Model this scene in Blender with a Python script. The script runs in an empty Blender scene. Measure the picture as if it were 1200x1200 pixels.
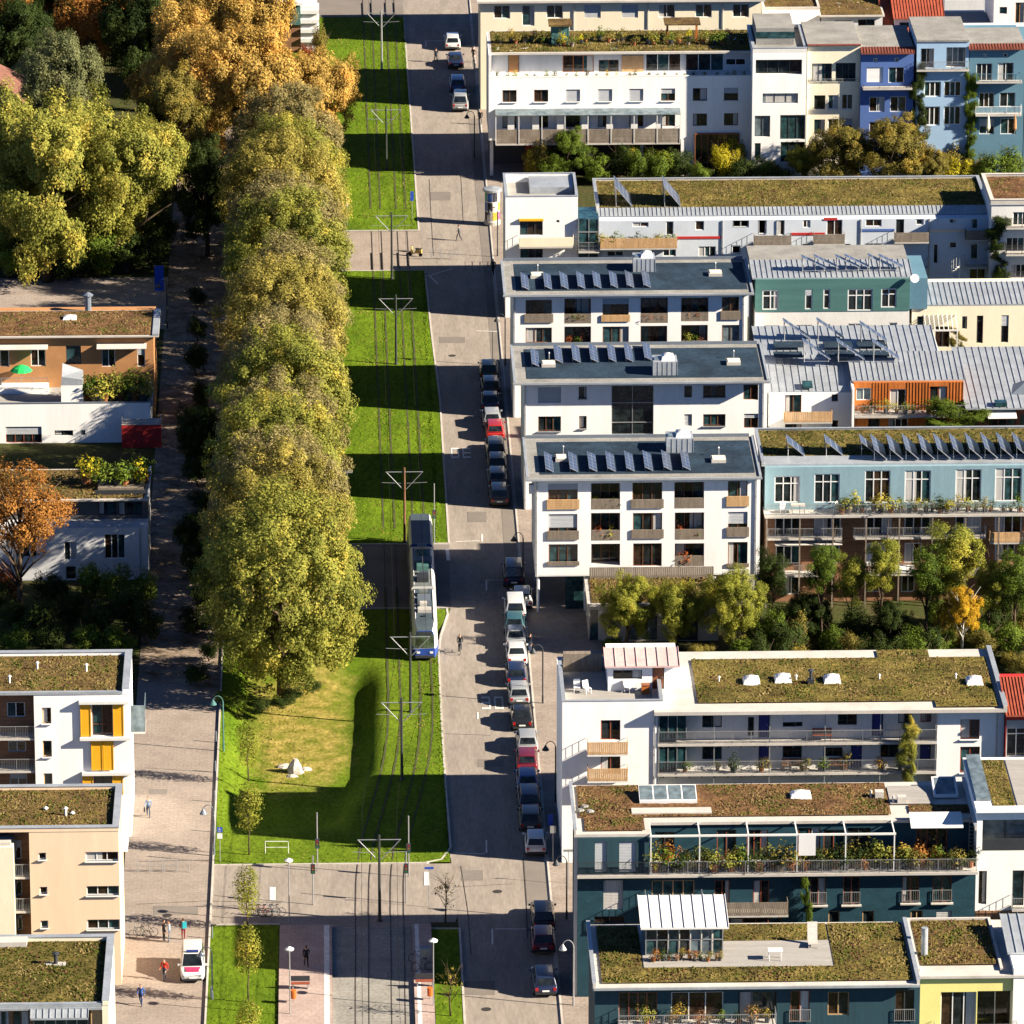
import bpy, math, random
import numpy as np
from mathutils import Vector, Matrix
random.seed(7); rng = np.random.default_rng(7)
RAD = math.radians
SC = bpy.context.scene
COL = SC.collection

# ---------------------------------------------------------------- camera
CAM_F, CAM_P, CAM_H = 7770.0, RAD(18.5), 189.0          # focal length in photo pixels, pitch, height
CAM_Y = math.atan(230 / 8193)                            # yaw
cd = bpy.data.cameras.new('camera'); cam = bpy.data.objects.new('camera', cd); COL.objects.link(cam)
cam.location = (0, 0, CAM_H); cam.rotation_euler = (math.pi / 2 - CAM_P, 0, -CAM_Y)
cd.sensor_width = 36; cd.sensor_fit = 'HORIZONTAL'; cd.lens = 36 * CAM_F / 1200
cd.clip_start = 1; cd.clip_end = 6000
SC.camera = cam
# ---------------------------------------------------------------- sky, sun, exposure
SUN_EL, SUN_AZ = RAD(27), RAD(15.5)                        # sun stands to the right, a little towards the camera
TOSUN = Vector((math.cos(SUN_EL) * math.cos(SUN_AZ), -math.cos(SUN_EL) * math.sin(SUN_AZ), math.sin(SUN_EL)))
W = bpy.data.worlds.new('World'); SC.world = W; W.use_nodes = True
nt = W.node_tree; nt.nodes.clear()
o_ = nt.nodes.new('ShaderNodeOutputWorld'); b_ = nt.nodes.new('ShaderNodeBackground'); s_ = nt.nodes.new('ShaderNodeTexSky')
s_.sky_type = 'NISHITA'; s_.sun_disc = False; s_.sun_elevation = SUN_EL; s_.sun_rotation = RAD(90) + SUN_AZ
s_.altitude = 600; s_.air_density = 0.45; s_.dust_density = 0.0; s_.ozone_density = 6.0
b_.inputs['Strength'].default_value = 0.05
nt.links.new(s_.outputs[0], b_.inputs[0]); nt.links.new(b_.outputs[0], o_.inputs[0])
sl = bpy.data.lights.new('sun', 'SUN'); sl.energy = 5.0; sl.angle = RAD(0.5); sl.color = (1.0, 0.88, 0.71)
so = bpy.data.objects.new('sun', sl); COL.objects.link(so); so.location = (120, 400, 120)
so.rotation_euler = (-TOSUN).to_track_quat('-Z', 'Y').to_euler()
SC.view_settings.view_transform = 'Standard'; SC.view_settings.look = 'None'
SC.view_settings.exposure = 1.72; SC.view_settings.gamma = 1.0
SC.render.engine = 'CYCLES'
SC.cycles.max_bounces = 5; SC.cycles.diffuse_bounces = 1; SC.cycles.glossy_bounces = 2
SC.cycles.transmission_bounces = 3; SC.cycles.transparent_max_bounces = 4
SC.cycles.use_denoising = True

# ---------------------------------------------------------------- pixel -> world (photo pixels, 1200 x 1200)
_f = Vector((math.sin(CAM_Y) * math.cos(CAM_P), math.cos(CAM_Y) * math.cos(CAM_P), -math.sin(CAM_P)))
_r = Vector((math.cos(CAM_Y), -math.sin(CAM_Y), 0)); _u = _r.cross(_f)
def ray(x, y): return _f + _r * ((x - 600) / CAM_F) - _u * ((y - 600) / CAM_F)
def G(x, y, z=0.0):
    d = ray(x, y); t = (z - CAM_H) / d.z
    return Vector((d.x * t, d.y * t, z))
def P(x, y, Y):
    d = ray(x, y); t = Y / d.y
    return Vector((d.x * t, Y, CAM_H + d.z * t))
class Zoom:
    def __init__(s, x0, y0, k): s.a = (x0, y0, k)
    def __call__(s, x, y): return s.a[0] + x / s.a[2], s.a[1] + y / s.a[2]
ID = Zoom(0, 0, 1)
def rect(Z, r, Y):
    """zoom rectangle (x0,y0,x1,y1) -> world (X0,X1,Z0,Z1) on the plane Y"""
    x0, y0 = Z(r[0], r[1]); x1, y1 = Z(r[2], r[3]); ym = (y0 + y1) / 2; xm = (x0 + x1) / 2
    return P(x0, ym, Y).x, P(x1, ym, Y).x, P(xm, y1, Y).z, P(xm, y0, Y).z

# ---------------------------------------------------------------- mesh builder
class MB:
    def __init__(s): s.v = []; s.f = []; s.m = []; s.cm = 0
    def quad(s, *p):
        n = len(s.v); s.v += [tuple(q) for q in p]; s.f.append(tuple(range(n, n + len(p)))); s.m.append(s.cm); return s
    def box(s, x0, x1, y0, y1, z0, z1):
        if x0 > x1: x0, x1 = x1, x0
        if y0 > y1: y0, y1 = y1, y0
        if z0 > z1: z0, z1 = z1, z0
        n = len(s.v)
        s.v += [(x0, y0, z0), (x1, y0, z0), (x1, y1, z0), (x0, y1, z0), (x0, y0, z1), (x1, y0, z1), (x1, y1, z1), (x0, y1, z1)]
        for q in ((0, 3, 2, 1), (4, 5, 6, 7), (0, 1, 5, 4), (1, 2, 6, 5), (2, 3, 7, 6), (3, 0, 4, 7)):
            s.f.append(tuple(n + i for i in q)); s.m.append(s.cm)
        return s
    def hexa(s, p):   # 8 points bottom 4 (ccw), top 4
        n = len(s.v); s.v += [tuple(q) for q in p]
        for q in ((0, 3, 2, 1), (4, 5, 6, 7), (0, 1, 5, 4), (1, 2, 6, 5), (2, 3, 7, 6), (3, 0, 4, 7)):
            s.f.append(tuple(n + i for i in q)); s.m.append(s.cm)
        return s
    def prism(s, poly, z0, z1):  # poly ccw list of (x,y)
        n = len(s.v); k = len(poly)
        s.v += [(x, y, z0) for x, y in poly] + [(x, y, z1) for x, y in poly]
        s.f.append(tuple(n + i for i in reversed(range(k)))); s.m.append(s.cm)
        s.f.append(tuple(n + k + i for i in range(k))); s.m.append(s.cm)
        for i in range(k):
            j = (i + 1) % k; s.f.append((n + i, n + j, n + k + j, n + k + i)); s.m.append(s.cm)
        return s
    def tube(s, pts, r, k=6, cap=True):
        pts = [Vector(p) for p in pts]; rs = r if isinstance(r, (list, tuple)) else [r] * len(pts)
        n = len(s.v); up0 = None
        for i, p in enumerate(pts):
            d = (pts[min(i + 1, len(pts) - 1)] - pts[max(i - 1, 0)])
            d = d.normalized() if d.length > 1e-9 else Vector((0, 0, 1))
            a = Vector((1, 0, 0)) if abs(d.x) < 0.8 else Vector((0, 1, 0))
            if up0 is not None: a = up0
            e = (a - d * a.dot(d))
            e = e.normalized() if e.length > 1e-6 else d.orthogonal().normalized()
            up0 = e; g = d.cross(e)
            for j in range(k):
                t = 2 * math.pi * j / k; s.v.append(tuple(p + (e * math.cos(t) + g * math.sin(t)) * rs[i]))
        for i in range(len(pts) - 1):
            for j in range(k):
                a = n + i * k + j; b = n + i * k + (j + 1) % k
                s.f.append((a, b, b + k, a + k)); s.m.append(s.cm)
        if cap:
            s.f.append(tuple(n + j for j in reversed(range(k)))); s.m.append(s.cm)
            m = n + (len(pts) - 1) * k; s.f.append(tuple(m + j for j in range(k))); s.m.append(s.cm)
        return s
    def lathe(s, prof, c=(0, 0, 0), k=12):
        n = len(s.v)
        for r, z in prof:
            for j in range(k):
                t = 2 * math.pi * j / k; s.v.append((c[0] + r * math.cos(t), c[1] + r * math.sin(t), c[2] + z))
        for i in range(len(prof) - 1):
            for j in range(k):
                a = n + i * k + j; b = n + i * k + (j + 1) % k
                s.f.append((a, b, b + k, a + k)); s.m.append(s.cm)
        s.f.append(tuple(n + j for j in reversed(range(k)))); s.m.append(s.cm)
        m = n + (len(prof) - 1) * k; s.f.append(tuple(m + j for j in range(k))); s.m.append(s.cm)
        return s
    def disc(s, c, nrm, r, k=10):
        nrm = Vector(nrm).normalized(); e = nrm.orthogonal().normalized(); g = nrm.cross(e); c = Vector(c)
        return s.quad(*[c + (e * math.cos(2 * math.pi * j / k) + g * math.sin(2 * math.pi * j / k)) * r for j in range(k)])
    def xf(s, M):
        s.v = [tuple(M @ Vector(p)) for p in s.v]; return s
    def add(s, o):
        n = len(s.v); s.v += o.v; s.f += [tuple(i + n for i in q) for q in o.f]; s.m += o.m; return s
    def build(s, name, mat, parent=None, smooth=False, **props):
        me = bpy.data.meshes.new(name)
        org = WORLD_ORG.get(parent.name, Vector((0, 0, 0))) if parent else Vector((0, 0, 0))
        if org.length > 0: vs = [(x - org.x, y - org.y, z - org.z) for x, y, z in s.v]
        else: vs = s.v
        me.from_pydata(vs, [], s.f)
        for mm in (mat if isinstance(mat, (list, tuple)) else [mat]): me.materials.append(mm)
        if any(s.m): me.polygons.foreach_set('material_index', s.m)
        if smooth: me.polygons.foreach_set('use_smooth', [True] * len(s.f))
        me.update()
        return link(name, me, parent, **props)
WORLD_ORG = {}
def link(name, data, parent=None, **props):
    o = bpy.data.objects.new(name, data); COL.objects.link(o)
    if parent is not None:
        o.parent = parent
        if parent.name in WORLD_ORG: WORLD_ORG[o.name] = WORLD_ORG[parent.name]
    for k, v in props.items(): o[k] = v
    return o
def thing(name, loc=(0, 0, 0), label=None, cat=None, group=None, rz=0.0, world=False):
    """an Empty at the thing's base; world=True: its parts are given in world coordinates"""
    o = bpy.data.objects.new(name, None); COL.objects.link(o); o.location = loc; o.rotation_euler = (0, 0, rz)
    o.empty_display_size = 0.2
    if label: o['label'] = label
    if cat: o['category'] = cat
    if group: o['group'] = group
    if world: WORLD_ORG[o.name] = Vector(loc)
    return o
def tag(o, label, cat, group=None):
    o['label'] = label; o['category'] = cat
    if group: o['group'] = group
    return o
KIDS = {}
def dup(root, loc, rz=0.0, label=None, cat=None, group=None, scale=None, mats=None):
    if not KIDS:
        for o in COL.objects:
            if o.parent: KIDS.setdefault(o.parent.name, []).append(o)
    def cp(o, par):
        c = o.copy(); COL.objects.link(c)
        if par: c.parent = par
        if mats and c.type == 'MESH':
            for i, sl_ in enumerate(c.material_slots):
                base = o.data.materials[i]
                if base and base.name in mats: sl_.link = 'OBJECT'; sl_.material = mats[base.name]
        for k in KIDS.get(o.name, []): cp(k, c)
        return c
    r = cp(root, None); r.location = loc; r.rotation_euler = (0, 0, rz)
    if scale is not None: r.scale = (scale,) * 3 if isinstance(scale, (int, float)) else scale
    if label: r['label'] = label
    if cat: r['category'] = cat
    if group: r['group'] = group
    return r
def freshkids(): KIDS.clear()

# ---------------------------------------------------------------- materials
MATS = {}
def _nodes(name):
    m = bpy.data.materials.new(name); m.use_nodes = True; t = m.node_tree
    return m, t, t.nodes['Principled BSDF']
def rgb(c): return (c[0], c[1], c[2], 1.0)
def mat(name, c, rough=0.75, var=0.12, scale=0.6, c2=None, fine=0.0, fscale=14.0, bump=0.0, bscale=20.0, metal=0.0, spec=None, stretch=(1, 1, 1), obj=False, coat=0.0, brick=None):
    """procedural material: colour with broad noise variation (c -> c2), fine speckle and bump"""
    if name in MATS: return MATS[name]
    m, t, p = _nodes(name); N = t.nodes.new; L = t.links.new
    p.inputs['Roughness'].default_value = rough; p.inputs['Metallic'].default_value = metal
    p.inputs['Specular IOR Level'].default_value = spec if spec is not None else (0.4 if rough < 0.7 else 0.15 if rough < 0.88 else 0.04); p.inputs['Coat Weight'].default_value = coat
    src = N('ShaderNodeTexCoord').outputs['Object'] if obj else N('ShaderNodeNewGeometry').outputs['Position']
    mp = N('ShaderNodeMapping'); mp.inputs['Scale'].default_value = stretch; L(src, mp.inputs[0])
    n1 = N('ShaderNodeTexNoise'); n1.inputs['Scale'].default_value = scale; n1.inputs['Detail'].default_value = 6; n1.inputs['Roughness'].default_value = 0.65
    L(mp.outputs[0], n1.inputs['Vector'])
    r = N('ShaderNodeValToRGB'); r.color_ramp.elements[0].position = 0.33; r.color_ramp.elements[1].position = 0.67
    if c2 is None:
        r.color_ramp.elements[0].color = rgb([max(0, x * (1 - var)) for x in c]); r.color_ramp.elements[1].color = rgb([min(1, x * (1 + var)) for x in c])
    else:
        r.color_ramp.elements[0].color = rgb(c); r.color_ramp.elements[1].color = rgb(c2)
    L(n1.outputs[0], r.inputs[0]); out = r.outputs[0]
    if fine > 0:
        n2 = N('ShaderNodeTexNoise'); n2.inputs['Scale'].default_value = fscale; n2.inputs['Detail'].default_value = 3
        L(mp.outputs[0], n2.inputs['Vector'])
        mr = N('ShaderNodeMapRange'); mr.inputs[1].default_value = 0.3; mr.inputs[2].default_value = 0.7
        mr.inputs[3].default_value = 1 - fine; mr.inputs[4].default_value = 1 + fine
        L(n2.outputs[0], mr.inputs[0])
        mx = N('ShaderNodeVectorMath'); mx.operation = 'SCALE'; L(out, mx.inputs[0]); L(mr.outputs[0], mx.inputs['Scale']); out = mx.outputs[0]
    if brick:
        bt = N('ShaderNodeTexBrick'); bt.inputs['Scale'].default_value = 1.0; bt.inputs['Brick Width'].default_value = brick[0]; bt.inputs['Row Height'].default_value = brick[1]; bt.inputs['Mortar Size'].default_value = brick[2]
        bt.inputs['Color1'].default_value = (1.03, 1.02, 1.01, 1); bt.inputs['Color2'].default_value = (.95, .95, .955, 1); bt.inputs['Mortar'].default_value = (.82, .81, .80, 1); L(src, bt.inputs['Vector'])
        mb = N('ShaderNodeVectorMath'); mb.operation = 'MULTIPLY'; L(out, mb.inputs[0]); L(bt.outputs[0], mb.inputs[1]); out = mb.outputs[0]
    L(out, p.inputs['Base Color'])
    if bump > 0:
        n3 = N('ShaderNodeTexNoise'); n3.inputs['Scale'].default_value = bscale; n3.inputs['Detail'].default_value = 4
        L(mp.outputs[0], n3.inputs['Vector'])
        bp = N('ShaderNodeBump'); bp.inputs['Strength'].default_value = bump; bp.inputs['Distance'].default_value = 0.05
        L(n3.outputs[0], bp.inputs['Height']); L(bp.outputs[0], p.inputs['Normal'])
    MATS[name] = m; return m
def leafmat(name, dark, light, accent=None, acc=0.0, trans=0.3):
    """foliage: per-leaf tint attribute drives dark -> light, an autumn accent on some clumps"""
    if name in MATS: return MATS[name]
    m, t, p = _nodes(name); N = t.nodes.new; L = t.links.new
    a = N('ShaderNodeAttribute'); a.attribute_name = 'tint'
    r = N('ShaderNodeValToRGB'); r.color_ramp.elements[0].color = rgb(dark); r.color_ramp.elements[1].color = rgb(light)
    r.color_ramp.elements[0].position = 0.15; r.color_ramp.elements[1].position = 0.85
    L(a.outputs['Fac'], r.inputs[0]); out = r.outputs[0]
    if accent:
        g = N('ShaderNodeNewGeometry'); n = N('ShaderNodeTexNoise'); n.inputs['Scale'].default_value = 0.33; n.inputs['Detail'].default_value = 4
        L(g.outputs['Position'], n.inputs['Vector'])
        ad = N('ShaderNodeMath'); ad.operation = 'MULTIPLY_ADD'; ad.inputs[1].default_value = 0.35; L(a.outputs['Fac'], ad.inputs[0]); L(n.outputs[0], ad.inputs[2])
        mr = N('ShaderNodeMapRange'); mr.inputs[1].default_value = 0.86 - acc * 0.45; mr.inputs[2].default_value = 1.0 - acc * 0.4
        L(ad.outputs[0], mr.inputs[0])
        mx = N('ShaderNodeMix'); mx.data_type = 'RGBA'; L(mr.outputs[0], mx.inputs[0]); L(out, mx.inputs[6]); mx.inputs[7].default_value = rgb(accent); out = mx.outputs[2]
    L(out, p.inputs['Base Color']); p.inputs['Roughness'].default_value = 0.7; p.inputs['Specular IOR Level'].default_value = 0.12
    tr = N('ShaderNodeBsdfTranslucent'); L(out, tr.inputs[0])
    ms = N('ShaderNodeMixShader'); ms.inputs[0].default_value = trans
    o = t.nodes['Material Output']; L(p.outputs[0], ms.inputs[1]); L(tr.outputs[0], ms.inputs[2]); L(ms.outputs[0], o.inputs[0])
    MATS[name] = m; return m
def glassmat(name, c, rough=0.06, var=0.6):
    """window glass seen from far outside: dark room behind, sky on the pane"""
    if name in MATS: return MATS[name]
    m, t, p = _nodes(name); N = t.nodes.new; L = t.links.new
    g = N('ShaderNodeNewGeometry'); n = N('ShaderNodeTexNoise'); n.inputs['Scale'].default_value = 1.7; n.inputs['Detail'].default_value = 3
    L(g.outputs['Position'], n.inputs['Vector'])
    r = N('ShaderNodeValToRGB'); r.color_ramp.elements[0].color = rgb([x * (1 - var) for x in c]); r.color_ramp.elements[1].color = rgb([x * (1 + var) for x in c])
    r.color_ramp.elements[0].position = 0.35; r.color_ramp.elements[1].position = 0.7
    L(n.outputs[0], r.inputs[0]); L(r.outputs[0], p.inputs['Base Color']); p.inputs['Roughness'].default_value = rough
    p.inputs['Specular IOR Level'].default_value = 0.6
    MATS[name] = m; return m

# walls and trims
M_white = mat('white_render', (0.83, 0.82, 0.80), 0.85, 0.05, 0.4, fine=0.03, fscale=2.2, stretch=(1.2, 1.2, 0.2))
M_offwhite = mat('offwhite_render', (0.66, 0.65, 0.62), 0.85, 0.06, 0.5, fine=0.04, fscale=5, stretch=(1, 1, 0.3))
M_greywhite = mat('grey_white_render', (0.56, 0.57, 0.58), 0.85, 0.08, 0.4, fine=0.04, fscale=5, stretch=(1, 1, 0.3))
M_cream = mat('cream_render', (0.76, 0.69, 0.52), 0.85, 0.05, 0.5, fine=0.03, fscale=5, stretch=(1, 1, 0.3))
M_apricot = mat('apricot_render', (0.78, 0.58, 0.40), 0.85, 0.05, 0.4, fine=0.03, fscale=2, stretch=(1.2, 1.2, 0.2))
M_yellowwall = mat('yellow_render', (0.72, 0.66, 0.24), 0.85, 0.05, 0.5, fine=0.03, fscale=5)
M_blue = mat('cobalt_render', (0.075, 0.135, 0.34), 0.8, 0.08, 0.5, fine=0.05, fscale=6)
M_lightblue = mat('light_blue_render', (0.30, 0.44, 0.60), 0.8, 0.06, 0.5, fine=0.04, fscale=6)
M_tealblue = mat('teal_blue_render', (0.10, 0.20, 0.27), 0.8, 0.08, 0.5, fine=0.05, fscale=6)
M_skyclad = mat('turquoise_board', (0.21, 0.325, 0.375), 0.7, 0.08, 0.5, fine=0.08, fscale=9, stretch=(3, 1, .3))
M_green = mat('green_board', (0.065, 0.155, 0.145), 0.75, 0.1, 0.5, fine=0.08, fscale=8, stretch=(.3, 1, 4))
M_petrol = mat('petrol_shingle', (0.016, 0.050, 0.070), 0.7, 0.18, 0.7, fine=0.22, fscale=9, stretch=(1, 1, 2.2))
M_petrol2 = mat('petrol_board', (0.024, 0.058, 0.075), 0.7, 0.12, 0.7, fine=0.12, fscale=9, stretch=(5, 1, .3))
M_redpanel = mat('red_panel', (0.42, 0.025, 0.022), 0.6, 0.1, 0.8, fine=0.06, fscale=8)
M_orangewood = mat('orange_timber', (0.42, 0.13, 0.03), 0.7, 0.25, 0.9, fine=0.2, fscale=9, stretch=(6, 1, .4))
M_brownwood = mat('brown_timber', (0.24, 0.125, 0.070), 0.75, 0.25, 0.9, fine=0.2, fscale=9, stretch=(.5, 1, 7))
M_tan = mat('tan_board', (0.40, 0.20, 0.085), 0.75, 0.1, 0.7, fine=0.08, fscale=8)
M_greywood = mat('weathered_timber', (0.20, 0.165, 0.13), 0.8, 0.25, 0.9, fine=0.25, fscale=10, stretch=(4, 1, .6))
M_lightwood = mat('light_timber', (0.48, 0.30, 0.15), 0.75, 0.2, 0.9, fine=0.2, fscale=10, stretch=(4, 1, .6))
M_yellowpanel = mat('yellow_panel', (0.72, 0.36, 0.012), 0.55, 0.05, 0.8)
M_concrete = mat('concrete', (0.42, 0.40, 0.37), 0.85, 0.12, 0.6, fine=0.1, fscale=6)
M_pale = mat('pale_concrete', (0.47, 0.44, 0.40), 0.85, 0.12, 0.6, fine=0.07, fscale=6)
M_zinc = mat('zinc_sheet', (0.36, 0.39, 0.42), 0.45, 0.14, 0.6, fine=0.08, fscale=4, metal=0.35)
M_zincd = mat('dark_zinc', (0.16, 0.19, 0.23), 0.5, 0.12, 0.6, metal=0.3)
M_metal = mat('steel', (0.40, 0.41, 0.42), 0.45, 0.08, 1.0, metal=0.6)
M_dark = mat('dark_metal', (0.03, 0.034, 0.04), 0.5, 0.15, 1.0)
M_whitep = mat('white_paint', (0.70, 0.70, 0.69), 0.5, 0.04, 1.0)
M_brownf = mat('brown_frame', (0.13, 0.055, 0.025), 0.6, 0.15, 1.0)
M_redwood = mat('red_wood', (0.24, 0.06, 0.03), 0.6, 0.2, 2.0)
M_darkf = mat('dark_frame', (0.04, 0.045, 0.05), 0.5, 0.1, 1.0)
M_blind = mat('grey_blind', (0.40, 0.42, 0.44), 0.6, 0.05, 1.0, fine=0.10, fscale=18, stretch=(.1, 1, 1))
M_curtain = mat('curtain', (0.42, 0.41, 0.39), 0.9, 0.2, 2.0, stretch=(5, 1, .3))
M_bluedoor = mat('blue_door', (0.014, 0.022, 0.16), 0.5, 0.08, 1.0)
M_browndoor = mat('brown_door', (0.22, 0.075, 0.03), 0.6, 0.15, 1.0)
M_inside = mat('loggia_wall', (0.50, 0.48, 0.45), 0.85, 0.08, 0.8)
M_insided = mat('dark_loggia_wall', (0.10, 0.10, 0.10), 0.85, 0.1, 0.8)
M_glass = glassmat('glass_dark', (0.014, 0.020, 0.022))
M_glassb = glassmat('glass_brown', (0.030, 0.018, 0.012))
M_glasst = glassmat('glass_teal', (0.020, 0.055, 0.062))
M_glasspale = glassmat('glass_pale', (0.13, 0.17, 0.19), 0.1, 0.35)
# roofs
M_bitumen = mat('blue_bitumen', (0.020, 0.036, 0.056), 0.8, 0.35, 0.35, fine=0.25, fscale=3.5, bump=0.15, bscale=9)
M_gravel = mat('grey_gravel', (0.24, 0.235, 0.22), 0.9, 0.2, 0.5, fine=0.3, fscale=11, bump=0.4, bscale=25)
M_sedum = mat('sedum_brown', (0.070, 0.044, 0.024), 0.95, 0.3, 0.55, c2=(0.160, 0.108, 0.040), fine=0.45, fscale=3.2, bump=0.6, bscale=9)
M_sedumg = mat('sedum_olive', (0.062, 0.050, 0.018), 0.95, 0.3, 0.5, c2=(0.165, 0.130, 0.036), fine=0.45, fscale=3.2, bump=0.6, bscale=9)
M_sedumr = mat('sedum_rust', (0.085, 0.046, 0.026), 0.95, 0.3, 0.6, c2=(0.175, 0.098, 0.045), fine=0.45, fscale=3.2, bump=0.6, bscale=9)
M_deck = mat('grey_decking', (0.30, 0.285, 0.265), 0.85, 0.12, 0.8, fine=0.15, fscale=8, stretch=(.4, 5, 1))
M_redtile = mat('red_roof_tile', (0.29, 0.070, 0.040), 0.8, 0.18, 0.9, fine=0.2, fscale=7)
M_brick = mat('dark_roof_tile', (0.17, 0.055, 0.038), 0.8, 0.2, 0.9, fine=0.2, fscale=7)
M_pinkmetal = mat('pink_sheet', (0.55, 0.38, 0.36), 0.6, 0.14, 0.8, fine=0.1, fscale=5)
M_cell = mat('solar_cell', (0.035, 0.05, 0.09), 0.3, 0.25, 1.2, spec=0.4)
M_cellframe = mat('panel_frame', (0.45, 0.47, 0.50), 0.4, 0.05, 1.0, metal=0.5)
# ground
M_asphalt = mat('asphalt', (0.252, 0.220, 0.190), 0.9, 0.14, 0.9, fine=0.12, fscale=5, bump=0.1, bscale=40, stretch=(1, .16, 1))
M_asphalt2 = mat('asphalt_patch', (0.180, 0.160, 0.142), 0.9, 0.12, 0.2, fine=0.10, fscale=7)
M_paver = mat('paving', (0.275, 0.232, 0.198), 0.9, 0.13, 0.35, fine=0.14, fscale=4, bump=0.15, bscale=14, brick=(.62, .42, .02))
M_paverpink = mat('pink_paving', (0.36, 0.28, 0.25), 0.9, 0.12, 0.5, fine=0.12, fscale=5, brick=(.6, .6, .02))
M_kerb = mat('kerb_stone', (0.42, 0.39, 0.35), 0.9, 0.12, 0.7, fine=0.1, fscale=5)
M_paint = mat('road_paint', (0.62, 0.60, 0.56), 0.8, 0.12, 1.5, fine=0.15, fscale=6)
M_lawn = mat('lawn', (0.062, 0.108, 0.007), 0.95, 0.2, 0.35, c2=(0.105, 0.165, 0.010), fine=0.30, fscale=3.5, bump=0.6, bscale=9, stretch=(1, .35, 1))
M_litter = mat('leaf_litter', (0.10, 0.072, 0.045), 0.95, 0.3, 0.5, c2=(0.30, 0.24, 0.19), fine=0.3, fscale=3)
M_lawndry = mat('dry_lawn', (0.10, 0.105, 0.016), 0.95, 0.2, 0.35, c2=(0.24, 0.20, 0.05), fine=0.25, fscale=4, bump=0.6, bscale=9)
M_earth = mat('earth', (0.060, 0.048, 0.030), 0.95, 0.3, 0.25, c2=(0.04, 0.055, 0.014), fine=0.3, fscale=3, bump=0.5, bscale=6)
M_gardens = mat('garden_ground', (0.035, 0.055, 0.012), 0.95, 0.3, 0.25, c2=(0.075, 0.060, 0.030), fine=0.3, fscale=3, bump=0.5, bscale=6)
M_trackbed = mat('track_slab', (0.24, 0.232, 0.21), 0.9, 0.16, 0.5, fine=0.15, fscale=4, brick=(2.4, 1.2, .03))
M_rail = mat('rail_steel', (0.07, 0.06, 0.052), 0.75, 0.2, 1.0)
M_wire = mat('wire', (0.012, 0.012, 0.012), 0.95, 0.1, 1.0)
M_bark = mat('bark', (0.085, 0.062, 0.042), 0.9, 0.3, 1.2, fine=0.3, fscale=9, bump=0.6, bscale=12, obj=True, stretch=(1, 1, .3))
M_barkpale = mat('pale_bark', (0.42, 0.40, 0.36), 0.9, 0.3, 1.2, fine=0.3, fscale=6, obj=True)

def lawn_mix():
    """lawn with a dry, straw-coloured patch whose edge breaks up into the green"""
    m, t, p = _nodes('lawn_with_dry_patch'); N = t.nodes.new; L = t.links.new
    g = N('ShaderNodeNewGeometry'); sx = N('ShaderNodeSeparateXYZ'); L(g.outputs['Position'], sx.inputs[0])
    def noise(sc, st=(1, 1, 1), d=5):
        mp = N('ShaderNodeMapping'); mp.inputs['Scale'].default_value = st; L(g.outputs['Position'], mp.inputs[0]); n = N('ShaderNodeTexNoise'); n.inputs['Scale'].default_value = sc; n.inputs['Detail'].default_value = d; L(mp.outputs[0], n.inputs['Vector']); return n.outputs[0]
    def rng_(src, a, b, c=0.0, d=1.0):
        r = N('ShaderNodeMapRange'); L(src, r.inputs[0]); r.inputs[1].default_value, r.inputs[2].default_value, r.inputs[3].default_value, r.inputs[4].default_value = a, b, c, d; return r.outputs[0]
    def mul(a, b, op='MULTIPLY'):
        q = N('ShaderNodeMath'); q.operation = op; L(a, q.inputs[0]); L(b, q.inputs[1]) if not isinstance(b, float) else q.inputs[1].__setattr__('default_value', b); return q.outputs[0]
    mask = mul(mul(rng_(sx.outputs[0], 2.6, -0.8), rng_(sx.outputs[0], -9.0, -5.0)), mul(rng_(sx.outputs[1], 494, 503), rng_(sx.outputs[1], 534, 522)))
    mask = rng_(mul(mask, rng_(noise(.45), .25, .75, -.5, .3), 'ADD'), .2, 1.0)
    gr = N('ShaderNodeValToRGB'); gr.color_ramp.elements[0].color = (.062, .108, .007, 1); gr.color_ramp.elements[1].color = (.115, .17, .012, 1); gr.color_ramp.elements[0].position = .3; gr.color_ramp.elements[1].position = .7; L(noise(.35, (1, .35, 1)), gr.inputs[0])
    dr = N('ShaderNodeValToRGB'); dr.color_ramp.elements[0].color = (.15, .14, .022, 1); dr.color_ramp.elements[1].color = (.32, .25, .07, 1); dr.color_ramp.elements[0].position = .3; dr.color_ramp.elements[1].position = .7; L(noise(.9), dr.inputs[0])
    mx = N('ShaderNodeMix'); mx.data_type = 'RGBA'; L(mask, mx.inputs[0]); L(gr.outputs[0], mx.inputs[6]); L(dr.outputs[0], mx.inputs[7])
    sc = N('ShaderNodeVectorMath'); sc.operation = 'SCALE'; L(mx.outputs[2], sc.inputs[0]); L(rng_(noise(3.5, (1, .6, 1), 3), .3, .7, .7, 1.3), sc.inputs['Scale']); L(sc.outputs[0], p.inputs['Base Color'])
    p.inputs['Roughness'].default_value = .95; p.inputs['Specular IOR Level'].default_value = .04; bp = N('ShaderNodeBump'); bp.inputs['Strength'].default_value = .6; bp.inputs['Distance'].default_value = .05; L(noise(9.0), bp.inputs['Height']); L(bp.outputs[0], p.inputs['Normal']); return m
M_lawnmix = lawn_mix()

# ================================================================ GROUND
def struct(o): o['kind'] = 'structure'; return o
def sheet(name, pts, z, m, z0=None):
    b = MB()
    if z0 is None: b.quad(*[(p[0], p[1], z) for p in pts])
    else: b.prism([(p[0], p[1]) for p in pts], z0, z)
    return struct(b.build(name, m))
def interp(tab, y):
    ys = [t[0] for t in tab]; return float(np.interp(y, ys, [t[1] for t in tab]))
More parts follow.
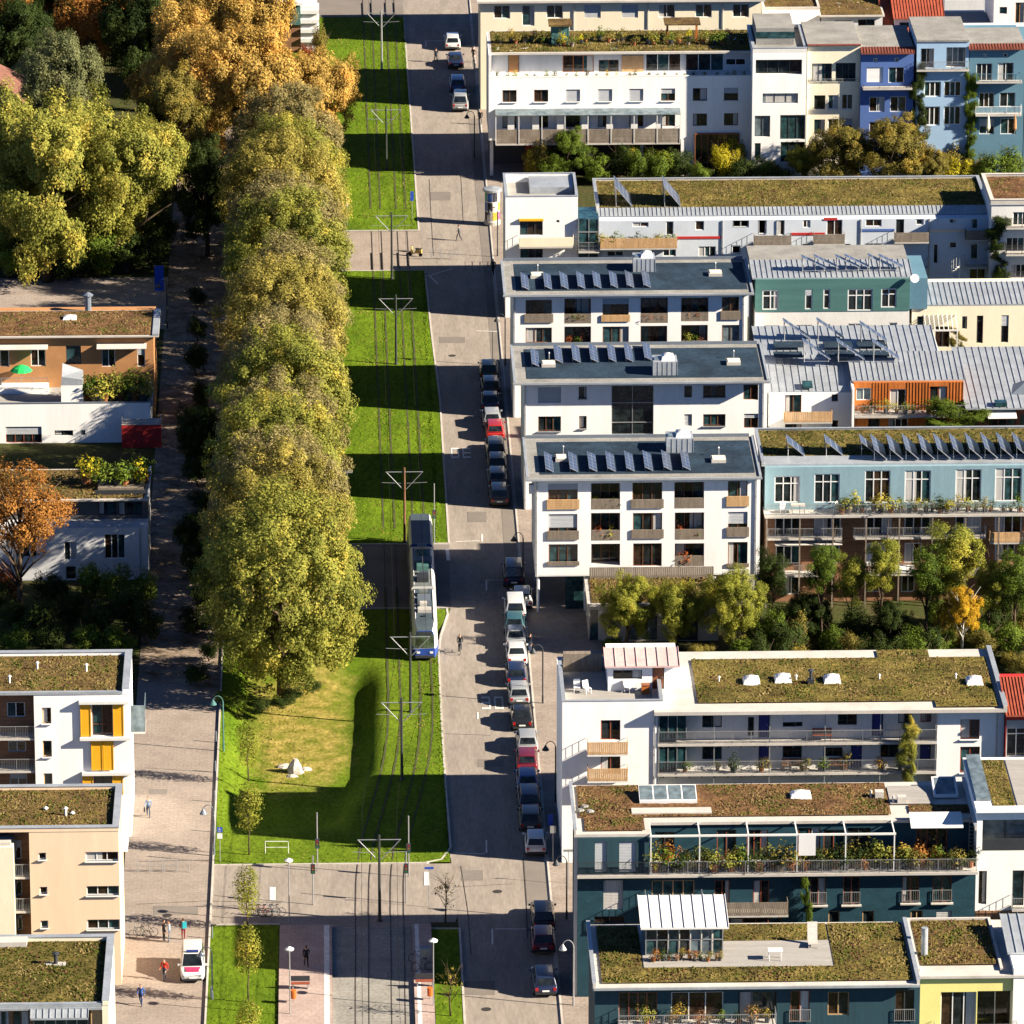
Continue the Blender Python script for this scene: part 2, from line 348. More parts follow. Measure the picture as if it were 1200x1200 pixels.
# base ground with a rectangular opening where the lawn basin lies
LB = (-9.6, 8.62, 479.0, 531.0)
b = MB(); xs = [-900, LB[0], LB[1], 1000]; ys = [200, LB[2], LB[3], 4200]
for i in range(3):
    for j in range(3):
        if i == 1 and j == 1: continue
        b.quad((xs[i], ys[j], -0.02), (xs[i + 1], ys[j], -0.02), (xs[i + 1], ys[j + 1], -0.02), (xs[i], ys[j + 1], -0.02))
struct(b.build('ground', M_gardens))
# left kerb of the road (Y, X)
KERB = [(400, 9.3), (463, 9.2), (478, 8.9), (482, 8.7), (510, 8.6), (527, 8.7), (532, 8.9), (538.6, 9.95), (556, 10.1), (598, 10.05), (620, 9.6), (641, 9.3), (656, 8.9), (680, 8.8), (735, 8.5), (1000, 8.0)]
road = [(interp(KERB, y), y) for y in (400, 463, 478, 482, 510, 527, 532, 538.6, 556, 598, 620, 641, 656, 680, 735, 1000)]
sheet('road', [(16.3, 400), (16.3, 1000)] + [(x - 0.1, y) for x, y in reversed(road)], 0.01, M_asphalt)
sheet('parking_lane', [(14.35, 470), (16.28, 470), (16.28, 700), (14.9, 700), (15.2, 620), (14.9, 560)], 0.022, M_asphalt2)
sheet('pavement', [(16.3, 400), (22.5, 400), (22.5, 800), (16.3, 800)], 0.12, M_paver, -0.02)
# cross streets
sheet('cross_street', [(-60, 466.8), (8.8, 466.8), (9.3, 470), (8.9, 478.9), (-60, 478.9)], 0.006, M_asphalt)
sheet('cross_street', [(-3, 538.6), (10.2, 538.6), (10.2, 555.7), (-3, 555.7)], 0.006, M_asphalt2)
sheet('cross_street', [(-3, 641.5), (9.4, 641.5), (9.0, 655.8), (-3, 655.8)], 0.006, M_paver)
sheet('cross_street', [(-60, 745.5), (60, 745.5), (60, 765), (-60, 765)], 0.008, M_asphalt2)
sheet('side_street', [(-90, 622), (-15.9, 622), (-15.9, 640), (-90, 640)], 0.006, M_paver)
sheet('path', [(-16.6, 400), (-9.9, 400), (-9.75, 519), (-16.6, 521)], 0.012, M_paver)
sheet('woodland_path', [(-16.6, 521), (-9.75, 519), (-9.4, 800), (-16.6, 800)], 0.012, M_litter)
# kerbs along the road and the lawns
def kerb(name, pts, w=0.16, h=0.12):
    b = MB()
    for (x0, y0), (x1, y1) in zip(pts[:-1], pts[1:]):
        d = Vector((x1 - x0, y1 - y0, 0)).normalized(); n = Vector((-d.y, d.x, 0)) * (w / 2)
        b.hexa([(x0 - n.x, y0 - n.y, -.01), (x1 - n.x, y1 - n.y, -.01), (x1 + n.x, y1 + n.y, -.01), (x0 + n.x, y0 + n.y, -.01),
                (x0 - n.x, y0 - n.y, h), (x1 - n.x, y1 - n.y, h), (x1 + n.x, y1 + n.y, h), (x0 + n.x, y0 + n.y, h)])
    return struct(b.build(name, M_kerb))
# the lawns: fine grids with a little unevenness
def smooth(a, b, x): t = min(1, max(0, (x - a) / (b - a))); return t * t * (3 - 2 * t)
def basin(x, y):
    e = np.interp(y, [479, 490, 500, 531], [-2.6, -1.2, 0.9, 1.6])     # foot of the bank west of the tram track
    dx = smooth(e + 2.7, e, x) * smooth(-9.6, -7.0, x)
    dy = smooth(484.5, 491, y) * smooth(528, 519, y)
    return -1.25 * dx * dy
def lawn(name, poly_x0, poly_x1, y0, y1, m, step=0.6, z=0.09, zf=None):
    ny = max(2, int((y1 - y0) / step)); b = MB(); rows = []
    for j in range(ny + 1):
        y = y0 + (y1 - y0) * j / ny; xa = poly_x0(y); xb = poly_x1(y); nx = 32
        row = []
        for i in range(nx + 1):
            x = xa + (xb - xa) * i / nx
            zz = z + (zf(x, y) if zf else 0) + 0.02 * math.sin(x * 1.3 + y * .7) * math.sin(y * .9 - x * .4)
            row.append(len(b.v)); b.v.append((x, y, zz))
        rows.append(row)
    for r0, r1 in zip(rows[:-1], rows[1:]):
        for i in range(len(r0) - 1): b.f.append((r0[i], r0[i + 1], r1[i + 1], r1[i])); b.m.append(0)
    return struct(b.build(name, m, smooth=True))
kx = lambda y: interp(KERB, y) - 0.16
LAWNMAT = M_lawn
lawn('lawn', lambda y: -9.3, kx, 656, 745, LAWNMAT)
lawn('lawn', lambda y: -9.3, kx, 555.9, 641.3, LAWNMAT)
lawn('lawn', lambda y: LB[0], lambda y: min(8.62, kx(y)), 479.0, 531, M_lawnmix, zf=basin, step=0.45)
def tipx(y): return 8.3 + (9.7 - 8.3) * min(1, (y - 531) / 6.5)
lawn('lawn', lambda y: -9.3, tipx, 531, 538.3, M_lawnmix)
kerb('kerb', [(interp(KERB, y) - .08, y) for y in (656, 680, 735, 745)])
kerb('kerb', [(interp(KERB, y) - .08, y) for y in (555.8, 598, 620, 641.3)])
kerb('kerb', [(-2.5, 555.8), (10.0, 555.8)]); kerb('kerb', [(-2.5, 641.4), (9.2, 641.4)]); kerb('kerb', [(-2.5, 656), (8.8, 656)])
kerb('kerb', [(6.8, 479.0), (8.0, 479.6), (8.75, 482), (8.6, 497), (8.55, 510), (8.6, 527), (8.85, 531.5), (9.55, 537), (9.5, 538.5), (8.9, 538.6), (-2.5, 538.6)])
kerb('kerb', [(-9.7, 478.9), (6.8, 478.9)]); kerb('kerb', [(16.22, 400), (16.22, 790)])
kerb('kerb', [(-9.85, 444), (-9.72, 479), (-9.65, 520), (-9.4, 760)], 0.14, 0.16)
# lower lawns, tram platforms, paved track bed
sheet('lawn', [(-9.75, 430), (-4.55, 430), (-4.55, 466.4), (-9.75, 466.4)], 0.09, LAWNMAT, -.02)
sheet('lawn', [(7.0, 430), (9.0, 430), (9.0, 465.2), (7.0, 465.2)], 0.09, LAWNMAT, -.02)
kerb('kerb', [(-9.75, 466.6), (-4.5, 466.6)]); kerb('kerb', [(9.1, 420), (9.1, 465.3), (6.95, 465.4)])
b = MB(); b.box(-4.5, -0.55, 425, 466.0, -.02, 0.24); struct(b.build('tram_platform', M_paverpink))
b = MB(); b.box(4.95 + .55, 6.95, 425, 466.0, -.02, 0.24); struct(b.build('tram_platform', M_paverpink))
b = MB(); b.box(-1.15, -0.75, 425, 465.9, .24, 0.246); struct(b.build('platform_strip', M_paint))
b = MB(); b.box(5.7, 6.0, 425, 465.9, .24, 0.246); struct(b.build('platform_strip', M_paint))
sheet('track_bed', [(-.54, 425), (5.49, 425), (5.49, 466.4), (-.54, 466.4)], 0.02, M_trackbed, -.02)
b = MB(); b.box(-4.5, 6.9, 466.0, 468.0, -.02, .03); struct(b.build('crossing_paving', M_paver))
# rails: four bars following the bend
TRK = [(400, 1.55), (447, 1.62), (468, 1.75), (478, 1.82), (486, 2.5), (494, 3.5), (503, 4.4), (512, 4.75), (560, 4.78), (620, 4.6), (660, 4.45), (760, 4.2), (1000, 3.4)]
def trk(y): return interp(TRK, y)
def spl(y):   # smoothed track centre
    return (trk(y - 5) + trk(y - 2.5) + trk(y) + trk(y + 2.5) + trk(y + 5)) / 5
YS = list(np.arange(415, 475, 6)) + list(np.arange(475, 520, 1.5)) + list(np.arange(520, 800, 8))
for t_ in (0.0, 2.66):
    for g in (-0.5, 0.5):
        b = MB(); pr = None
        for y0, y1 in zip(YS[:-1], YS[1:]):
            x0, x1 = spl(y0) + t_ + g, spl(y1) + t_ + g; w = .035; zt = .04 if y0 < 479 or 537 < y0 < 557 or 640 < y0 < 657 or y0 > 744 else .118
            b.hexa([(x0 - w, y0, 0), (x0 + w, y0, 0), (x1 + w, y1, 0), (x1 - w, y1, 0), (x0 - w, y0, zt), (x0 + w, y0, zt), (x1 + w, y1, zt), (x1 - w, y1, zt)])
        tag(b.build('tram_rail', M_rail), 'steel rail of the track nearer the %s, on its %s side' % ('road' if t_ else 'lindens', 'road' if g > 0 else 'linden'), 'rail', 'tram rails along the green strip')
# earth and worn turf beside the rails
for t_ in (0.0, 2.66):
    for g in (-0.5, 0.5):
        b = MB()
        for y0, y1 in zip(YS[:-1], YS[1:]):
            if y0 < 480 or 536 < y0 < 558 or 636 < y0 < 660 or y0 > 736: continue
            x0, x1 = spl(y0) + t_ + g, spl(y1) + t_ + g; b.quad((x0 - .11, y0, .112), (x0 + .09, y0, .112), (x1 + .09, y1, .112), (x1 - .11, y1, .112))
        struct(b.build('rail_bed', mat('worn_turf', (.05, .055, .018), .95, .4, 1.2, c2=(.085, .12, .015), fine=.3, fscale=5, stretch=(1, .4, 1))))
# gutters
sheet('gutter', [(16.0, 400), (16.13, 400), (16.13, 790), (16.0, 790)], .028, M_kerb)
# painted markings
def mark(z, *pts):
    b = MB(); b.quad(*[(*G(*p)[:2], z) for p in pts]); return struct(b.build('road_marking', M_paint))
def bar(p, q, w=0.13, z=0.03):
    a = G(*p); c = G(*q); d = (c - a).normalized(); n = Vector((-d.y, d.x, 0)) * w / 2; b = MB()
    b.quad((a.x - n.x, a.y - n.y, z), (c.x - n.x, c.y - n.y, z), (c.x + n.x, c.y + n.y, z), (a.x + n.x, a.y + n.y, z)); return struct(b.build('road_marking', M_paint))
for p, q in [((570, 985), (570, 1000)), ((534, 1000), (568, 1001)), ((577, 1089), (577, 1107)), ((580, 1089), (617, 1089)), ((534, 635), (562, 634)), ((565, 626), (565, 635)), ((570, 680), (570, 692)), ((570, 680), (590, 680)),
             ((501, 324), (530, 315)), ((503, 323), (513, 333)), ((500, 48), (521, 48)), ((499, 48), (499, 55)), ((558, 388), (592, 389)), ((560, 835), (560, 843))]:
    bar(p, q)
mark(.03, (522, 644), (526, 644), (527.5, 657), (523.5, 657)); mark(.03, (497, 1022), (503, 1022), (504, 1038), (497, 1038)); mark(.03, (316, 1040), (323, 1040), (323, 1055), (316, 1055))
def digits(txt, cx, cy, h=2.6, w=.62):
    """stretched painted digits built from bars; cx,cy = photo pixel of the middle; read from the camera side or flipped"""
    SEG = {'3': 'ABCDG', '0': 'ABCDEF', 'E': 'ADEFG'}; c = G(cx, cy); lw = .12
    for i, ch in enumerate(txt):
        ox = c.x + (i - .5) * (w + .45)
        S = {'A': ((-w / 2, h / 2), (w / 2, h / 2)), 'D': ((-w / 2, -h / 2), (w / 2, -h / 2)), 'G': ((-w / 2, 0), (w / 2, 0)), 'B': ((w / 2, 0), (w / 2, h / 2)), 'C': ((w / 2, -h / 2), (w / 2, 0)), 'F': ((-w / 2, 0), (-w / 2, h / 2)), 'E': ((-w / 2, -h / 2), (-w / 2, 0))}
        b = MB()
        for sg in SEG[ch]:
            (x0, y0), (x1, y1) = S[sg]; e = lw / 2
            if x0 == x1: b.quad((ox + x0 - e, c.y + y0, .031), (ox + x0 + e, c.y + y0, .031), (ox + x0 + e, c.y + y1, .031), (ox + x0 - e, c.y + y1, .031))
            else: b.quad((ox + x0 - e, c.y + y0 - .2, .033), (ox + x1 + e, c.y + y0 - .2, .033), (ox + x1 + e, c.y + y0 + .2, .033), (ox + x0 - e, c.y + y0 + .2, .033))
        struct(b.build('road_marking', M_paint))
digits('30', 577, 824); digits('0E', 540, 531)
# tar seams and repair patches in the road
M_tar = mat('tar_seam', (.045, .042, .040), .9, .2, 2.0)
def seam(pts, w=.07, z=.026, m=None):
    for p, q in zip(pts[:-1], pts[1:]):
        a = G(*p); c = G(*q); d = (c - a).normalized(); n = Vector((-d.y, d.x, 0)) * w / 2; b = MB()
        b.quad((a.x - n.x, a.y - n.y, z), (c.x - n.x, c.y - n.y, z), (c.x + n.x, c.y + n.y, z), (a.x + n.x, a.y + n.y, z)); struct(b.build('road_seam', m or M_tar))
seam([(613, 1006), (617, 1064), (618, 1100)]); seam([(540, 1015), (548, 1066), (552, 1120)], .05); seam([(577, 388), (577.5, 440)]); seam([(526, 700), (560, 704), (590, 700)], .04); seam([(520, 860), (575, 862)], .04); seam([(503, 210), (505, 250), (508, 300)], .05); seam([(540, 205), (543, 262)], .05); seam([(161, 1060), (240, 1056), (330, 1058)], .05); seam([(163, 1010), (246, 1008)], .05); seam([(170, 900), (246, 905)], .04); seam([(530, 1040), (600, 1036)], .04)
for (x0, y0, x1, y1) in ((541, 1020, 566, 1032), (560, 890, 590, 899), (505, 225, 528, 235), (548, 600, 570, 612), (180, 1062, 232, 1072), (175, 925, 196, 931), (515, 395, 545, 402), (545, 1150, 580, 1166)):
    b = MB(); b.quad(*[(*G(*p)[:2], .0235) for p in ((x0, y1), (x1, y1), (x1, y0), (x0, y0))]); struct(b.build('road_patch', M_asphalt2))
# manholes and slab seams
for (x, y) in [(583, 1045), (530, 417), (570, 1183), (196, 1073), (494, 1088)]:
    c = G(x, y); o = MB().lathe([(.36, 0), (.36, .012)], (c.x, c.y, .02), 16).build('manhole_cover', M_tar); tag(o, 'round iron manhole cover set in the paving', 'manhole', 'manhole covers')

# ================================================================ BUILDING KIT
def building(name, label, loc, cat='building', group=None):
    return thing(name, loc, label, cat, group, world=True)
def facade(b, x0, x1, z0, z1, holes, Y):
    """front skin at Y with real openings; holes = (X0,X1,Z0,Z1,depth,back)"""
    xs = sorted({x0, x1, *[min(max(h[i], x0), x1) for h in holes for i in (0, 1)]}); zs = sorted({z0, z1, *[min(max(h[i], z0), z1) for h in holes for i in (2, 3)]})
    for i in range(len(xs) - 1):
        for j in range(len(zs) - 1):
            cx = (xs[i] + xs[i + 1]) / 2; cz = (zs[j] + zs[j + 1]) / 2
            if any(h[0] < cx < h[1] and h[2] < cz < h[3] for h in holes): continue
            b.quad((xs[i], Y, zs[j]), (xs[i + 1], Y, zs[j]), (xs[i + 1], Y, zs[j + 1]), (xs[i], Y, zs[j + 1]))
    for h in holes:
        a, c, d, e, dep = h[:5]; q = Y + dep; t = h[5] if len(h) > 5 else None
        old = b.cm
        if t is not None: b.cm = t
        b.quad((a, Y, d), (a, q, d), (a, q, e), (a, Y, e)); b.quad((c, q, d), (c, Y, d), (c, Y, e), (c, q, e))
        b.quad((a, Y, e), (a, q, e), (c, q, e), (c, Y, e)); b.quad((a, q, d), (a, Y, d), (c, Y, d), (c, q, d))
        if t is not None: b.quad((a, q, d), (c, q, d), (c, q, e), (a, q, e))
        b.cm = old
WR = random.Random(11)
def win(par, R, Y, n=2, fm=None, gm=None, transom=None, fw=0.07, sill=None, blind=0.0, name='window', curtain=0.0, vm=None):
    """window in the plane Y: frame with mullions, one pane per light, optional sill, blind and curtain"""
    x0, x1, z0, z1 = R; fm = fm or M_whitep
    if not curtain and not blind and gm is None and WR.random() < .4: curtain = WR.uniform(.18, .5)
    elif not blind and gm is None and WR.random() < .14: blind = WR.uniform(.2, .5)
    f = MB(); y0, y1 = Y, Y + .08
    f.box(x0, x1, y0, y1, z0, z0 + fw); f.box(x0, x1, y0, y1, z1 - fw, z1)
    f.box(x0, x0 + fw, y0, y1, z0 + fw, z1 - fw); f.box(x1 - fw, x1, y0, y1, z0 + fw, z1 - fw)
    wi = (x1 - x0 - 2 * fw) / n
    for i in range(1, n):
        xm = x0 + fw + wi * i; f.box(xm - fw * .5, xm + fw * .5, y0 + .005, y1, z0 + fw, z1 - fw)
    if transom:
        zt = z0 + (z1 - z0) * transom; f.box(x0 + fw, x1 - fw, y0 + .012, y1, zt - fw * .45, zt + fw * .45)
    w = f.build(name, fm, par)
    for i in range(n):
        g = gm or random.choice([M_glass, M_glass, M_glassb, M_glasst])
        MB().quad((x0 + fw + wi * i, y1 - .03, z0 + fw), (x0 + fw + wi * (i + 1), y1 - .03, z0 + fw), (x0 + fw + wi * (i + 1), y1 - .03, z1 - fw), (x0 + fw + wi * i, y1 - .03, z1 - fw)).build('pane', g, w)
    if curtain > 0:
        s = random.choice([0, 1]); cw = (x1 - x0) * curtain
        MB().box(*( (x0 + fw, x0 + fw + cw) if s else (x1 - fw - cw, x1 - fw)), y1 - .042, y1 - .034, z0 + fw, z1 - fw).build('curtain', vm or M_curtain, w)
    if sill: MB().box(x0 - .06, x1 + .06, Y - .26, Y + .02, z0 - .07, z0 - .004).build('sill', sill, w)
    if blind > 0: 
        zb = z1 - (z1 - z0) * blind; bb = MB(); k = max(2, int((z1 - zb) / .12)); dz = (z1 - zb) / k
        for i in range(k): bb.hexa([(x0 + .01, Y - .03, zb + i * dz), (x1 - .01, Y - .03, zb + i * dz), (x1 - .01, Y + .0, zb + i * dz), (x0 + .01, Y + .0, zb + i * dz), (x0 + .01, Y - .012, zb + (i + .92) * dz), (x1 - .01, Y - .012, zb + (i + .92) * dz), (x1 - .01, Y + .0, zb + (i + .92) * dz), (x0 + .01, Y, zb + (i + .92) * dz)])
        bb.build('blind', vm or M_blind, w)
    return w
def door(par, R, Y, m, handle=True, name='door'):
    x0, x1, z0, z1 = R; f = MB(); f.box(x0, x1, Y + .02, Y + .07, z0, z1)
    d = f.build(name, m, par)
    fr = MB(); fr.box(x0 - .05, x0, Y, Y + .09, z0, z1); fr.box(x1, x1 + .05, Y, Y + .09, z0, z1); fr.box(x0 - .05, x1 + .05, Y, Y + .09, z1, z1 + .05); fr.build('frame', M_darkf, d)
    if handle: MB().box(x1 - .16, x1 - .06, Y - .05, Y + .02, z0 + 1.0, z0 + 1.04).build('handle', M_metal, d)
    return d
def rail(par, x0, x1, Y, z, h=1.0, depth=None, m=None, kind='bars', name='railing', pitch=0.13):
    """railing along the front (and returning to the wall over depth)"""
    m = m or M_metal; b = MB(); r = .02
    b.box(x0, x1, Y - r, Y + r, z + h - .04, z + h); b.box(x0, x1, Y - r, Y + r, z + .08, z + .11)
    n = max(2, int((x1 - x0) / 1.4))
    for i in range(n + 1):
        x = x0 + (x1 - x0) * i / n; b.box(x - r, x + r, Y - r * .9, Y + r * .9, z, z + h - .04)
    if kind == 'bars':
        k = int((x1 - x0) / pitch)
        for i in range(1, k): x = x0 + (x1 - x0) * i / k; b.box(x - .008, x + .008, Y - .008, Y + .008, z + .11, z + h - .04)
    if kind == 'planks':
        k = max(3, int((x1 - x0) / .16)); d = (x1 - x0) / k
        for i in range(k): b.box(x0 + d * i + .008, x0 + d * (i + 1) - .008, Y - .05, Y - .025, z + random.uniform(-.01, .02), z + h - random.uniform(-.02, .05))
    if kind == 'boards':
        k = max(3, int(h / .15)); d = h / k
        for i in range(k): b.box(x0, x1, Y - .05, Y - .025, z + d * i + .006, z + d * (i + 1) - .008)
    if kind == 'panel': b.box(x0, x1, Y - .05, Y - .025, z, z + h - .05)
    if depth:
        for x in (x0, x1):
            b.box(x - r, x + r, Y + r, Y + depth, z + h - .04, z + h); b.box(x - r, x + r, Y + r, Y + depth, z + .08, z + .11)
            k = max(2, int(depth / pitch))
            for i in range(1, k): y = Y + depth * i / k; b.box(x - .008, x + .008, y - .008, y + .008, z + .11, z + h - .04)
    return b.build(name, m, par)
def balcony(par, x0, x1, Y, z, depth=1.3, h=1.0, m=None, kind='bars', slab=None, brackets=False):
    s = MB(); s.box(x0, x1, Y - depth, Y - .003, z - .16, z); bl = s.build('balcony', slab or M_pale, par)
    rail(bl, x0 + .03, x1 - .03, Y - depth + .04, z, h, depth - .08, m, kind)
    return bl
M_tgreen = mat('tuft_green', (.060, .075, .014), .95, .3, .8); M_tstraw = mat('tuft_straw', (.21, .155, .065), .95, .2, .8); M_trust = mat('tuft_rust', (.10, .052, .028), .95, .3, .8)
def tufts(par, x0, x1, y0, y1, z, m, dens=14, h=0.12, name='sedum', skip=(), patch=None, zf=None):
    """many small three-sided tufts joined into one mat of planting"""
    n = int((x1 - x0) * (y1 - y0) * dens); r = np.random.default_rng(int(abs(x0 * 31 + y0 * 7)) + 1)
    x = r.uniform(x0, x1, n); y = r.uniform(y0, y1, n)
    keep = np.ones(n, bool)
    if patch is not None: keep &= (np.sin(x * .9 + patch) * np.sin(y * .75 + patch * 2) + .55 * np.sin(x * 2.3 - patch) * np.sin(y * 1.9 + patch) + r.normal(0, .25, n)) > .28
    for (a, b, c, d) in skip: keep &= ~((x > a) & (x < b) & (y > c) & (y < d))
    x = x[keep]; y = y[keep]; n = len(x)
    if n == 0: return
    s = r.uniform(.05, .16, n); hh = r.uniform(.3, 1.0, n) ** 2 * h + .02; a0 = r.uniform(0, 6.28, n)
    V = np.zeros((n, 4, 3))
    for k in range(3):
        V[:, k, 0] = x + np.cos(a0 + k * 2.094) * s; V[:, k, 1] = y + np.sin(a0 + k * 2.094) * s; V[:, k, 2] = z - .01
    V[:, 3, 0] = x + r.normal(0, .03, n); V[:, 3, 1] = y + r.normal(0, .03, n); V[:, 3, 2] = z + hh
    if zf is not None: V[:, :, 2] += zf(x, y)[:, None]
    org = WORLD_ORG.get(par.name, Vector((0, 0, 0))); V -= np.array(org)
    F_ = np.arange(n)[:, None] * 4 + np.array([[0, 1, 3, 1, 2, 3, 2, 0, 3]])
    me = bpy.data.meshes.new(name); me.vertices.add(n * 4); me.vertices.foreach_set('co', V.ravel())
    F_ = F_.reshape(-1, 3); me.loops.add(len(F_) * 3); me.loops.foreach_set('vertex_index', F_.ravel().astype(np.int32)); me.polygons.add(len(F_)); me.polygons.foreach_set('loop_start', np.arange(0, len(F_) * 3, 3, dtype=np.int32)); me.polygons.foreach_set('loop_total', np.full(len(F_), 3, np.int32))
    me.materials.append(m); me.update(calc_edges=True); me.validate()
    return link(name, me, par, kind='stuff')
def parapet(par, x0, x1, y0, y1, z0, z1, w, m, cap=None, sides='FBLR', name='parapet'):
    ya, yb = (y0 + w if 'F' in sides else y0), (y1 - w if 'B' in sides else y1); e = .04; p = None
    for k in sides:   # each side a piece of its own with its coping
        p = MB().box(*{'F': (x0, x1, y0, y0 + w), 'B': (x0, x1, y1 - w, y1), 'L': (x0, x0 + w, ya, yb), 'R': (x1 - w, x1, ya, yb)}[k], z0, z1).build(name, m, par)
        if cap: MB().box(*{'F': (x0 - e, x1 + e, y0 - e, y0 + w + e), 'B': (x0 - e, x1 + e, y1 - w - e, y1 + e), 'L': (x0 - e, x0 + w + e, ya + e, yb - e), 'R': (x1 - w - e, x1 + e, ya + e, yb - e)}[k], z1, z1 + .05).build('coping', cap, p)
    return p
def greenroof(par, x0, x1, y0, y1, z, m, mt=None, dens=14, h=.12, skip=()):
    b = MB(); nx = max(4, int((x1 - x0) / .7)); ny = max(4, int((y1 - y0) / .7)); n = 0
    for j in range(ny + 1):
        for i in range(nx + 1):
            e = 0 if i in (0, nx) or j in (0, ny) else random.uniform(-.03, .05)
            b.v.append((x0 + (x1 - x0) * i / nx, y0 + (y1 - y0) * j / ny, z + e))
    for j in range(ny):
        for i in range(nx):
            k = j * (nx + 1) + i; b.f.append((k, k + 1, k + nx + 2, k + nx + 1)); b.m.append(0)
    o = b.build('roof_planting', m, par, smooth=True)
    tufts(o, x0 + .1, x1 - .1, y0 + .1, y1 - .1, z, mt or m, dens, h, skip=skip)
    for k, m2 in enumerate((M_tgreen, M_tstraw, M_trust)): tufts(o, x0 + .1, x1 - .1, y0 + .1, y1 - .1, z, m2, dens * (.9, .55, .45)[k], h * 1.15, skip=skip, patch=random.uniform(0, 6.28))
    return o
def shell(par, x0, x1, y0, y1, z0, z1, holes, mats, roof=True, name='wall', back=True):
    """body of a house: front skin with openings, plain sides and back, flat top"""
    b = MB(); facade(b, x0, x1, z0, z1, holes, y0)
    b.quad((x0, y1, z0), (x0, y0, z0), (x0, y0, z1), (x0, y1, z1)); b.quad((x1, y0, z0), (x1, y1, z0), (x1, y1, z1), (x1, y0, z1))
    b.quad((x1, y1, z0), (x0, y1, z0), (x0, y1, z1), (x1, y1, z1))
    if roof: b.quad((x0, y0, z1), (x1, y0, z1), (x1, y1, z1), (x0, y1, z1))
    return b.build(name, mats, par)
def seamroof(par, x0, x1, y0, y1, z0, z1, m, pitch=.6, thick=.14, name='roof', over=0.0):
    """mono-pitch standing-seam sheet roof from (y0,z0) up to (y1,z1); each sheet bay is a panel, seams stand proud"""
    b = MB(); b.hexa([(x0, y0, z0 - thick), (x1, y0, z0 - thick), (x1, y1, z1 - thick), (x0, y1, z1 - thick), (x0, y0, z0), (x1, y0, z0), (x1, y1, z1), (x0, y1, z1)])
    n = max(2, int((x1 - x0) / pitch))
    for i in range(n + 1):
        x = x0 + (x1 - x0) * i / n; b.hexa([(x - .02, y0, z0 - .01), (x + .02, y0, z0 - .01), (x + .02, y1, z1 - .01), (x - .02, y1, z1 - .01), (x - .02, y0, z0 + .06), (x + .02, y0, z0 + .06), (x + .02, y1, z1 + .06), (x - .02, y1, z1 + .06)])
    r = b.build(name, m, par)
    return r
def solar(par, cx, cy, z, w, l, tilt, rz=0.0, cols=2, rows=4, stand=True):
    """tilted photovoltaic panel: frame, cells, stand; tilt about X, then turned rz about Z"""
    M = Matrix.Translation((cx, cy, z)) @ Matrix.Rotation(rz, 4, 'Z') @ Matrix.Rotation(tilt, 4, 'X')
    f = MB(); e = .04
    f.box(-w / 2, w / 2, 0, l, -.04, 0)
    f.xf(M); o = f.build('solar_panel', M_cellframe, par)
    c = MB(); cw = (w - e) / cols; cl = (l - e) / rows
    for i in range(cols):
        for j in range(rows): 
            x = -w / 2 + e / 2 + i * cw + .015; y = e / 2 + j * cl + .015
            c.quad((x, y, .006), (x + cw - .03, y, .006), (x + cw - .03, y + cl - .03, .006), (x, y + cl - .03, .006))
    c.xf(M); c.build('cells', M_cell, o)
    if stand:
        s = MB()
        for x in (-w / 2 + .06, w / 2 - .06):
            top = M @ Vector((x, l * .85, -.05)); s.tube([top, (top.x, top.y, z - .02)], .022, 5)
            lo = M @ Vector((x, .1, -.05)); s.tube([lo, (top.x, top.y, z)], .022, 5)
        s.build('stand', M_metal, o)
    return o
def skylight(par, x, y, z, w=1.3, l=1.2, h=.45, m=None):
    b = MB(); b.hexa([(x - w / 2, y - l / 2, z), (x + w / 2, y - l / 2, z), (x + w / 2, y + l / 2, z), (x - w / 2, y + l / 2, z), (x - w / 2 + .1, y - l / 2 + .1, z + h * .6), (x + w / 2 - .1, y - l / 2 + .1, z + h * .6), (x + w / 2 - .1, y + l / 2 - .1, z + h * .6), (x - w / 2 + .1, y + l / 2 - .1, z + h * .6)])
    o = b.build('skylight', m or M_whitep, par)
    d = MB(); k = 6; a = w / 2 - .1; c = l / 2 - .1
    for i in range(k):
        for j in range(k):
            q = []
            for u, v in ((i, j), (i + 1, j), (i + 1, j + 1), (i, j + 1)):
                U = u / k * 2 - 1; V = v / k * 2 - 1; q.append((x + U * a, y + V * c, z + h * .6 + h * .45 * (1 - U * U) * (1 - V * V)))
            d.quad(*q)
    d.build('dome', M_whitep, o, smooth=True); return o
def vent(par, x, y, z, h=.6, r=.07, m=None):
    b = MB(); b.tube([(x, y, z), (x, y, z + h)], r, 8); b.lathe([(r * 1.9, 0), (r * 1.9, .05), (r * .4, .16)], (x, y, z + h - .02), 8)
    return b.build('vent_pipe', m or M_metal, par)
def pipe(par, x, Y, z0, z1, m=None):
    b = MB(); b.tube([(x, Y - .07, z0), (x, Y - .07, z1)], .05, 6)
    for z in np.arange(z0 + 1, z1, 2.0): b.box(x - .07, x + .07, Y - .08, Y - .004, z, z + .04)
    return b.build('downpipe', m or M_metal, par)

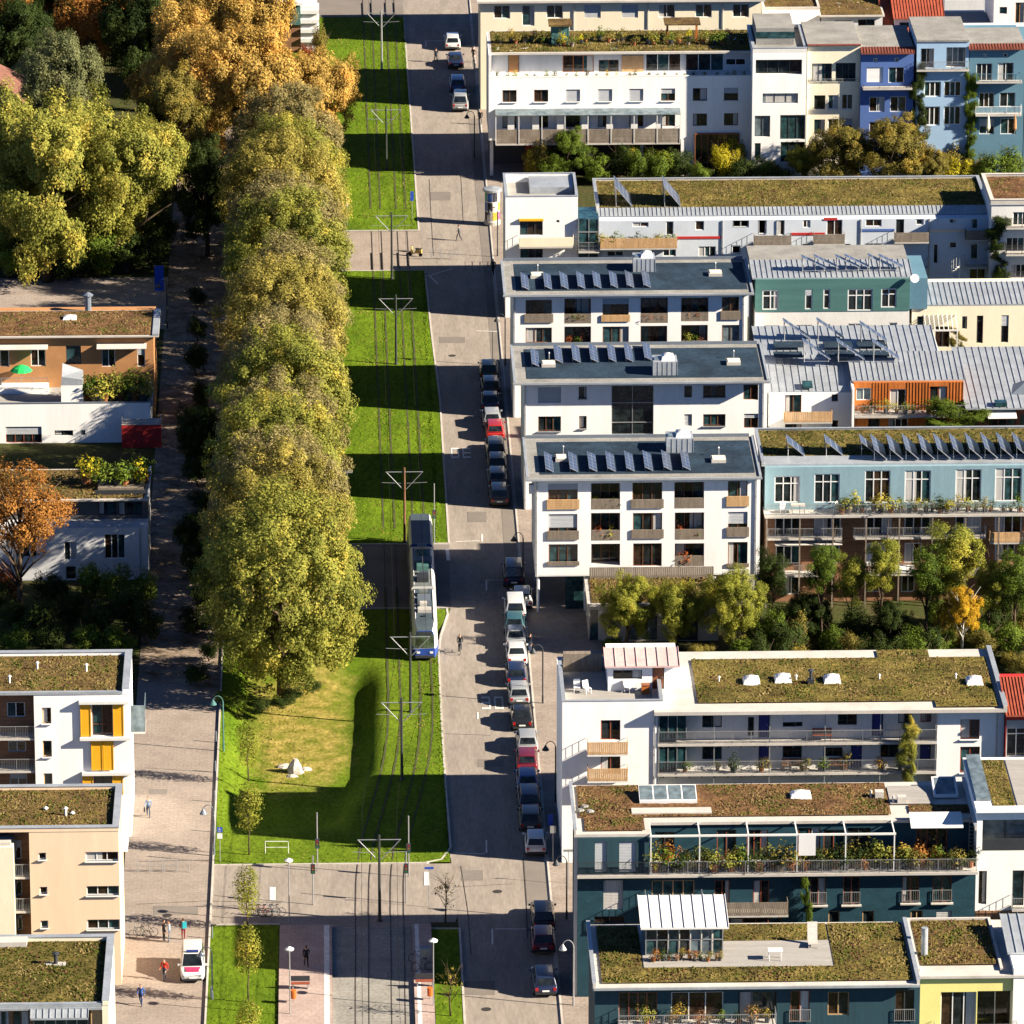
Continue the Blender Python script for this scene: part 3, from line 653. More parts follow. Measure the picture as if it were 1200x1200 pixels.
# ================================================================ HOUSES ON THE RIGHT OF THE ROAD
ZA = Zoom(550, 0, 1200 / 350); ZB = Zoom(850, 0, 1200 / 350); ZC = Zoom(580, 280, 3.75); ZD = Zoom(880, 280, 3.75); ZE = Zoom(590, 490, 1200 / 310)
ZF = Zoom(880, 490, 3.75); ZG = Zoom(640, 740, 1200 / 290); ZH = Zoom(900, 740, 4); ZI = Zoom(650, 900, 4); ZJ = Zoom(920, 900, 4)
ZK = Zoom(0, 320, 3); ZL = Zoom(0, 720, 4); ZM = Zoom(0, 900, 4); ZT = Zoom(300, 0, 3)
def wx(Z, x, y, Y): return P(*Z(x, y), Y).x
def wz(Z, x, y, Y): return P(*Z(x, y), Y).z
def gy(Z, x, y, z): return G(*Z(x, y), z)
def front(root, Y, x0, x1, z0, z1, y1, specs, mats, roof=True, name='wall'):
    """shell + openings. spec = (zoom, rectangle, options)"""
    holes = []; todo = []
    for Z, r, o in specs:
        k = o.get('k', 'win'); R = rect(Z, r, Y)
        R = (max(R[0], x0 + .05), min(R[1], x1 - .05), max(R[2], z0 + .02), min(R[3], z1 - .05))
        if k in ('win', 'door'): holes.append((*R, o.get('d', .22)))
        elif k == 'loggia': holes.append((*R, o.get('d', 1.1), 1))
        elif k == 'void': holes.append((*R, o.get('d', 3.0), 1))
        todo.append((k, R, o))
    w = shell(root, x0, x1, Y, y1, z0, z1, holes, mats, roof, name)
    for k, R, o in todo:
        e = .004; r = (R[0] + e, R[1] - e, R[2] + e, R[3] - e)
        kw = {q: o[q] for q in ('n', 'fm', 'gm', 'transom', 'fw', 'sill', 'blind', 'curtain', 'vm') if q in o}
        if k == 'win': win(root, r, Y + o.get('d', .22) - .1, **kw)
        elif k == 'door': door(root, (r[0] + .05, r[1] - .05, r[2], r[3] - .05), Y + o.get('d', .22) - .1, o.get('m', M_bluedoor))
        elif k == 'loggia':
            d = o.get('d', 1.1); win(root, (r[0] + .08, r[1] - .08, r[2] + .02, r[3] - .12), Y + d - .14, **kw)
            if 'rail' in o: rail(root, r[0] + .03, r[1] - .03, Y + .06, R[2] + .004, o.get('rh', .95), None, o.get('rm', M_greywood), o['rail'])
        if o.get('bal'):     # boarded balustrade in front of a tall window
            h = (R[3] - R[2]) * o['bal']; rail(root, r[0] - .12, r[1] + .12, Y - .06, R[2] - .05, h, None, o.get('rm', M_greywood), o.get('bk', 'boards'), name='balustrade')
    return w
W_ = lambda **k: k

# ---- three white houses with rows of photovoltaic strips
def solar_house(label, Y, Z, xl, xr, ytop, zbase, zeave, roofpx, specs, panels, lift, hatches, right_roof=None):
    """Y facade plane; roofpx = (front eave pixel, back edge pixel) in zoom Z; xl, xr facade ends in zoom px"""
    X0 = wx(Z, xl, ytop + 60, Y); X1 = wx(Z, xr, ytop + 60, Y)
    f = gy(Z, roofpx[0][0], roofpx[0][1], zeave); bk = gy(Z, roofpx[1][0], roofpx[1][1], zeave); rr = gy(Z, roofpx[2][0], roofpx[2][1], zeave)
    root = building('apartment_house', label, (X0, Y, 0), 'house', 'white apartment houses with photovoltaic roofs')
    front(root, Y, X0, X1, zbase, zeave - .28, bk.y - .4, specs, [M_white, M_inside])
    # roof slab with white fascia, gravel margin, blue sheet
    b = MB(); b.box(f.x, rr.x, f.y, bk.y, zeave - .26, zeave); rf = b.build('roof', M_pale, root)
    MB().box(f.x - .05, rr.x + .05, f.y - .12, f.y - .003, zeave - .2, zeave - .02).build('gutter', M_zinc, rf)
    parapet(rf, f.x, rr.x, f.y, bk.y, zeave + .001, zeave + .14, .22, M_zinc, None, 'LR', 'verge')
    MB().quad((f.x + .22, f.y + .02, zeave + .02), (rr.x - .22, f.y + .02, zeave + .02), (rr.x - .22, bk.y - .02, zeave + .02), (f.x + .22, bk.y - .02, zeave + .02)).build('gravel_margin', M_gravel, rf)
    MB().quad((f.x + 1.2, f.y + 1.0, zeave + .045), (rr.x - .5, f.y + 1.0, zeave + .045), (rr.x - .5, bk.y - 1.2, zeave + .045), (f.x + 1.2, bk.y - 1.2, zeave + .045)).build('roof_sheet', M_bitumen, rf)
    MB().box(f.x + .3, rr.x - .4, bk.y - .12, bk.y - .004, zeave + .021, zeave + .3).build('upstand', M_zincd, rf)
    z = zeave + .05
    for (px, py) in panels: 
        c = gy(Z, px, py, z + .1); solarX(rf, c.x - .66, c.y, c.y + 4.6, z, .68, .34, rows=5, cols=2)
    (lx, ly, lw) = lift; c = gy(Z, lx, ly, z); s = MB(); w = lw / Z.a[2] / 13.2; h = 1.25
    s.box(c.x, c.x + w, c.y, c.y + 2.2, z - .02, z + h)
    for i in range(6): s.box(c.x + w * i / 5 - .02, c.x + w * i / 5 + .02, c.y - .03, c.y - .001, z, z + h)
    lo = s.build('lift_housing', M_zinc, rf); skylight(lo, c.x + w * .62, c.y + 1.1, z + h, w * .55, 1.5, .5)
    MB().box(c.x + w * .06, c.x + w * .26, c.y + .5, c.y + 1.4, z + h + .002, z + h + .12).build('hatch', M_glasspale, lo)
    for (hx, hy) in hatches: 
        c = gy(Z, hx, hy, z); hb = MB(); hb.box(c.x - .62, c.x + .62, c.y - .55, c.y + .75, z, z + .28); ho = hb.build('roof_hatch', M_pale, rf)
        MB().box(c.x - .52, c.x + .52, c.y - .45, c.y + .65, z + .281, z + .33).build('lid', M_cream, ho)
        vent(rf, c.x + .1, c.y + 1.5, z, .7, .05)
    pipe(root, X1 - .35, Y, zbase, zeave - .3); pipe(root, X0 + .12, Y, zbase, zeave - .3)
    return root, X0, X1, f, bk
def solarX(par, xh, y0, y1, z, dx, dz, cols=2, rows=4, lo=.1, stand=True):
    """photovoltaic strip facing +X: high edge at xh, low edge dx further, from y0 to y1"""
    def q(u, v, o=0.0):
        n = Vector((dz, 0, dx)).normalized() * o
        return (xh + dx * u + n.x, y0 + (y1 - y0) * v, z + lo + dz * (1 - u) + n.z)
    f = MB(); f.hexa([q(0, 0, -.05), q(1, 0, -.05), q(1, 1, -.05), q(0, 1, -.05), q(0, 0), q(1, 0), q(1, 1), q(0, 1)]); o = f.build('solar_panel', M_cellframe, par)
    c = MB(); e = .04
    for i in range(cols):
        for j in range(rows): c.quad(q((i + e) / cols, (j + e) / rows, .008), q((i + 1 - e) / cols, (j + e) / rows, .008), q((i + 1 - e) / cols, (j + 1 - e) / rows, .008), q((i + e) / cols, (j + 1 - e) / rows, .008))
    c.build('cells', M_cell, o)
    if stand:
        s = MB()
        for v in np.linspace(.06, .94, max(2, int((y1 - y0) / 1.6) + 1)):
            h = Vector(q(.06, v, -.05)); l = Vector(q(.94, v, -.05)); s.tube([h, (h.x, h.y, z - .03)], .03, 4); s.tube([l, (l.x, l.y, z - .03)], .03, 4); s.tube([(h.x, h.y, z + .03), (l.x, l.y, z + .03)], .02, 4)
        s.build('stand', M_metal, o)
    return o
br = W_(fm=M_brownf, n=3)
def res(r, **k): return (ZE, r, {**dict(fm=M_brownf, n=3), **k})
R4specs = [res((203, 297, 337, 410), bal=.40, rm=M_lightwood, blind=.25), res((397, 295, 529, 415), k='loggia', rail='boards'), res((585, 292, 720, 405), bal=.36, rm=M_greywood), res((775, 290, 910, 410), k='loggia', rail='boards'), res((1018, 285, 1107, 397), n=2, bal=.42, rm=M_lightwood),
    res((205, 435, 335, 548), bal=.36, blind=.55, vm=M_blind), res((397, 430, 529, 556), k='loggia', rail='boards'), res((587, 430, 720, 542), bal=.36), res((777, 428, 910, 552), k='loggia', rail='boards'), res((1018, 425, 1107, 535), n=2, bal=.4),
    res((205, 572, 337, 665), bal=.2, gm=M_glasst), res((398, 570, 529, 668), k='loggia'), res((588, 568, 718, 672)), res((777, 568, 910, 672), k='loggia', rail='boards'), res((1018, 562, 1107, 672), n=2, bal=.15)]
R4, R4x0, R4x1, R4f, R4b = solar_house('white apartment house on stilts with photovoltaic strips, beside the garden pavilion', 537.0, ZE, 145, 1165, 290, 3.5, 12.4, ((103, 275), (95, 92), (1172, 268)), R4specs,
    [(225 + 2, 243), (337, 242), (424, 241), (507, 240), (593, 239), (677, 237), (762, 235), (848, 234)], (740, 157, 118), [(268, 190), (975, 195)])
# ground floor of the same house: recessed wall, slender column
MB().box(R4x0 + 4.6, R4x1, 538.2, 547.6, 0, 3.5).build('ground_floor_wall', M_concrete, R4)
MB().box(R4x0, R4x1, 537.02, 547.4, 3.4, 3.499).build('soffit', M_white, R4)
for (cx_, cy_) in ((R4x0 + .25, 537.3), (R4x0 + .25, 545.0), (R4x0 + 4.3, 537.5)): MB().tube([(cx_, cy_, .1), (cx_, cy_, 3.45)], .13, 10).build('column', M_whitep, R4)
MB().box(R4x0 + 2.6, R4x0 + 4.55, 537.9, 538.1, .12, 3.1).build('entrance_glazing', M_glasst, R4)
MB().box(R4x0 - .55, R4x0 - .1, 537.2, 537.7, 10.8, 11.6).build('wall_lamp_box', M_whitep, R4)
def rc(r, **k): return (ZC, r, {**dict(fm=M_brownf, n=3), **k})
R5specs = [rc((190, 652, 290, 720), blind=.98), rc((368, 650, 403, 702), n=1, sill=M_zinc), rc((512, 645, 697, 862), n=2, fm=M_metal, d=.3, fw=.05, gm=M_glass), rc((832, 645, 866, 697), n=1), rc((915, 643, 1013, 695), sill=M_zinc), rc((1092, 640, 1157, 708), n=2),
    rc((190, 780, 290, 845), sill=M_zinc), rc((370, 778, 403, 833), n=1, sill=M_zinc), rc((832, 770, 866, 822), n=1, blind=.97), rc((915, 770, 1013, 822), sill=M_zinc), rc((1094, 768, 1157, 832), n=2, blind=.3),
    rc((190, 905, 290, 970)), rc((370, 905, 403, 960), n=1), rc((915, 895, 1013, 947))]
R5, R5x0, R5x1, R5f, R5b = solar_house('white apartment house with photovoltaic strips and a tall glazed stairwell', 565.0, ZC, 128, 1197, 640, 0, 12.4, ((82, 632), (75, 470), (1205, 620)), R5specs,
    [(195, 560), (297, 543), (375, 541), (453, 540), (533, 539), (608, 538), (690, 532)], (695, 600, 108), [(235, 557), (1048, 548)])
for z in np.arange(2.6, 11, 1.85):   # transoms of the stairwell glazing
    MB().box(wx(ZC, 514, 750, 565.0) + .01, wx(ZC, 695, 750, 565.0) - .01, 565.17, 565.24, z, z + .07).build('transom', M_metal, R5)
R6specs = [rc((135, 268, 250, 365), bal=.40, rm=M_greywood), rc((305, 262, 422, 372), k='loggia', rail='boards'), rc((473, 262, 588, 360), bal=.30, rm=M_lightwood), rc((640, 258, 760, 370), k='loggia', rail='boards', gm=M_glasst), rc((818, 258, 938, 362), k='loggia', rail='boards'), rc((997, 255, 1073, 352), n=2, bal=.4, rm=M_greywood),
    rc((135, 390, 250, 457)), rc((305, 385, 422, 500), k='loggia', rail='boards'), rc((473, 385, 588, 480)), rc((640, 382, 757, 495), k='loggia', rail='boards'), rc((818, 378, 935, 490), k='loggia', rail='boards'), rc((997, 378, 1073, 475), n=2, gm=M_glasspale)]
R6, R6x0, R6x1, R6f, R6b = solar_house('white photovoltaic apartment house with boarded balconies, beside the green boarded house', 592.2, ZC, 80, 1110, 255, 0, 12.4, ((38, 245), (33, 97), (1135, 225)), R6specs,
    [(150, 222), (250, 220), (322, 218), (396, 217), (467, 215), (540, 214), (611, 213), (684, 212)], (608, 145, 102), [(185, 168), (968, 158)])

# ---- turquoise and timber terrace beside the first solar house
Yt = 539.6; T0 = wx(ZF, 62, 300, Yt); T1 = T0 + 26
R4t = building('terrace_house', 'long terrace with turquoise top storey, timber lower storeys and a saw-tooth row of solar panels', (T0, Yt, 0), 'house')
wf = dict(n=3, fm=M_whitep, transom=.72, fw=.09, d=.15)
ztop = wz(ZF, 300, 215, Yt); zsl = wz(ZF, 300, 400, Yt)
def tf(r, **k): return (ZF, r, {**wf, **k})
front(R4t, Yt, T0, T1, zsl, ztop, Yt + 9.5, [tf((103, 255, 215, 372)), tf((278, 245, 390, 372)), tf((500, 230, 612, 372)), tf((675, 230, 790, 372)), tf((898, 225, 1012, 368)), tf((1072, 220, 1190, 366)), tf((1260, 220, 1375, 366))], [M_skyclad, M_inside], name='upper_wall')
Yl = Yt + .02; zsl_t = zsl
front(R4t, Yl, T0, T1, 0, zsl - .25, Yt + 9.4, [tf((105, 420, 218, 520), transom=None), tf((278, 415, 395, 520), transom=None), tf((500, 415, 618, 518), transom=None), tf((675, 412, 790, 515), transom=None), tf((898, 412, 1012, 512), transom=None), tf((1072, 412, 1190, 505), transom=None),
    tf((108, 560, 215, 640), transom=None), tf((280, 558, 390, 638), transom=None), tf((500, 548, 618, 650), blind=.99, vm=M_whitep), tf((675, 548, 750, 635), n=2, transom=None), tf((1072, 545, 1160, 625), transom=None),
    tf((140, 690, 215, 775), n=2, transom=None), tf((500, 675, 580, 765), n=2, transom=None), tf((660, 690, 720, 765), n=2, transom=None)], [M_brownwood, M_inside], name='timber_wall')
b = MB(); b.box(T0 - .1, T1, Yt - 1.7, Yt + 1, zsl - .24, zsl - .02); bt = b.build('balcony', M_pale, R4t); rail(bt, T0, T1, Yt - 1.62, zsl, .95, None, M_metal, 'bars')
for i in range(10): MB().box(T0 + .02 + i * 2.85, T0 + .14 + i * 2.85, Yt - 1.65, Yt - 1.5, 0, zsl - .25).build('post', M_greywood, R4t)
zb1 = wz(ZF, 250, 690, Yt - 1.3); balcony(R4t, wx(ZF, 145, 690, Yt - 1.3), wx(ZF, 365, 690, Yt - 1.3), Yl, zb1, 1.4, .9, M_metal)
for zz, x0_ in ((545, 1050), (665, 1085)): balcony(R4t, wx(ZF, x0_, zz, Yt - 1.3), T1, Yl, wz(ZF, 1100, zz, Yt - 1.3), 1.4, .9, M_lightwood, 'planks')
for zz_, xa_, xb_ in ((wz(ZF, 250, 530, Yt - 1.3), T0 + 7.6, T0 + 19), (wz(ZF, 250, 690, Yt - 1.3), T0 + 9, T0 + 18.6), (wz(ZF, 250, 530, Yt - 1.3), T0 + .2, T0 + 6.6)): balcony(R4t, xa_, xb_, Yl, zz_, 1.25, .9, M_metal, 'bars')
# awnings on the timber part
for (ax0, ax1, ay, m_) in ((105, 400, 545, M_pale), (628, 720, 665, M_offwhite)):
    a0 = wx(ZF, ax0, ay, Yt - .7); a1 = wx(ZF, ax1, ay, Yt - .7); az = wz(ZF, ax0, ay, Yt - .7)
    aw = MB().hexa([(a0, Yt - 1.2, az - .15), (a1, Yt - 1.2, az - .15), (a1, Yt - .03, az + .12), (a0, Yt - .03, az + .12), (a0, Yt - 1.2, az - .1), (a1, Yt - 1.2, az - .1), (a1, Yt - .03, az + .17), (a0, Yt - .03, az + .17)]).build('awning', m_, R4t)
# eave, roof planting and the saw-tooth row
ze = ztop + .12; fe = gy(ZF, 50, 205, ze); be = fe.y + 9.3
rf = MB().box(T0 - .3, T1, fe.y, be, ztop - .02, ze).build('roof', M_zinc, R4t)
parapet(rf, T0 - .3, T1, fe.y, be, ze + .001, ze + .3, .2, M_zinc, M_zinc, 'LB')
MB().hexa([(T0 - .3, fe.y, ze), (T1, fe.y, ze), (T1, fe.y + 1.7, ze + .06), (T0 - .3, fe.y + 1.7, ze + .06), (T0 - .3, fe.y, ze + .03), (T1, fe.y, ze + .03), (T1, fe.y + 1.7, ze + .22), (T0 - .3, fe.y + 1.7, ze + .22)]).build('eaves_sheet', M_zinc, rf)
greenroof(rf, T0, T1, fe.y + 1.72, be - .25, ze + .18, M_sedumg, leafmat('sedum_green_leaf', (.05, .06, .012), (.12, .12, .03)), 12)
for px, py, dx_, dz_, dp in [(237, 165, 1.5, 1.25, 2.2), (405, 163, 1.5, 1.25, 2.2), (560, 163, 1.5, 1.25, 2.2)] + [(600 + i * 69.5, 182 - i * .9, 1.15, 1.0, 4.2) for i in range(11)]:
    c = gy(ZF, px, py, ze + .28); solarX(rf, c.x - dx_, c.y, c.y + dp, ze + .18, dx_, dz_, cols=3, rows=3)

# ---- zinc roofed houses beside the glazed-stairwell house
Yz = 568.0; zt = wz(ZD, 260, 672, Yz); X0 = wx(ZD, 78, 760, Yz); X1 = wx(ZD, 440, 760, Yz)
Hz = building('town_house', 'white town house under a grey standing-seam roof with rack-mounted solar collectors', (X0, Yz, 0), 'house')
dz_ = dict(fm=M_brownf, n=2)
front(Hz, Yz, X0, X1, 0, zt - .1, Yz + 9, [(ZD, (150, 685, 222, 765), {**dz_}), (ZD, (355, 683, 383, 715), {**dz_, 'n': 1}), (ZD, (150, 812, 222, 900), {**dz_}), (ZD, (355, 797, 383, 855), {**dz_, 'n': 1})], [M_white, M_inside])
zb1 = wz(ZD, 250, 805, Yz - 1.2); balcony(Hz, wx(ZD, 145, 805, Yz - 1.2), wx(ZD, 358, 805, Yz - 1.2), Yz, zb1, 1.2, .95, M_lightwood, 'planks')
ee = gy(ZD, 105, 672, zt); rg = gy(ZD, 62, 425, zt + 1.6)
rz_ = seamroof(Hz, X0 - .3, X1 + .2, ee.y, Yz + 7.5, zt, zt + 1.15, M_zinc, .62)
for hx, hy in ((248, 637), (395, 567)): c = gy(ZD, hx, hy, zt + .5); MB().hexa([(c.x - .45, c.y - .5, zt + .25), (c.x + .45, c.y - .5, zt + .25), (c.x + .45, c.y + .6, zt + .25), (c.x - .45, c.y + .6, zt + .25), (c.x - .45, c.y - .5, zt + .42), (c.x + .45, c.y - .5, zt + .42), (c.x + .45, c.y + .6, zt + .62), (c.x - .45, c.y + .6, zt + .62)]).build('roof_window', M_glasst, rz_)
# wide upper part of the roof, carried over both houses
X2 = wx(ZD, 938, 620, Yz); zt2 = zt + 1.15; ro2 = seamroof(Hz, X0 - .6, wx(ZD, 812, 480, Yz + 10), Yz + 7.5, Yz + 15.5, zt2 + .02, zt2 + .35, M_zinc, .62, name='upper_roof')
MB().box(X0, X2 - 1.5, Yz + 9, Yz + 15, 0, zt2 - .15).build('rear_wall', M_offwhite, Hz)
for px, py in [(350, 530), (500, 530), (655, 530), (262, 440), (410, 437), (600, 452)]:
    c = gy(ZD, px, py, zt2 + .4); solarX(ro2, c.x - 2.5, c.y, c.y + 1.1, zt2 + .2, 2.5, 1.75, cols=5, rows=2, lo=.2)
for px, py in [(100, 475), (100, 520), (320, 475), (330, 515), (465, 470), (480, 515)]:
    c = gy(ZD, px, py, zt2 + .15); MB().box(c.x, c.x + 2.6, c.y - .9, c.y + .9, zt2 + .36, zt2 + .42).build('collector', M_bitumen, ro2)
# timber house
Yw = 568.6; zt3 = wz(ZD, 690, 625, Yw)
Hw = building('timber_house', 'orange timber-clad house with a planted balcony under a grey seam roof', (X1, Yw, 0), 'house')
zbw = wz(ZD, 600, 775, Yw - 1.4)
front(Hw, Yw, X1 + .22, X2, 0, zt3 - .1, Yw + 8, [(ZD, (462, 655, 528, 710), dict(n=2, fm=M_whitep, gm=M_glasspale)), (ZD, (610, 660, 680, 768), dict(n=2, fm=M_whitep)), (ZD, (785, 648, 862, 718), dict(n=2, fm=M_redwood, curtain=.4)), (ZD, (515, 790, 568, 858), dict(n=1, fm=M_brownf)), (ZD, (605, 790, 690, 858), dict(n=3, fm=M_whitep)), (ZD, (770, 790, 860, 860), dict(n=2, fm=M_brownf))], [M_orangewood, M_inside])
wv = MB()
for i in range(int((X2 - X1) / .28)): wv.box(X1 + .3 + i * .28, X1 + .35 + i * .28, Yw - .035, Yw - .003, zbw + .05, zt3 - .12) if not any(a - .05 < X1 + .32 + i * .28 < b_ + .05 for a, b_ in [(wx(ZD, 462, 680, Yw), wx(ZD, 528, 680, Yw)), (wx(ZD, 610, 680, Yw), wx(ZD, 680, 680, Yw)), (wx(ZD, 785, 680, Yw), wx(ZD, 862, 680, Yw))]) else None
wv.build('cover_battens', M_orangewood, Hw)
b = MB(); b.box(X1 + .25, X2, Yw - 1.6, Yw - .003, zbw - .2, zbw); bb = b.build('balcony', M_pale, Hw); rail(bb, X1 + .25, X2, Yw - 1.55, zbw, .95, None, M_metal, 'bars')
Xtim = (X1 + .4, X2, zbw); e3 = gy(ZD, 438, 622, zt3); seamroof(Hw, X1 + .1, X2 + .15, e3.y, Yw + 6.6, zt3, zt3 + .8, M_zinc, .5)
MB().box(X1 + .02, X1 + .2, Yw - 1.6, Yw + 1, 0, zt3 - .2).build('fin_wall', M_white, Hw)
# zinc roof further right, dark house
Yd = 566.5; X3 = wx(ZD, 945, 700, Yd) ; zt4 = wz(ZD, 1080, 745, Yd); X4 = X3 + 12
Hd = building('town_house', 'dark fronted town house under a broad grey seam roof with a pale awning', (X3, Yd, 0), 'house')
front(Hd, Yd + 1.2, X3 + .4, X4, 0, zt4 - .1, Yd + 12, [(ZD, (1045, 770, 1165, 860), dict(n=3, fm=M_redwood)), (ZD, (1180, 770, 1260, 860), dict(n=2, fm=M_redwood))], [M_redwood, M_inside])
e4 = gy(ZD, 1005, 745, zt4); r4_ = seamroof(Hd, X3, X4, e4.y, Yd + 14.5, zt4, zt4 + 1.35, M_zinc, .62)
a0 = wx(ZD, 1040, 760, Yd); MB().hexa([(a0, Yd - .7, zt4 - .75), (a0 + 2.6, Yd - .7, zt4 - .75), (a0 + 2.6, Yd + 1.1, zt4 - .35), (a0, Yd + 1.1, zt4 - .35), (a0, Yd - .7, zt4 - .7), (a0 + 2.6, Yd - .7, zt4 - .7), (a0 + 2.6, Yd + 1.1, zt4 - .3), (a0, Yd + 1.1, zt4 - .3)]).build('awning', M_offwhite, Hd)
c = gy(ZD, 1095, 722, zt4 + .3); MB().box(c.x - .5, c.x + .6, c.y - .4, c.y + .6, zt4 + .1, zt4 + .45).build('roof_window', M_glasst, r4_)
c = gy(ZD, 1140, 665, zt4 + .4); MB().hexa([(c.x, c.y - 1, zt4 + .2), (c.x + 3, c.y - 1, zt4 + .2), (c.x + 3, c.y + 1.5, zt4 + .4), (c.x, c.y + 1.5, zt4 + .4), (c.x, c.y - 1, zt4 + .3), (c.x + 3, c.y - 1, zt4 + .32), (c.x + 3, c.y + 1.5, zt4 + 1.0), (c.x + 1.8, c.y + 1.5, zt4 + 1.0)]).build('dormer', M_zincd, r4_)

# ---- green boarded house and cream house of the next row
Yg = 594.0; X0 = wx(ZD, 8, 250, Yg) + .25; X1 = wx(ZD, 698, 250, Yg); zt = wz(ZD, 350, 172, Yg); zm = wz(ZD, 350, 318, Yg)
Hg = building('town_house', 'town house with dark green boards above a white ground part under a grey seam roof', (X0, Yg, 0), 'house')
gf = dict(n=2, fm=M_whitep, transom=.7, fw=.1, d=.15)
front(Hg, Yg, X0, X1, zm, zt - .1, Yg + 9.5, [(ZD, (50, 225, 122, 312), gf), (ZD, (238, 222, 270, 310), {**gf, 'n': 1}), (ZD, (318, 220, 348, 308), {**gf, 'n': 1}), (ZD, (425, 220, 535, 316), {**gf, 'n': 3}), (ZD, (572, 218, 640, 302), gf)], [M_green, M_inside], name='boarded_wall')
front(Hg, Yg + .05, X0, X1, 0, zm - .001, Yg + 9.4, [(ZD, (60, 380, 122, 440), {**gf, 'blind': .98, 'vm': M_whitep}), (ZD, (200, 378, 268, 440), {**gf, 'transom': None}), (ZD, (318, 375, 348, 440), {**gf, 'n': 1, 'transom': None}), (ZD, (425, 372, 495, 440), {**gf, 'transom': None}), (ZD, (605, 368, 642, 440), {**gf, 'n': 1, 'transom': None})], [M_offwhite, M_inside])
e = gy(ZD, 0, 172, zt); rfg = seamroof(Hg, X0 - .3, X1 + .25, e.y, e.y + 4.5, zt, zt + .45, M_zinc, .5)
MB().box(X0 - .25, X1 + .2, e.y + 4.5, Yg + 10, zt - .2, zt + .3).build('flat_roof', M_gravel, Hg)
for px, py in [(330, 132), (385, 130), (480, 130), (520, 128), (622, 126), (670, 128)]:
    c = gy(ZD, px, py, zt + .5); solarX(rfg, c.x - 2.3, c.y, c.y + .9, zt + .3, 2.3, 1.15, cols=5, rows=1, lo=.25)
MB().box(X1 + .02, X1 + 1.7, Yg + .4, Yg + 8, zt - 3.2, zt - .2).build('blue_annex', M_tealblue, Hg)
c = P(*ZD(718, 172), Yg); dsh = MB(); dsh.lathe([(.05, 0), (.3, .1), (.42, .24)], (0, 0, 0), 12); dsh.xf(Matrix.Translation((c.x, Yg - .3, c.z)) @ Matrix.Rotation(RAD(60), 4, 'X')); dsh.build('satellite_dish', M_whitep, Hg)
MB().tube([(c.x, Yg - .2, c.z), (c.x, Yg + .42, c.z)], .03, 5).build('dish_arm', M_metal, Hg)
Yc = 594.6; X2 = X1 + .3; X3 = X2 + 17; zt = wz(ZD, 900, 295, Yc)
Hc = building('town_house', 'cream rendered house with tall slit windows and a glass pergola under a low seam roof', (X2, Yc, 0), 'house')
cf = dict(n=1, fm=M_darkf, d=.18)
front(Hc, Yc, X2, X3, 0, zt, Yc + 9, [(ZD, (605, 372, 640, 415), cf), (ZD, (730, 340, 758, 412), {**cf, 'transom': .75}), (ZD, (810, 385, 872, 475), {**cf, 'n': 2}), (ZD, (928, 340, 950, 395), {**cf, 'transom': .7}), (ZD, (992, 337, 1020, 458), {**cf, 'transom': .8}), (ZD, (1100, 335, 1132, 455), {**cf, 'transom': .8}), (ZD, (955, 485, 1020, 560), {**cf, 'n': 2, 'fm': M_whitep}), (ZD, (1100, 485, 1168, 560), {**cf, 'n': 2, 'fm': M_whitep}), (ZD, (1230, 335, 1262, 455), cf)], [M_cream, M_inside])
e = gy(ZD, 690, 290, zt + .15); seamroof(Hc, X2 - .1, X3, e.y, e.y + 5.5, zt + .15, zt + .75, M_zinc, .5)
p0 = wx(ZD, 765, 340, Yc - 1); pg = MB(); pz = wz(ZD, 850, 335, Yc - .2)
for i in range(8): pg.hexa([(p0 + i * .42, Yc - 2.2, pz - .9), (p0 + i * .42 + .06, Yc - 2.2, pz - .9), (p0 + i * .42 + .06, Yc - .03, pz - .1), (p0 + i * .42, Yc - .03, pz - .1), (p0 + i * .42, Yc - 2.2, pz - .8), (p0 + i * .42 + .06, Yc - 2.2, pz - .8), (p0 + i * .42 + .06, Yc - .03, pz), (p0 + i * .42, Yc - .03, pz)])
pg.box(p0 - .1, p0 + 3.1, Yc - 2.28, Yc - 2.2, pz - .95, pz - .8); pg.box(p0, p0 + .1, Yc - 2.28, Yc - 2.2, 4, pz - .95); pg.box(p0 + 2.9, p0 + 3.0, Yc - 2.28, Yc - 2.2, 4, pz - .95); pg.build('pergola', M_offwhite, Hc)
MB().box(p0 - .4, p0 + 3.6, Yc - 2.5, Yc - .003, 3.8, 4.0).build('terrace_slab', M_pale, Hc)
MB().box(p0 - .4, p0 + 3.6, Yc - 2.5, Yc - .003, 0, 3.799).build('terrace_base', M_cream, Hc)

# ---- long green-roofed row with blue tint and its white corner block
Y7 = 624.6; zt = 11.0
X0 = wx(ZA, 145, 900, Y7); X1 = wx(ZA, 436, 900, Y7); zc = wz(ZA, 250, 825, Y7)
Hk = building('corner_house', 'white corner block with roof terrace and yellow balcony beside the long green-roofed row', (X0, Y7, 0), 'house')
front(Hk, Y7, X0, X1, 0, zc, Y7 + 8.5, [(ZA, (203, 885, 295, 945), dict(n=3, fm=M_darkf)), (ZA, (205, 1000, 295, 1070), dict(n=3, fm=M_darkf)), (ZA, (350, 884, 362, 894), dict(n=1, fm=M_darkf))], [M_white, M_inside])
MB().box(wx(ZA, 200, 880, Y7), wx(ZA, 298, 880, Y7), Y7 - .25, Y7 - .003, wz(ZA, 250, 886, Y7), wz(ZA, 250, 878, Y7)).build('yellow_awning', M_yellowpanel, Hk)
balcony(Hk, wx(ZA, 200, 985, Y7 - 1.2), wx(ZA, 420, 985, Y7 - 1.2), Y7, wz(ZA, 250, 992, Y7 - 1.2), 1.2, .95, M_cream, 'panel')
parapet(Hk, X0, X1, Y7, Y7 + 8.5, zc + .001, zc + .9, .2, M_white, M_zinc)
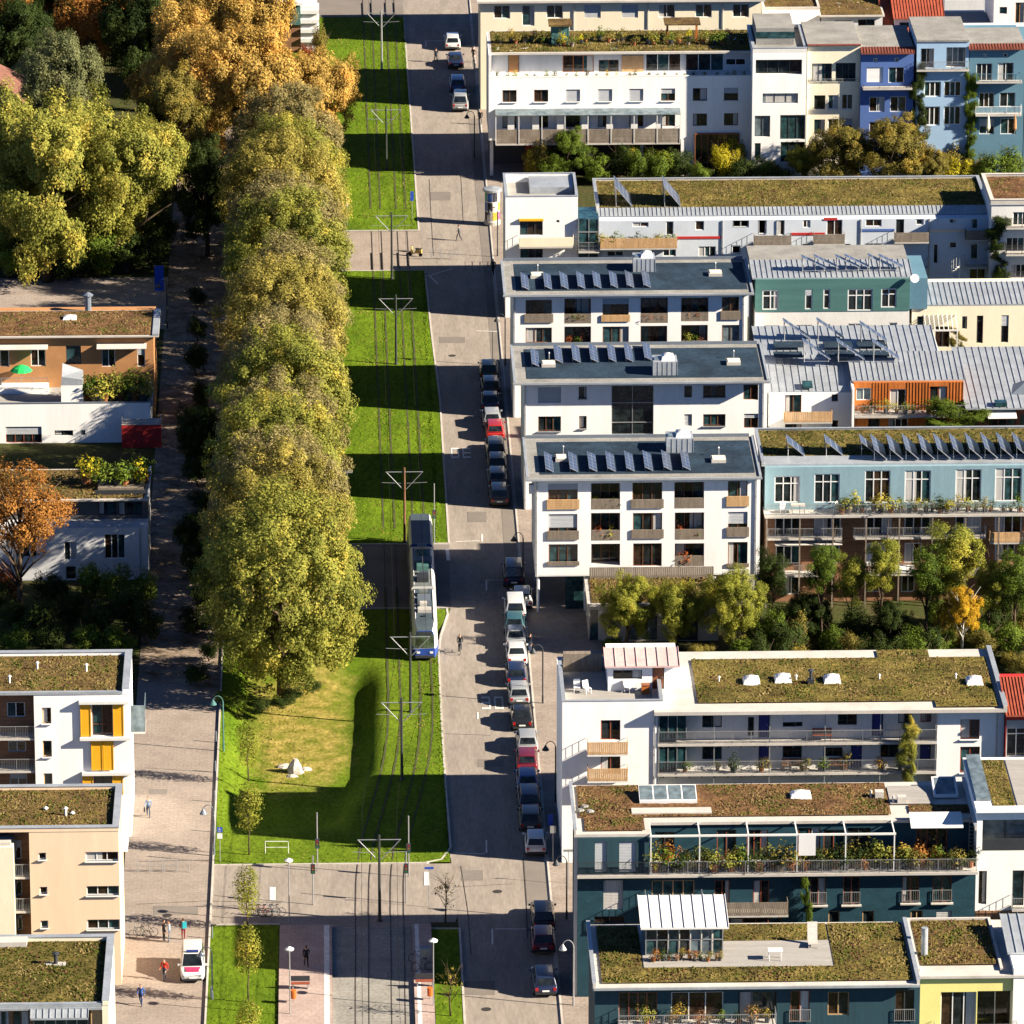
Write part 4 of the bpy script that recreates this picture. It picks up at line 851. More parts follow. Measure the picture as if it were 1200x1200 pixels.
MB().quad((X0 + .2, Y7 + .2, zc + .02), (X1 - .2, Y7 + .2, zc + .02), (X1 - .2, Y7 + 8.3, zc + .02), (X0 + .2, Y7 + 8.3, zc + .02)).build('terrace_floor', M_deck, Hk)
MB().box(X0 + .8, X0 + 4, Y7 + .3, Y7 + .9, zc + .03, zc + .55).build('planter_box', M_lightwood, Hk)
MB().box(X0 + 2.5, X1 - .3, Y7 + 4, Y7 + 8.2, zc + .021, zc + .7).build('raised_deck', M_zinc, Hk)
Xg = wx(ZA, 520, 930, Y7)
gb = MB(); gb.box(X1 + .02, Xg, Y7 - .3, Y7 + 4, 0, wz(ZA, 470, 880, Y7 - .3)); gbo = gb.build('glazed_bay', M_glasst, Hk)
gf_ = MB(); zz1 = wz(ZA, 470, 880, Y7 - .3)
for x in (X1 + .02, (X1 + Xg) / 2, Xg - .08): gf_.box(x, x + .08, Y7 - .36, Y7 - .302, 0, zz1)
for z in np.arange(1.6, zz1, 1.45): gf_.box(X1 + .02, Xg, Y7 - .37, Y7 - .303, z, z + .1)
gf_.build('bay_frame', M_metal, gbo)
for z in (4.4, 7.2): balcony(Hk, X1 + .02, Xg, Y7 - .38, z, 1.0, .95, M_metal, 'bars')
# the long row
XR = wx(ZB, 1066, 930, Y7); ztr = wz(ZB, 600, 880, Y7)
Hl = building('row_house_block', 'long pale row of houses with hanging balconies under an olive green roof', (Xg, Y7, 0), 'house')
lw = dict(n=2, fm=M_whitep, d=.16)
sp = [(ZA, (655, 893, 720, 912), lw), (ZA, (790, 890, 820, 945), {**lw, 'n': 1}), (ZA, (908, 888, 943, 925), {**lw, 'n': 1}), (ZA, (1058, 885, 1122, 915), lw), (ZA, (553, 1008, 620, 1030), lw), (ZA, (778, 995, 830, 1030), lw), (ZA, (920, 990, 990, 1032), {**lw, 'n': 3}), (ZA, (1055, 988, 1090, 1020), {**lw, 'n': 1}), (ZA, (1160, 885, 1195, 940), {**lw, 'n': 1}),
      (ZB, (30, 882, 95, 913), lw), (ZB, (133, 885, 162, 945), {**lw, 'n': 1}), (ZB, (207, 884, 238, 945), {**lw, 'n': 1}), (ZB, (312, 880, 342, 915), lw), (ZB, (407, 880, 470, 945), lw), (ZB, (563, 876, 628, 910), lw), (ZB, (686, 874, 718, 940), {**lw, 'n': 1, 'fm': M_darkf}), (ZB, (766, 874, 797, 904), {**lw, 'n': 1}), (ZB, (900, 872, 930, 898), {**lw, 'n': 1}), (ZB, (985, 872, 1015, 920), {**lw, 'n': 1}),
      (ZB, (22, 985, 60, 1018), {**lw, 'n': 1}), (ZB, (308, 980, 340, 1010), {**lw, 'n': 1}), (ZB, (440, 980, 502, 1030), {**lw, 'n': 3}), (ZB, (560, 978, 628, 1015), lw), (ZB, (835, 980, 855, 1060), {**lw, 'n': 1}), (ZB, (900, 972, 930, 998), {**lw, 'n': 1}), (ZB, (985, 980, 1015, 1045), {**lw, 'n': 1, 'gm': M_glasst}), (ZB, (980, 1075, 1045, 1130), lw), (ZB, (130, 1000, 190, 1040), lw)]
front(Hl, Y7, Xg + .02, XR, 0, ztr, Y7 + 9, sp, [mat('pale_blue_render', (.52, .57, .63), .85, .06, .5, fine=.04, fscale=5), M_inside])
for (x0_, x1_, yy) in ((115, 265, 990), (355, 480, 985), (680, 818, 978), (965, 1066, 970)):
    balcony(Hl, wx(ZB, x0_, yy, Y7 - 1.2), wx(ZB, x1_, yy, Y7 - 1.2), Y7, wz(ZB, x0_, yy - 5, Y7 - 1.2), 1.2, .95, M_greywood, 'boards')
    balcony(Hl, wx(ZB, x0_, yy, Y7 - 1.2), wx(ZB, x1_, yy, Y7 - 1.2), Y7, wz(ZB, x0_, yy - 5, Y7 - 1.2) - 2.8, 1.2, .95, M_metal, 'bars')
balcony(Hl, wx(ZA, 525, 995, Y7 - 1.5), wx(ZA, 835, 995, Y7 - 1.5), Y7, wz(ZA, 600, 998, Y7 - 1.5), 1.5, 1.0, M_lightwood, 'planks')
for (Zq, x0_, x1_, y_, m_) in ((ZA, 835, 1012, 955, M_redpanel), (ZB, 265, 400, 940, M_redpanel), (ZB, 545, 680, 925, M_blue), (ZB, 820, 960, 928, M_apricot), (ZB, 395, 450, 880, M_redpanel)):
    MB().box(wx(Zq, x0_, y_, Y7), wx(Zq, x1_, y_, Y7), Y7 - .05, Y7 - .004, wz(Zq, x0_, y_ + 5, Y7), wz(Zq, x0_, y_ - 5, Y7)).build('colour_band', m_, Hl)
for x_ in (1018, 1240 - 0): pipe(Hl, wx(ZA, x_, 930, Y7), Y7, 0, ztr)
for x_ in (545, 820): pipe(Hl, wx(ZB, x_, 930, Y7), Y7, 0, ztr)
Xrow = (wx(ZA, 530, 995, Y7), wx(ZA, 830, 995, Y7), wz(ZA, 600, 998, Y7 - 1.5)); zr = ztr + .05; ef = gy(ZB, 500, 862, zr); bk = gy(ZB, 500, 722, zr + .3)
rf = MB().box(Xg - .1, XR, ef.y - .1, bk.y, ztr + .001, zr).build('roof', M_zinc, Hl)
seamroof(rf, Xg - .1, XR, ef.y - .1, ef.y + 1.5, zr + .05, zr + .45, M_zinc, .42, .3, 'eaves_sheet')
parapet(rf, Xg - .1, XR, ef.y + 1.5, bk.y, zr + .001, zr + .62, .25, M_pale, M_zinc, 'LBR')
greenroof(rf, Xg + .16, XR - .26, ef.y + 1.52, bk.y - .26, zr + .42, M_sedumg, M_sedumg, 16, .14)
for px, py, ly in ((655, 830, 4.2), (850, 830, 4.2)): c = gy(ZA, px, py, zr + .5); solarX(rf, c.x - 1.65, c.y, c.y + ly, zr + .42, 1.65, 2.0, cols=4, rows=3)
# lower terraces and spiral stair in front of the row's right end
st = building('spiral_staircase', 'small spiral metal staircase between the hanging balconies of the pale row', (wx(ZB, 940, 1100, Y7 - 2.2), Y7 - 2.2, 0), 'staircase')
cx, cy = wx(ZB, 940, 1100, Y7 - 2.2), Y7 - 2.2; s = MB(); s.tube([(cx, cy, 0), (cx, cy, 6.4)], .06, 8)
for i in range(26):
    a = i * .42; z = .25 + i * .22; s.quad((cx + .06 * math.cos(a), cy + .06 * math.sin(a), z), (cx + .8 * math.cos(a), cy + .8 * math.sin(a), z), (cx + .8 * math.cos(a + .4), cy + .8 * math.sin(a + .4), z), (cx + .06 * math.cos(a + .4), cy + .06 * math.sin(a + .4), z))
    s.tube([(cx + .8 * math.cos(a), cy + .8 * math.sin(a), z), (cx + .8 * math.cos(a), cy + .8 * math.sin(a), z + .95)], .014, 4)
s.tube([(cx + .8 * math.cos(i * .42), cy + .8 * math.sin(i * .42), 1.2 + i * .22) for i in range(26)], .02, 5); s.build('stair_flight', M_offwhite, st)
# brown roofed neighbour with creepers
Yn = 622.0; X0 = wx(ZB, 1068, 900, Yn); zt = wz(ZB, 1150, 822, Yn)
Hn = building('row_house', 'house with brown planted roof and creeper-covered flank ending the pale row', (X0, Yn, 0), 'house')
front(Hn, Yn, X0, X0 + 12, 0, zt, Yn + 9.5, [(ZB, (1155, 852, 1215, 912), dict(n=3, fm=M_whitep)), (ZB, (1128, 955, 1200, 1010), dict(n=3, fm=M_whitep)), (ZB, (1145, 1062, 1210, 1115), dict(n=3, fm=M_whitep))], [M_offwhite, M_inside])
for zz in (915, 1022, 1128): balcony(Hn, wx(ZB, 1128, zz, Yn - 1.2), X0 + 12, Yn, wz(ZB, 1150, zz, Yn - 1.2), 1.3, .95, M_dark, 'bars')
parapet(Hn, X0 - .1, X0 + 12, Yn - .1, Yn + 9.5, zt + .001, zt + .5, .3, M_pale, M_pale); greenroof(Hn, X0 + .25, X0 + 11.6, Yn + .25, Yn + 9.1, zt + .3, M_sedumr, M_sedumr, 12)

# ---- the white gallery house at the top and the painted town houses
Y8 = 676.4; X0 = wx(ZA, 78, 420, Y8); X1 = wx(ZA, 1137, 420, Y8)
zf = wz(ZA, 400, 312, Y8); zlow = wz(ZA, 400, 562, Y8)
H8 = building('apartment_house', 'long white apartment house with a planted roof terrace and open parking bays below', (X0, Y8, 0), 'house')
o_w = dict(n=2, fm=M_brownf, sill=M_white); sp = []
for i, x in enumerate((133, 260, 388, 517, 642, 770, 898, 1023)):
    sp.append((ZA, (x, 362 - i * 1.3, x + 57, 410 - i), {**o_w, **(dict(blind=.98) if i in (2, 3, 4) else {})})); sp.append((ZA, (x, 464 - i * 1.3, x + 57, 515 - i * 1.5), {**o_w, 'sill': None, 'curtain': .3 if i % 2 else 0}))
front(H8, Y8, X0, X1, zlow, zf, Y8 + 10.5, sp, [M_white, M_inside])
xa, xb = wx(ZA, 105, 540, Y8 - 1.3), wx(ZA, 848, 540, Y8 - 1.3)
b = MB(); b.box(xa, xb, Y8 - 1.4, Y8 - .003, zlow - .18, zlow + .02); bb = b.build('gallery', M_pale, H8)
rail(bb, xa + .03, xb - .03, Y8 - 1.35, zlow + .02, wz(ZA, 400, 520, Y8 - 1.35) - zlow, 1.3, M_greywood, 'boards')
za_ = wz(ZA, 400, 448, Y8 - .8); MB().hexa([(xa, Y8 - 1.5, za_ - .25), (xb, Y8 - 1.5, za_ - .25), (xb, Y8 - .004, za_ + .05), (xa, Y8 - .004, za_ + .05), (xa, Y8 - 1.5, za_ - .19), (xb, Y8 - 1.5, za_ - .19), (xb, Y8 - .004, za_ + .11), (xa, Y8 - .004, za_ + .11)]).build('gallery_canopy', M_glasspale, H8)
for i in range(9): x = xa + (xb - xa - .08) * i / 8; MB().box(x, x + .08, Y8 - 1.45, Y8 - 1.37, zlow + .02, za_ - .24).build('gallery_post', M_offwhite, H8)
for i in range(7): MB().box(xa + (xb - xa) * (i + .5) / 7.5, xa + (xb - xa) * (i + .5) / 7.5 + .7, Y8 - .9, Y8 - .86, zlow + .02, za_ - .2).build('screen', M_offwhite, H8)
# parking level: back wall, columns, red box
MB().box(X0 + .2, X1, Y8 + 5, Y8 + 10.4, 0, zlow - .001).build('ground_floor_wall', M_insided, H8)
for x in (X0 + .12, X0 + 5, X0 + 10.5, X0 + 16): MB().box(x, x + .35, Y8 + .1, Y8 + .45, 0, zlow - .001).build('column', M_offwhite, H8)
MB().box(wx(ZA, 230, 610, Y8 + 1), wx(ZA, 300, 610, Y8 + 1), Y8 + 1, Y8 + 4.9, 0, zlow - .3).build('red_store', M_redpanel, H8)
xg = wx(ZA, 850, 600, Y8); MB().box(xg, X1, Y8 + .01, Y8 + 4.9, 0, zlow - .001).build('lower_wall', M_white, H8)
g0, g1 = wx(ZA, 905, 600, Y8 - .2), wx(ZA, 1085, 600, Y8 - .2); cs = MB()
zc1 = wz(ZA, 1000, 540, Y8 - .2)
for i in range(8): x = g0 + (g1 - g0 - .1) * i / 7; cs.box(x, x + .1, Y8 - .3, Y8 - .2, 0, zc1)
cs.box(g0, g1, Y8 - .32, Y8 - .2, zc1, zc1 + .18); cs.build('conservatory_frame', M_browndoor, H8); MB().box(g0 + .02, g1 - .02, Y8 - .19, Y8 - .01, .1, zc1).build('conservatory_glass', M_glass, H8)
# set-back storey
Ys = Y8 + 2.3; zs1 = wz(ZA, 500, 208, Ys); XS0 = wx(ZA, 90, 250, Ys)
sb = dict(n=2, fm=M_whitep, d=.14)
front(H8, Ys, XS0, X1, zf - .6, zs1, Y8 + 10.4, [(ZA, (375, 222, 500, 290), {**sb, 'n': 3, 'fm': M_orangewood}), (ZA, (520, 240, 600, 290), {**sb, 'fm': M_brownf}), (ZA, (708, 215, 850, 285), {**sb, 'n': 3}), (ZA, (868, 215, 1022, 285), {**sb, 'n': 3}), (ZA, (1030, 235, 1110, 262), sb)], [M_greywhite, M_inside], name='attic_wall')
door(H8, (wx(ZA, 158, 250, Ys), wx(ZA, 198, 250, Ys), zf - .3, wz(ZA, 180, 218, Ys)), Ys - .08, M_tan)
MB().box(wx(ZA, 612, 250, Ys), wx(ZA, 700, 250, Ys), Ys - .09, Ys - .004, zf - .3, wz(ZA, 650, 222, Ys)).build('timber_panel', M_lightwood, H8)
MB().box(X0 + .3, X1 - .2, Y8 + .3, Ys - .01, zf - .25, zf - .2).build('terrace_floor', M_deck, H8)
parapet(H8, X0, X1, Y8, Y8 + 10.4, zf + .001, zf + .12, .3, M_offwhite, None, 'F')
parapet(H8, X0, X1, Y8 + .302, Y8 + 10.3, zf + .001, zf + 2.4, .3, M_offwhite, None, 'L', 'side_wall')
ro = MB().box(XS0 - .2, X1 + .1, Ys - 1.1, Y8 + 10.6, zs1 + .001, zs1 + .22).build('attic_roof', M_pale, H8)
greenroof(ro, XS0, X1, Ys - .8, Y8 + 10.3, zs1 + .24, M_sedumg, M_sedumg, 12, .2)
H8r = (XS0, X1, Ys + 2.5, zs1 + .24, zf - .2)
for (px, w_, py) in ((330, 70, 180), (795, 120, 175)):   # two small roof huts in the planting
    c = gy(ZA, px, py, zs1 + .24); w = w_ / 3.43 / 10.9; hh = 2.3
    hb = MB()
    for (dx, dy) in ((0, 0), (w - .12, 0), (0, 2), (w - .12, 2)): hb.box(c.x + dx, c.x + dx + .12, c.y + dy, c.y + dy + .12, zs1 + .22, zs1 + hh)
    if w_ == 70: hb.box(c.x + .13, c.x + w - .13, c.y + .02, c.y + 2.08, zs1 + .22, zs1 + hh - .02)
    hu = hb.build('roof_hut', M_green if w_ == 70 else M_orangewood, ro); MB().box(c.x - .3, c.x + w + .3, c.y - .4, c.y + 2.5, zs1 + hh, zs1 + hh + .16).build('hut_roof', M_sedum, hu)
# cream block behind
Y9 = 703.5; X0 = wx(ZA, 45, 60, Y9); X1 = wx(ZA, 1172, 60, Y9); zt = wz(ZA, 500, 6, Y9)
H9 = building('apartment_house', 'cream apartment house with a row of white-framed windows rising behind the planted roof terrace', (X0, Y9, 0), 'house')
sp = [(ZA, (x, 22 - i * .8, x + w, (75 if i != 1 else 105) - i * .8), dict(n=2 if i != 1 else 1, fm=M_whitep, **(dict(blind=.97) if i in (3, 4) else {}))) for i, (x, w) in enumerate(((98, 66), (212, 50), (310, 66), (462, 66), (612, 66), (760, 66), (908, 66), (1058, 66)))]
sp += [(ZA, (x, 125, x + 66, 178), dict(n=2, fm=M_whitep)) for x in (98, 310, 462, 612, 760, 908, 1058)]
front(H9, Y9, X0, X1, 0, zt, Y9 + 11, sp, [M_cream, M_inside])
for x in (420, 718, 1018): pipe(H9, wx(ZA, x, 60, Y9), Y9, 0, zt)
MB().box(X0 - .4, X1 + .4, Y9 - .6, Y9 + 11.4, zt + .001, zt + .22).build('roof', M_pale, H9)
greenroof(H9, X0, X1, Y9 + .2, Y9 + 11, zt + .26, M_sedum, M_sedum, 8)

# painted town houses
def town(label, xl, xr, ytop, m, specs, Y, zoom=ZB, depth=10, cap=M_pale, coping=None, name='town_house'):
    X0 = wx(zoom, xl, 400, Y); X1 = wx(zoom, xr, 400, Y); zt = wz(zoom, (xl + xr) / 2, ytop, Y)
    h = building(name, label, (X0, Y, 0), 'house', 'painted town houses')
    front(h, Y, X0 + .01, X1 - .01, 0, zt, Y + depth, specs, [m, M_inside])
    return h, X0, X1, zt
YA = 674.5
dk = dict(n=3, fm=M_darkf, d=.25)
h, X0, X1, zt = town('white cubic town house with wide strip windows', 108, 325, 212, M_white, [(ZB, (122, 240, 308, 300), {**dk, 'n': 4, 'd': .6}), (ZB, (150, 375, 292, 415), {**dk, 'gm': M_glasspale, 'vm': M_curtain, 'curtain': .9}), (ZB, (220, 462, 325, 560), {**dk, 'gm': M_glasst}), (ZB, (118, 465, 180, 550), {**dk, 'n': 2, 'gm': M_glasspale}), (ZB, (118, 575, 142, 640), {**dk, 'n': 1}), (ZB, (222, 570, 320, 650), dk)], YA)
parapet(h, X0, X1, YA, YA + 10, zt + .001, zt + .5, .25, M_offwhite, M_zinc); MB().quad((X0 + .25, YA + .25, zt + .2), (X1 - .25, YA + .25, zt + .2), (X1 - .25, YA + 9.7, zt + .2), (X0 + .25, YA + 9.7, zt + .2)).build('gravel', M_gravel, h)
MB().box(X0 + .5, X1 - 1.2, YA + 2.6, YA + 9, zt + .2, zt + 2.0).build('roof_room', M_gravel, h); MB().box(X0 + .4, X1 - 1.1, YA + 2.58, YA + 2.599, zt + .9, zt + 1.6).build('roof_room_glazing', M_glasst, h)
h, X0, X1, zt = town('cream town house with narrow dark windows in rows', 327, 540, 185, M_cream, [(ZB, (348, 255, 428, 328), {**dk}), (ZB, (443, 253, 524, 328), dk), (ZB, (357, 383, 402, 440), {**dk, 'n': 1, 'd': .3}), (ZB, (413, 382, 455, 440), {**dk, 'n': 2, 'fm': M_whitep}), (ZB, (468, 380, 512, 440), {**dk, 'n': 2, 'fm': M_whitep}), (ZB, (357, 480, 400, 540), {**dk, 'n': 2}), (ZB, (412, 478, 453, 540), {**dk, 'n': 2, 'fm': M_whitep}), (ZB, (468, 476, 510, 540), {**dk, 'n': 2, 'fm': M_whitep})], YA + .6)
MB().box(X0, X1, YA + .3, YA + 10.6, zt + .001, zt + .12).build('roof', M_gravel, h); MB().box(X0, X1, YA + .25, YA + .75, zt + .121, zt + .2).build('coping', M_brick, h); rail(h, X0 + .1, X1 - .1, YA + .5, wz(ZB, 430, 330, YA + .6), .4, None, M_metal)
h, X0, X1, zt = town('deep blue town house with white shutters and ivy', 542, 755, 212, M_blue, [(ZB, (595, 233, 612, 252), dict(n=1, fm=M_whitep)), (ZB, (680, 232, 696, 250), dict(n=1, fm=M_whitep)), (ZB, (568, 270, 633, 332), dict(n=2, fm=M_whitep, blind=.98, vm=M_whitep)), (ZB, (655, 270, 718, 334), dict(n=2, fm=M_whitep)), (ZB, (578, 390, 640, 450), dict(n=2, fm=M_whitep)), (ZB, (662, 388, 726, 450), dict(n=2, fm=M_whitep)), (ZB, (578, 490, 640, 560), dict(n=2, fm=M_whitep)), (ZB, (662, 490, 726, 560), dict(n=2, fm=M_whitep))], YA)
seamroof(h, X0, X1, YA - .5, YA + .8, zt + .1, zt + .45, M_brick, .3); MB().box(X0, X1, YA + .81, YA + 10, zt + .001, zt + .42).build('flat_roof', M_gravel, h); zq = wz(ZB, 650, 355, YA - .9); balcony(h, X0 + .2, X1 - .2, YA, zq, 1.0, .3, M_dark, 'bars')
h, X0, X1, zt = town('pale blue town house with tall white-framed windows and a recessed loggia', 765, 975, 168, M_lightblue, [(ZB, (785, 195, 838, 272), dict(n=2, fm=M_whitep, d=.9, k='loggia')), (ZB, (888, 190, 965, 270), dict(n=3, fm=M_whitep, k='loggia', d=.9, gm=M_glasspale)), (ZB, (798, 328, 866, 390), dict(n=3, fm=M_whitep, fw=.11)), (ZB, (878, 327, 948, 388), dict(n=3, fm=M_whitep, fw=.11)), (ZB, (798, 428, 862, 505), dict(n=3, fm=M_whitep, fw=.11)), (ZB, (877, 427, 946, 503), dict(n=3, fm=M_whitep, fw=.11))], YA)
balcony(h, X0, X1, YA, wz(ZB, 870, 282, YA - .6), .6, .9, M_metal, 'bars'); MB().box(X0, X1, YA - .1, YA + 10, zt + .001, zt + .2).build('roof', M_gravel, h)
h, X0, X1, zt = town('teal town house with glazed balconies and folded parasols on its terrace', 977, 1200, 195, M_tealblue, [(ZB, (1034, 216, 1050, 234), dict(n=1, fm=M_whitep)), (ZB, (1118, 214, 1134, 232), dict(n=1, fm=M_whitep)), (ZB, (1008, 255, 1072, 330), dict(n=3, fm=M_whitep)), (ZB, (1095, 252, 1158, 328), dict(n=2, fm=M_whitep, curtain=.3)), (ZB, (1018, 373, 1080, 432), dict(n=3, fm=M_whitep)), (ZB, (1102, 372, 1165, 430), dict(n=2, fm=M_whitep)), (ZB, (1020, 478, 1080, 540), dict(n=2, fm=M_whitep)), (ZB, (1105, 476, 1168, 540), dict(n=2, fm=M_whitep))], YA)
seamroof(h, X0 - .1, X1, YA - .5, YA + .6, zt + .1, zt + .4, M_brick, .3); MB().box(X0, X1, YA + .61, YA + 7.5, zt + .001, zt + .36).build('flat_roof', M_gravel, h)
for zz in (330, 462): balcony(h, X0 + .7, X1 - .3, YA, wz(ZB, 1080, zz, YA - .9), .9, .9, M_tealblue if zz == 330 else M_whitep, 'bars')
h, X0, X1, zt = town('teal end house mostly beyond the edge of the picture', 1202, 1400, 200, M_tealblue, [(ZB, (1240, 255, 1300, 330), dict(n=3, fm=M_whitep))], YA)
# roofs further behind
YB = 712.0
def backhouse(label, Zq, xl, xr, yt, m, Y, specs=(), depth=10, name='house'):
    X0 = wx(Zq, xl, 60, Y); X1 = wx(Zq, xr, 60, Y); zt = wz(Zq, (xl + xr) / 2, yt, Y)
    h = building(name, label, (X0, Y, 0), 'house', 'houses behind the painted row'); front(h, Y, X0, X1, 0, zt, Y + depth, list(specs), [m, M_inside]); return h, X0, X1, zt
h, X0, X1, zt = backhouse('white house wing with one small dark window and a sloping shadow', ZB, 150, 380, 40, M_white, YB, [(ZB, (185, 98, 212, 116), dict(n=1, fm=M_darkf))]); parapet(h, X0, X1, YB, YB + 9, zt + .001, zt + .3, .25, M_pale); greenroof(h, X0 + .25, X1 - .25, YB + .25, YB + 8.7, zt + .1, M_sedum, M_sedum, 8)
h, X0, X1, zt = backhouse('low house with a planted brown roof and glazed terrace doors', ZB, 385, 632, 65, M_greywhite, YB, [(ZB, (440, 82, 508, 135), dict(n=2, fm=M_darkf)), (ZB, (533, 78, 600, 135), dict(n=2, fm=M_darkf))]); MB().box(X0 - .2, X1 + .2, YB - .4, YB + 10, zt + .001, zt + .18).build('roof', M_pale, h); greenroof(h, X0, X1, YB - .2, YB + 9.6, zt + .2, M_sedum, M_sedum, 10)
h, X0, X1, zt = backhouse('house with a red tiled pitched roof and white dormer', ZB, 640, 888, 160, M_pale, YB - 1, [])
e = gy(ZB, 640, 160, zt + .1); Xd0, Xd1 = wx(ZB, 682, 100, YB), wx(ZB, 850, 100, YB)
tr = seamroof(h, X0 - .2, X1 + .1, e.y, e.y + 9, zt + .1, zt + 4.6, M_redtile, .32, name='tiled_roof')
front(h, YB + .6, Xd0, Xd1, zt + .3, wz(ZB, 760, 74, YB + .6), YB + 7, [(ZB, (700, 90, 758, 125), dict(n=2, fm=M_darkf)), (ZB, (772, 88, 830, 122), dict(n=2, fm=M_darkf))], [M_white, M_inside], name='dormer')
zd = wz(ZB, 760, 70, YB + .3); seamroof(h, Xd0 - .2, Xd1 + .2, YB, YB + 8, zd, zd + 2.6, M_redtile, .32, name='dormer_roof')
h, X0, X1, zt = backhouse('house with a grey roof terrace and timber pergola behind the pale blue house', ZB, 892, 1075, 130, M_greywhite, YB, []); rail(h, X0 + .2, X1 - .2, YB + .2, zt, 1.0, None, M_metal); MB().box(X0, X1, YB + .02, YB + 9, zt + .001, zt + .05).build('terrace_floor', M_deck, h)
h, X0, X1, zt = backhouse('tall white house with small square windows at the end of the back row', ZB, 1078, 1300, -20, M_white, YB + 1, [(ZB, (1102, 28, 1132, 56), dict(n=1, fm=M_darkf)), (ZB, (1104, 95, 1130, 110), dict(n=1, fm=M_darkf)), (ZB, (1165, 10, 1200, 120), dict(n=2, fm=M_tan))]); 
h, X0, X1, zt = backhouse('white house front with red trim behind the teal house', ZB, 976, 1300, 185, M_offwhite, YA + 8, []); 
h, X0, X1, zt = backhouse('flat roofed house with orange autumn shrubs on its roof', ZB, 150, 390, 15, M_offwhite, YB + 24, [])
h, X0, X1, zt = backhouse('cream flat roofed house at the far edge', ZB, -380, 140, -60, M_cream, YB + 26, [])
h, X0, X1, zt = backhouse('grey roofed house in the far row', ZB, 400, 640, -10, M_greywhite, YB + 24, []); greenroof(h, X0, X1, YB + 24.2, YB + 33, zt + .05, M_sedum, M_sedum, 8)
h, X0, X1, zt = backhouse('far row house with a dark roof terrace', ZB, 880, 1070, 0, M_greywhite, YB + 24, []); greenroof(h, X0, X1, YB + 24.2, YB + 33, zt + .05, M_sedumg, M_sedumg, 8)
hf = building('apartment_house', 'far pale apartment block behind the cream house beyond the upper cross street', (17.6, 730, 0), 'house'); front(hf, 730.5, 17.6, 44, 0, 9.5, 741, [(ID, (590 + i * 38, -22, 612 + i * 38, -4), dict(n=2, fm=M_whitep)) for i in range(7)], [M_offwhite, M_inside]); MB().box(17.3, 44.3, 730, 741.4, 9.501, 9.8).build('roof', M_gravel, hf)

# ---- white gallery house with blue doors
Y3 = 478.5; zr = 12.7
fr = gy(ZG, 800, 390, zr); bk = gy(ZH, 700, 85, zr); YB3 = bk.y
Xl = wx(ZG, 78, 500, Y3); Xm = wx(ZG, 541, 500, Y3); Xq = wx(ZH, 793, 500, Y3); Xr = wx(ZH, 1072, 520, Y3) ; Xe = wx(ZH, 1108, 400, Y3)
H3 = building('gallery_house', 'white house with two open access galleries, blue doors and an olive roof', (Xl, Y3, 0), 'house')
zp = wz(ZG, 300, 337, Y3)
front(H3, Y3, Xl, Xm, 0, zp - .9, YB3 - 1, [(ZG, (265, 430, 360, 527), dict(n=2, fm=M_redwood)), (ZG, (265, 605, 360, 692), dict(n=2, fm=M_redwood)), (ZG, (265, 780, 360, 870), dict(n=2, fm=M_redwood))], [M_white, M_inside], name='end_block')
for yy in (597, 725): balcony(H3, wx(ZG, 200, yy, Y3 - 1.2), wx(ZG, 397, yy, Y3 - 1.2), Y3, wz(ZG, 300, yy, Y3 - 1.2), 1.2, 1.0, M_lightwood, 'planks', M_offwhite)
pipe(H3, Xm - .25, Y3, 0, zp - 1.2)
YG = Y3 + .95
def sg(Zq, r, **k): return (Zq, r, {**dict(n=2, fm=M_darkf, d=.16), **k})
front(H3, YG, Xm - .02, Xq + .02, 0, zr - .3, YB3 - .5, [sg(ZG, (757, 405, 852, 465)), sg(ZG, (978, 415, 1008, 505), n=1), sg(ZG, (1030, 400, 1083, 515), k='door'), sg(ZG, (1147, 440, 1210, 462), n=1), sg(ZG, (757, 555, 852, 620)), sg(ZG, (1030, 553, 1083, 668), k='door'), sg(ZG, (1147, 555, 1240, 612)),
    sg(ZH, (72, 388, 162, 445), blind=.65, vm=M_whitep), sg(ZH, (327, 382, 417, 438)), sg(ZH, (487, 380, 540, 490), k='door'), sg(ZH, (610, 378, 668, 430)), sg(ZH, (715, 376, 766, 425), fm=M_redwood), sg(ZH, (260, 530, 350, 585)), sg(ZH, (388, 528, 440, 640), k='door'), sg(ZH, (523, 527, 613, 590)), sg(ZH, (712, 525, 763, 605), k='door')], [M_offwhite, M_inside], name='gallery_wall')
for (y0_, y1_) in ((408, 520), (562, 668)): # green glazed corner cabins of the galleries
    x0_, x1_ = wx(ZG, 545, 450, YG - .5), wx(ZG, 680, 450, YG - .5); g = MB().box(x0_, x1_, YG - .9, YG - .01, wz(ZG, 600, y1_, YG - .9), wz(ZG, 600, y0_, YG - .9)).build('glazed_cabin', M_glasst, H3)
    fmb = MB()
    for i in range(4): x = x0_ + (x1_ - x0_ - .06) * i / 3; fmb.box(x, x + .06, YG - .95, YG - .903, wz(ZG, 600, y1_, YG - .9), wz(ZG, 600, y0_, YG - .9))
    fmb.build('cabin_frame', M_metal, g)
zgal0 = wz(ZG, 800, 545, Y3 - .1)
for (y0_, ky) in ((545, 555), (690, 720)):
    zs = wz(ZG, 800, y0_, Y3 - .1); s = MB().box(Xm + .01, Xq - .01, Y3 - .1, YG - .003, zs - .2, zs).build('gallery_floor', M_pale, H3); rail(s, Xm + .05, Xq - .05, Y3 - .05, zs, 1.0, None, M_metal, 'bars', pitch=.12)
    Xgal = (Xm, Xq, zs); jb = MB()
    for i in range(17): jb.box(Xm + .4 + i * 1.0, Xm + .52 + i * 1.0, Y3 - .08, YG - .05, zs - .34, zs - .201)
    jb.build('joists', M_dark, s)
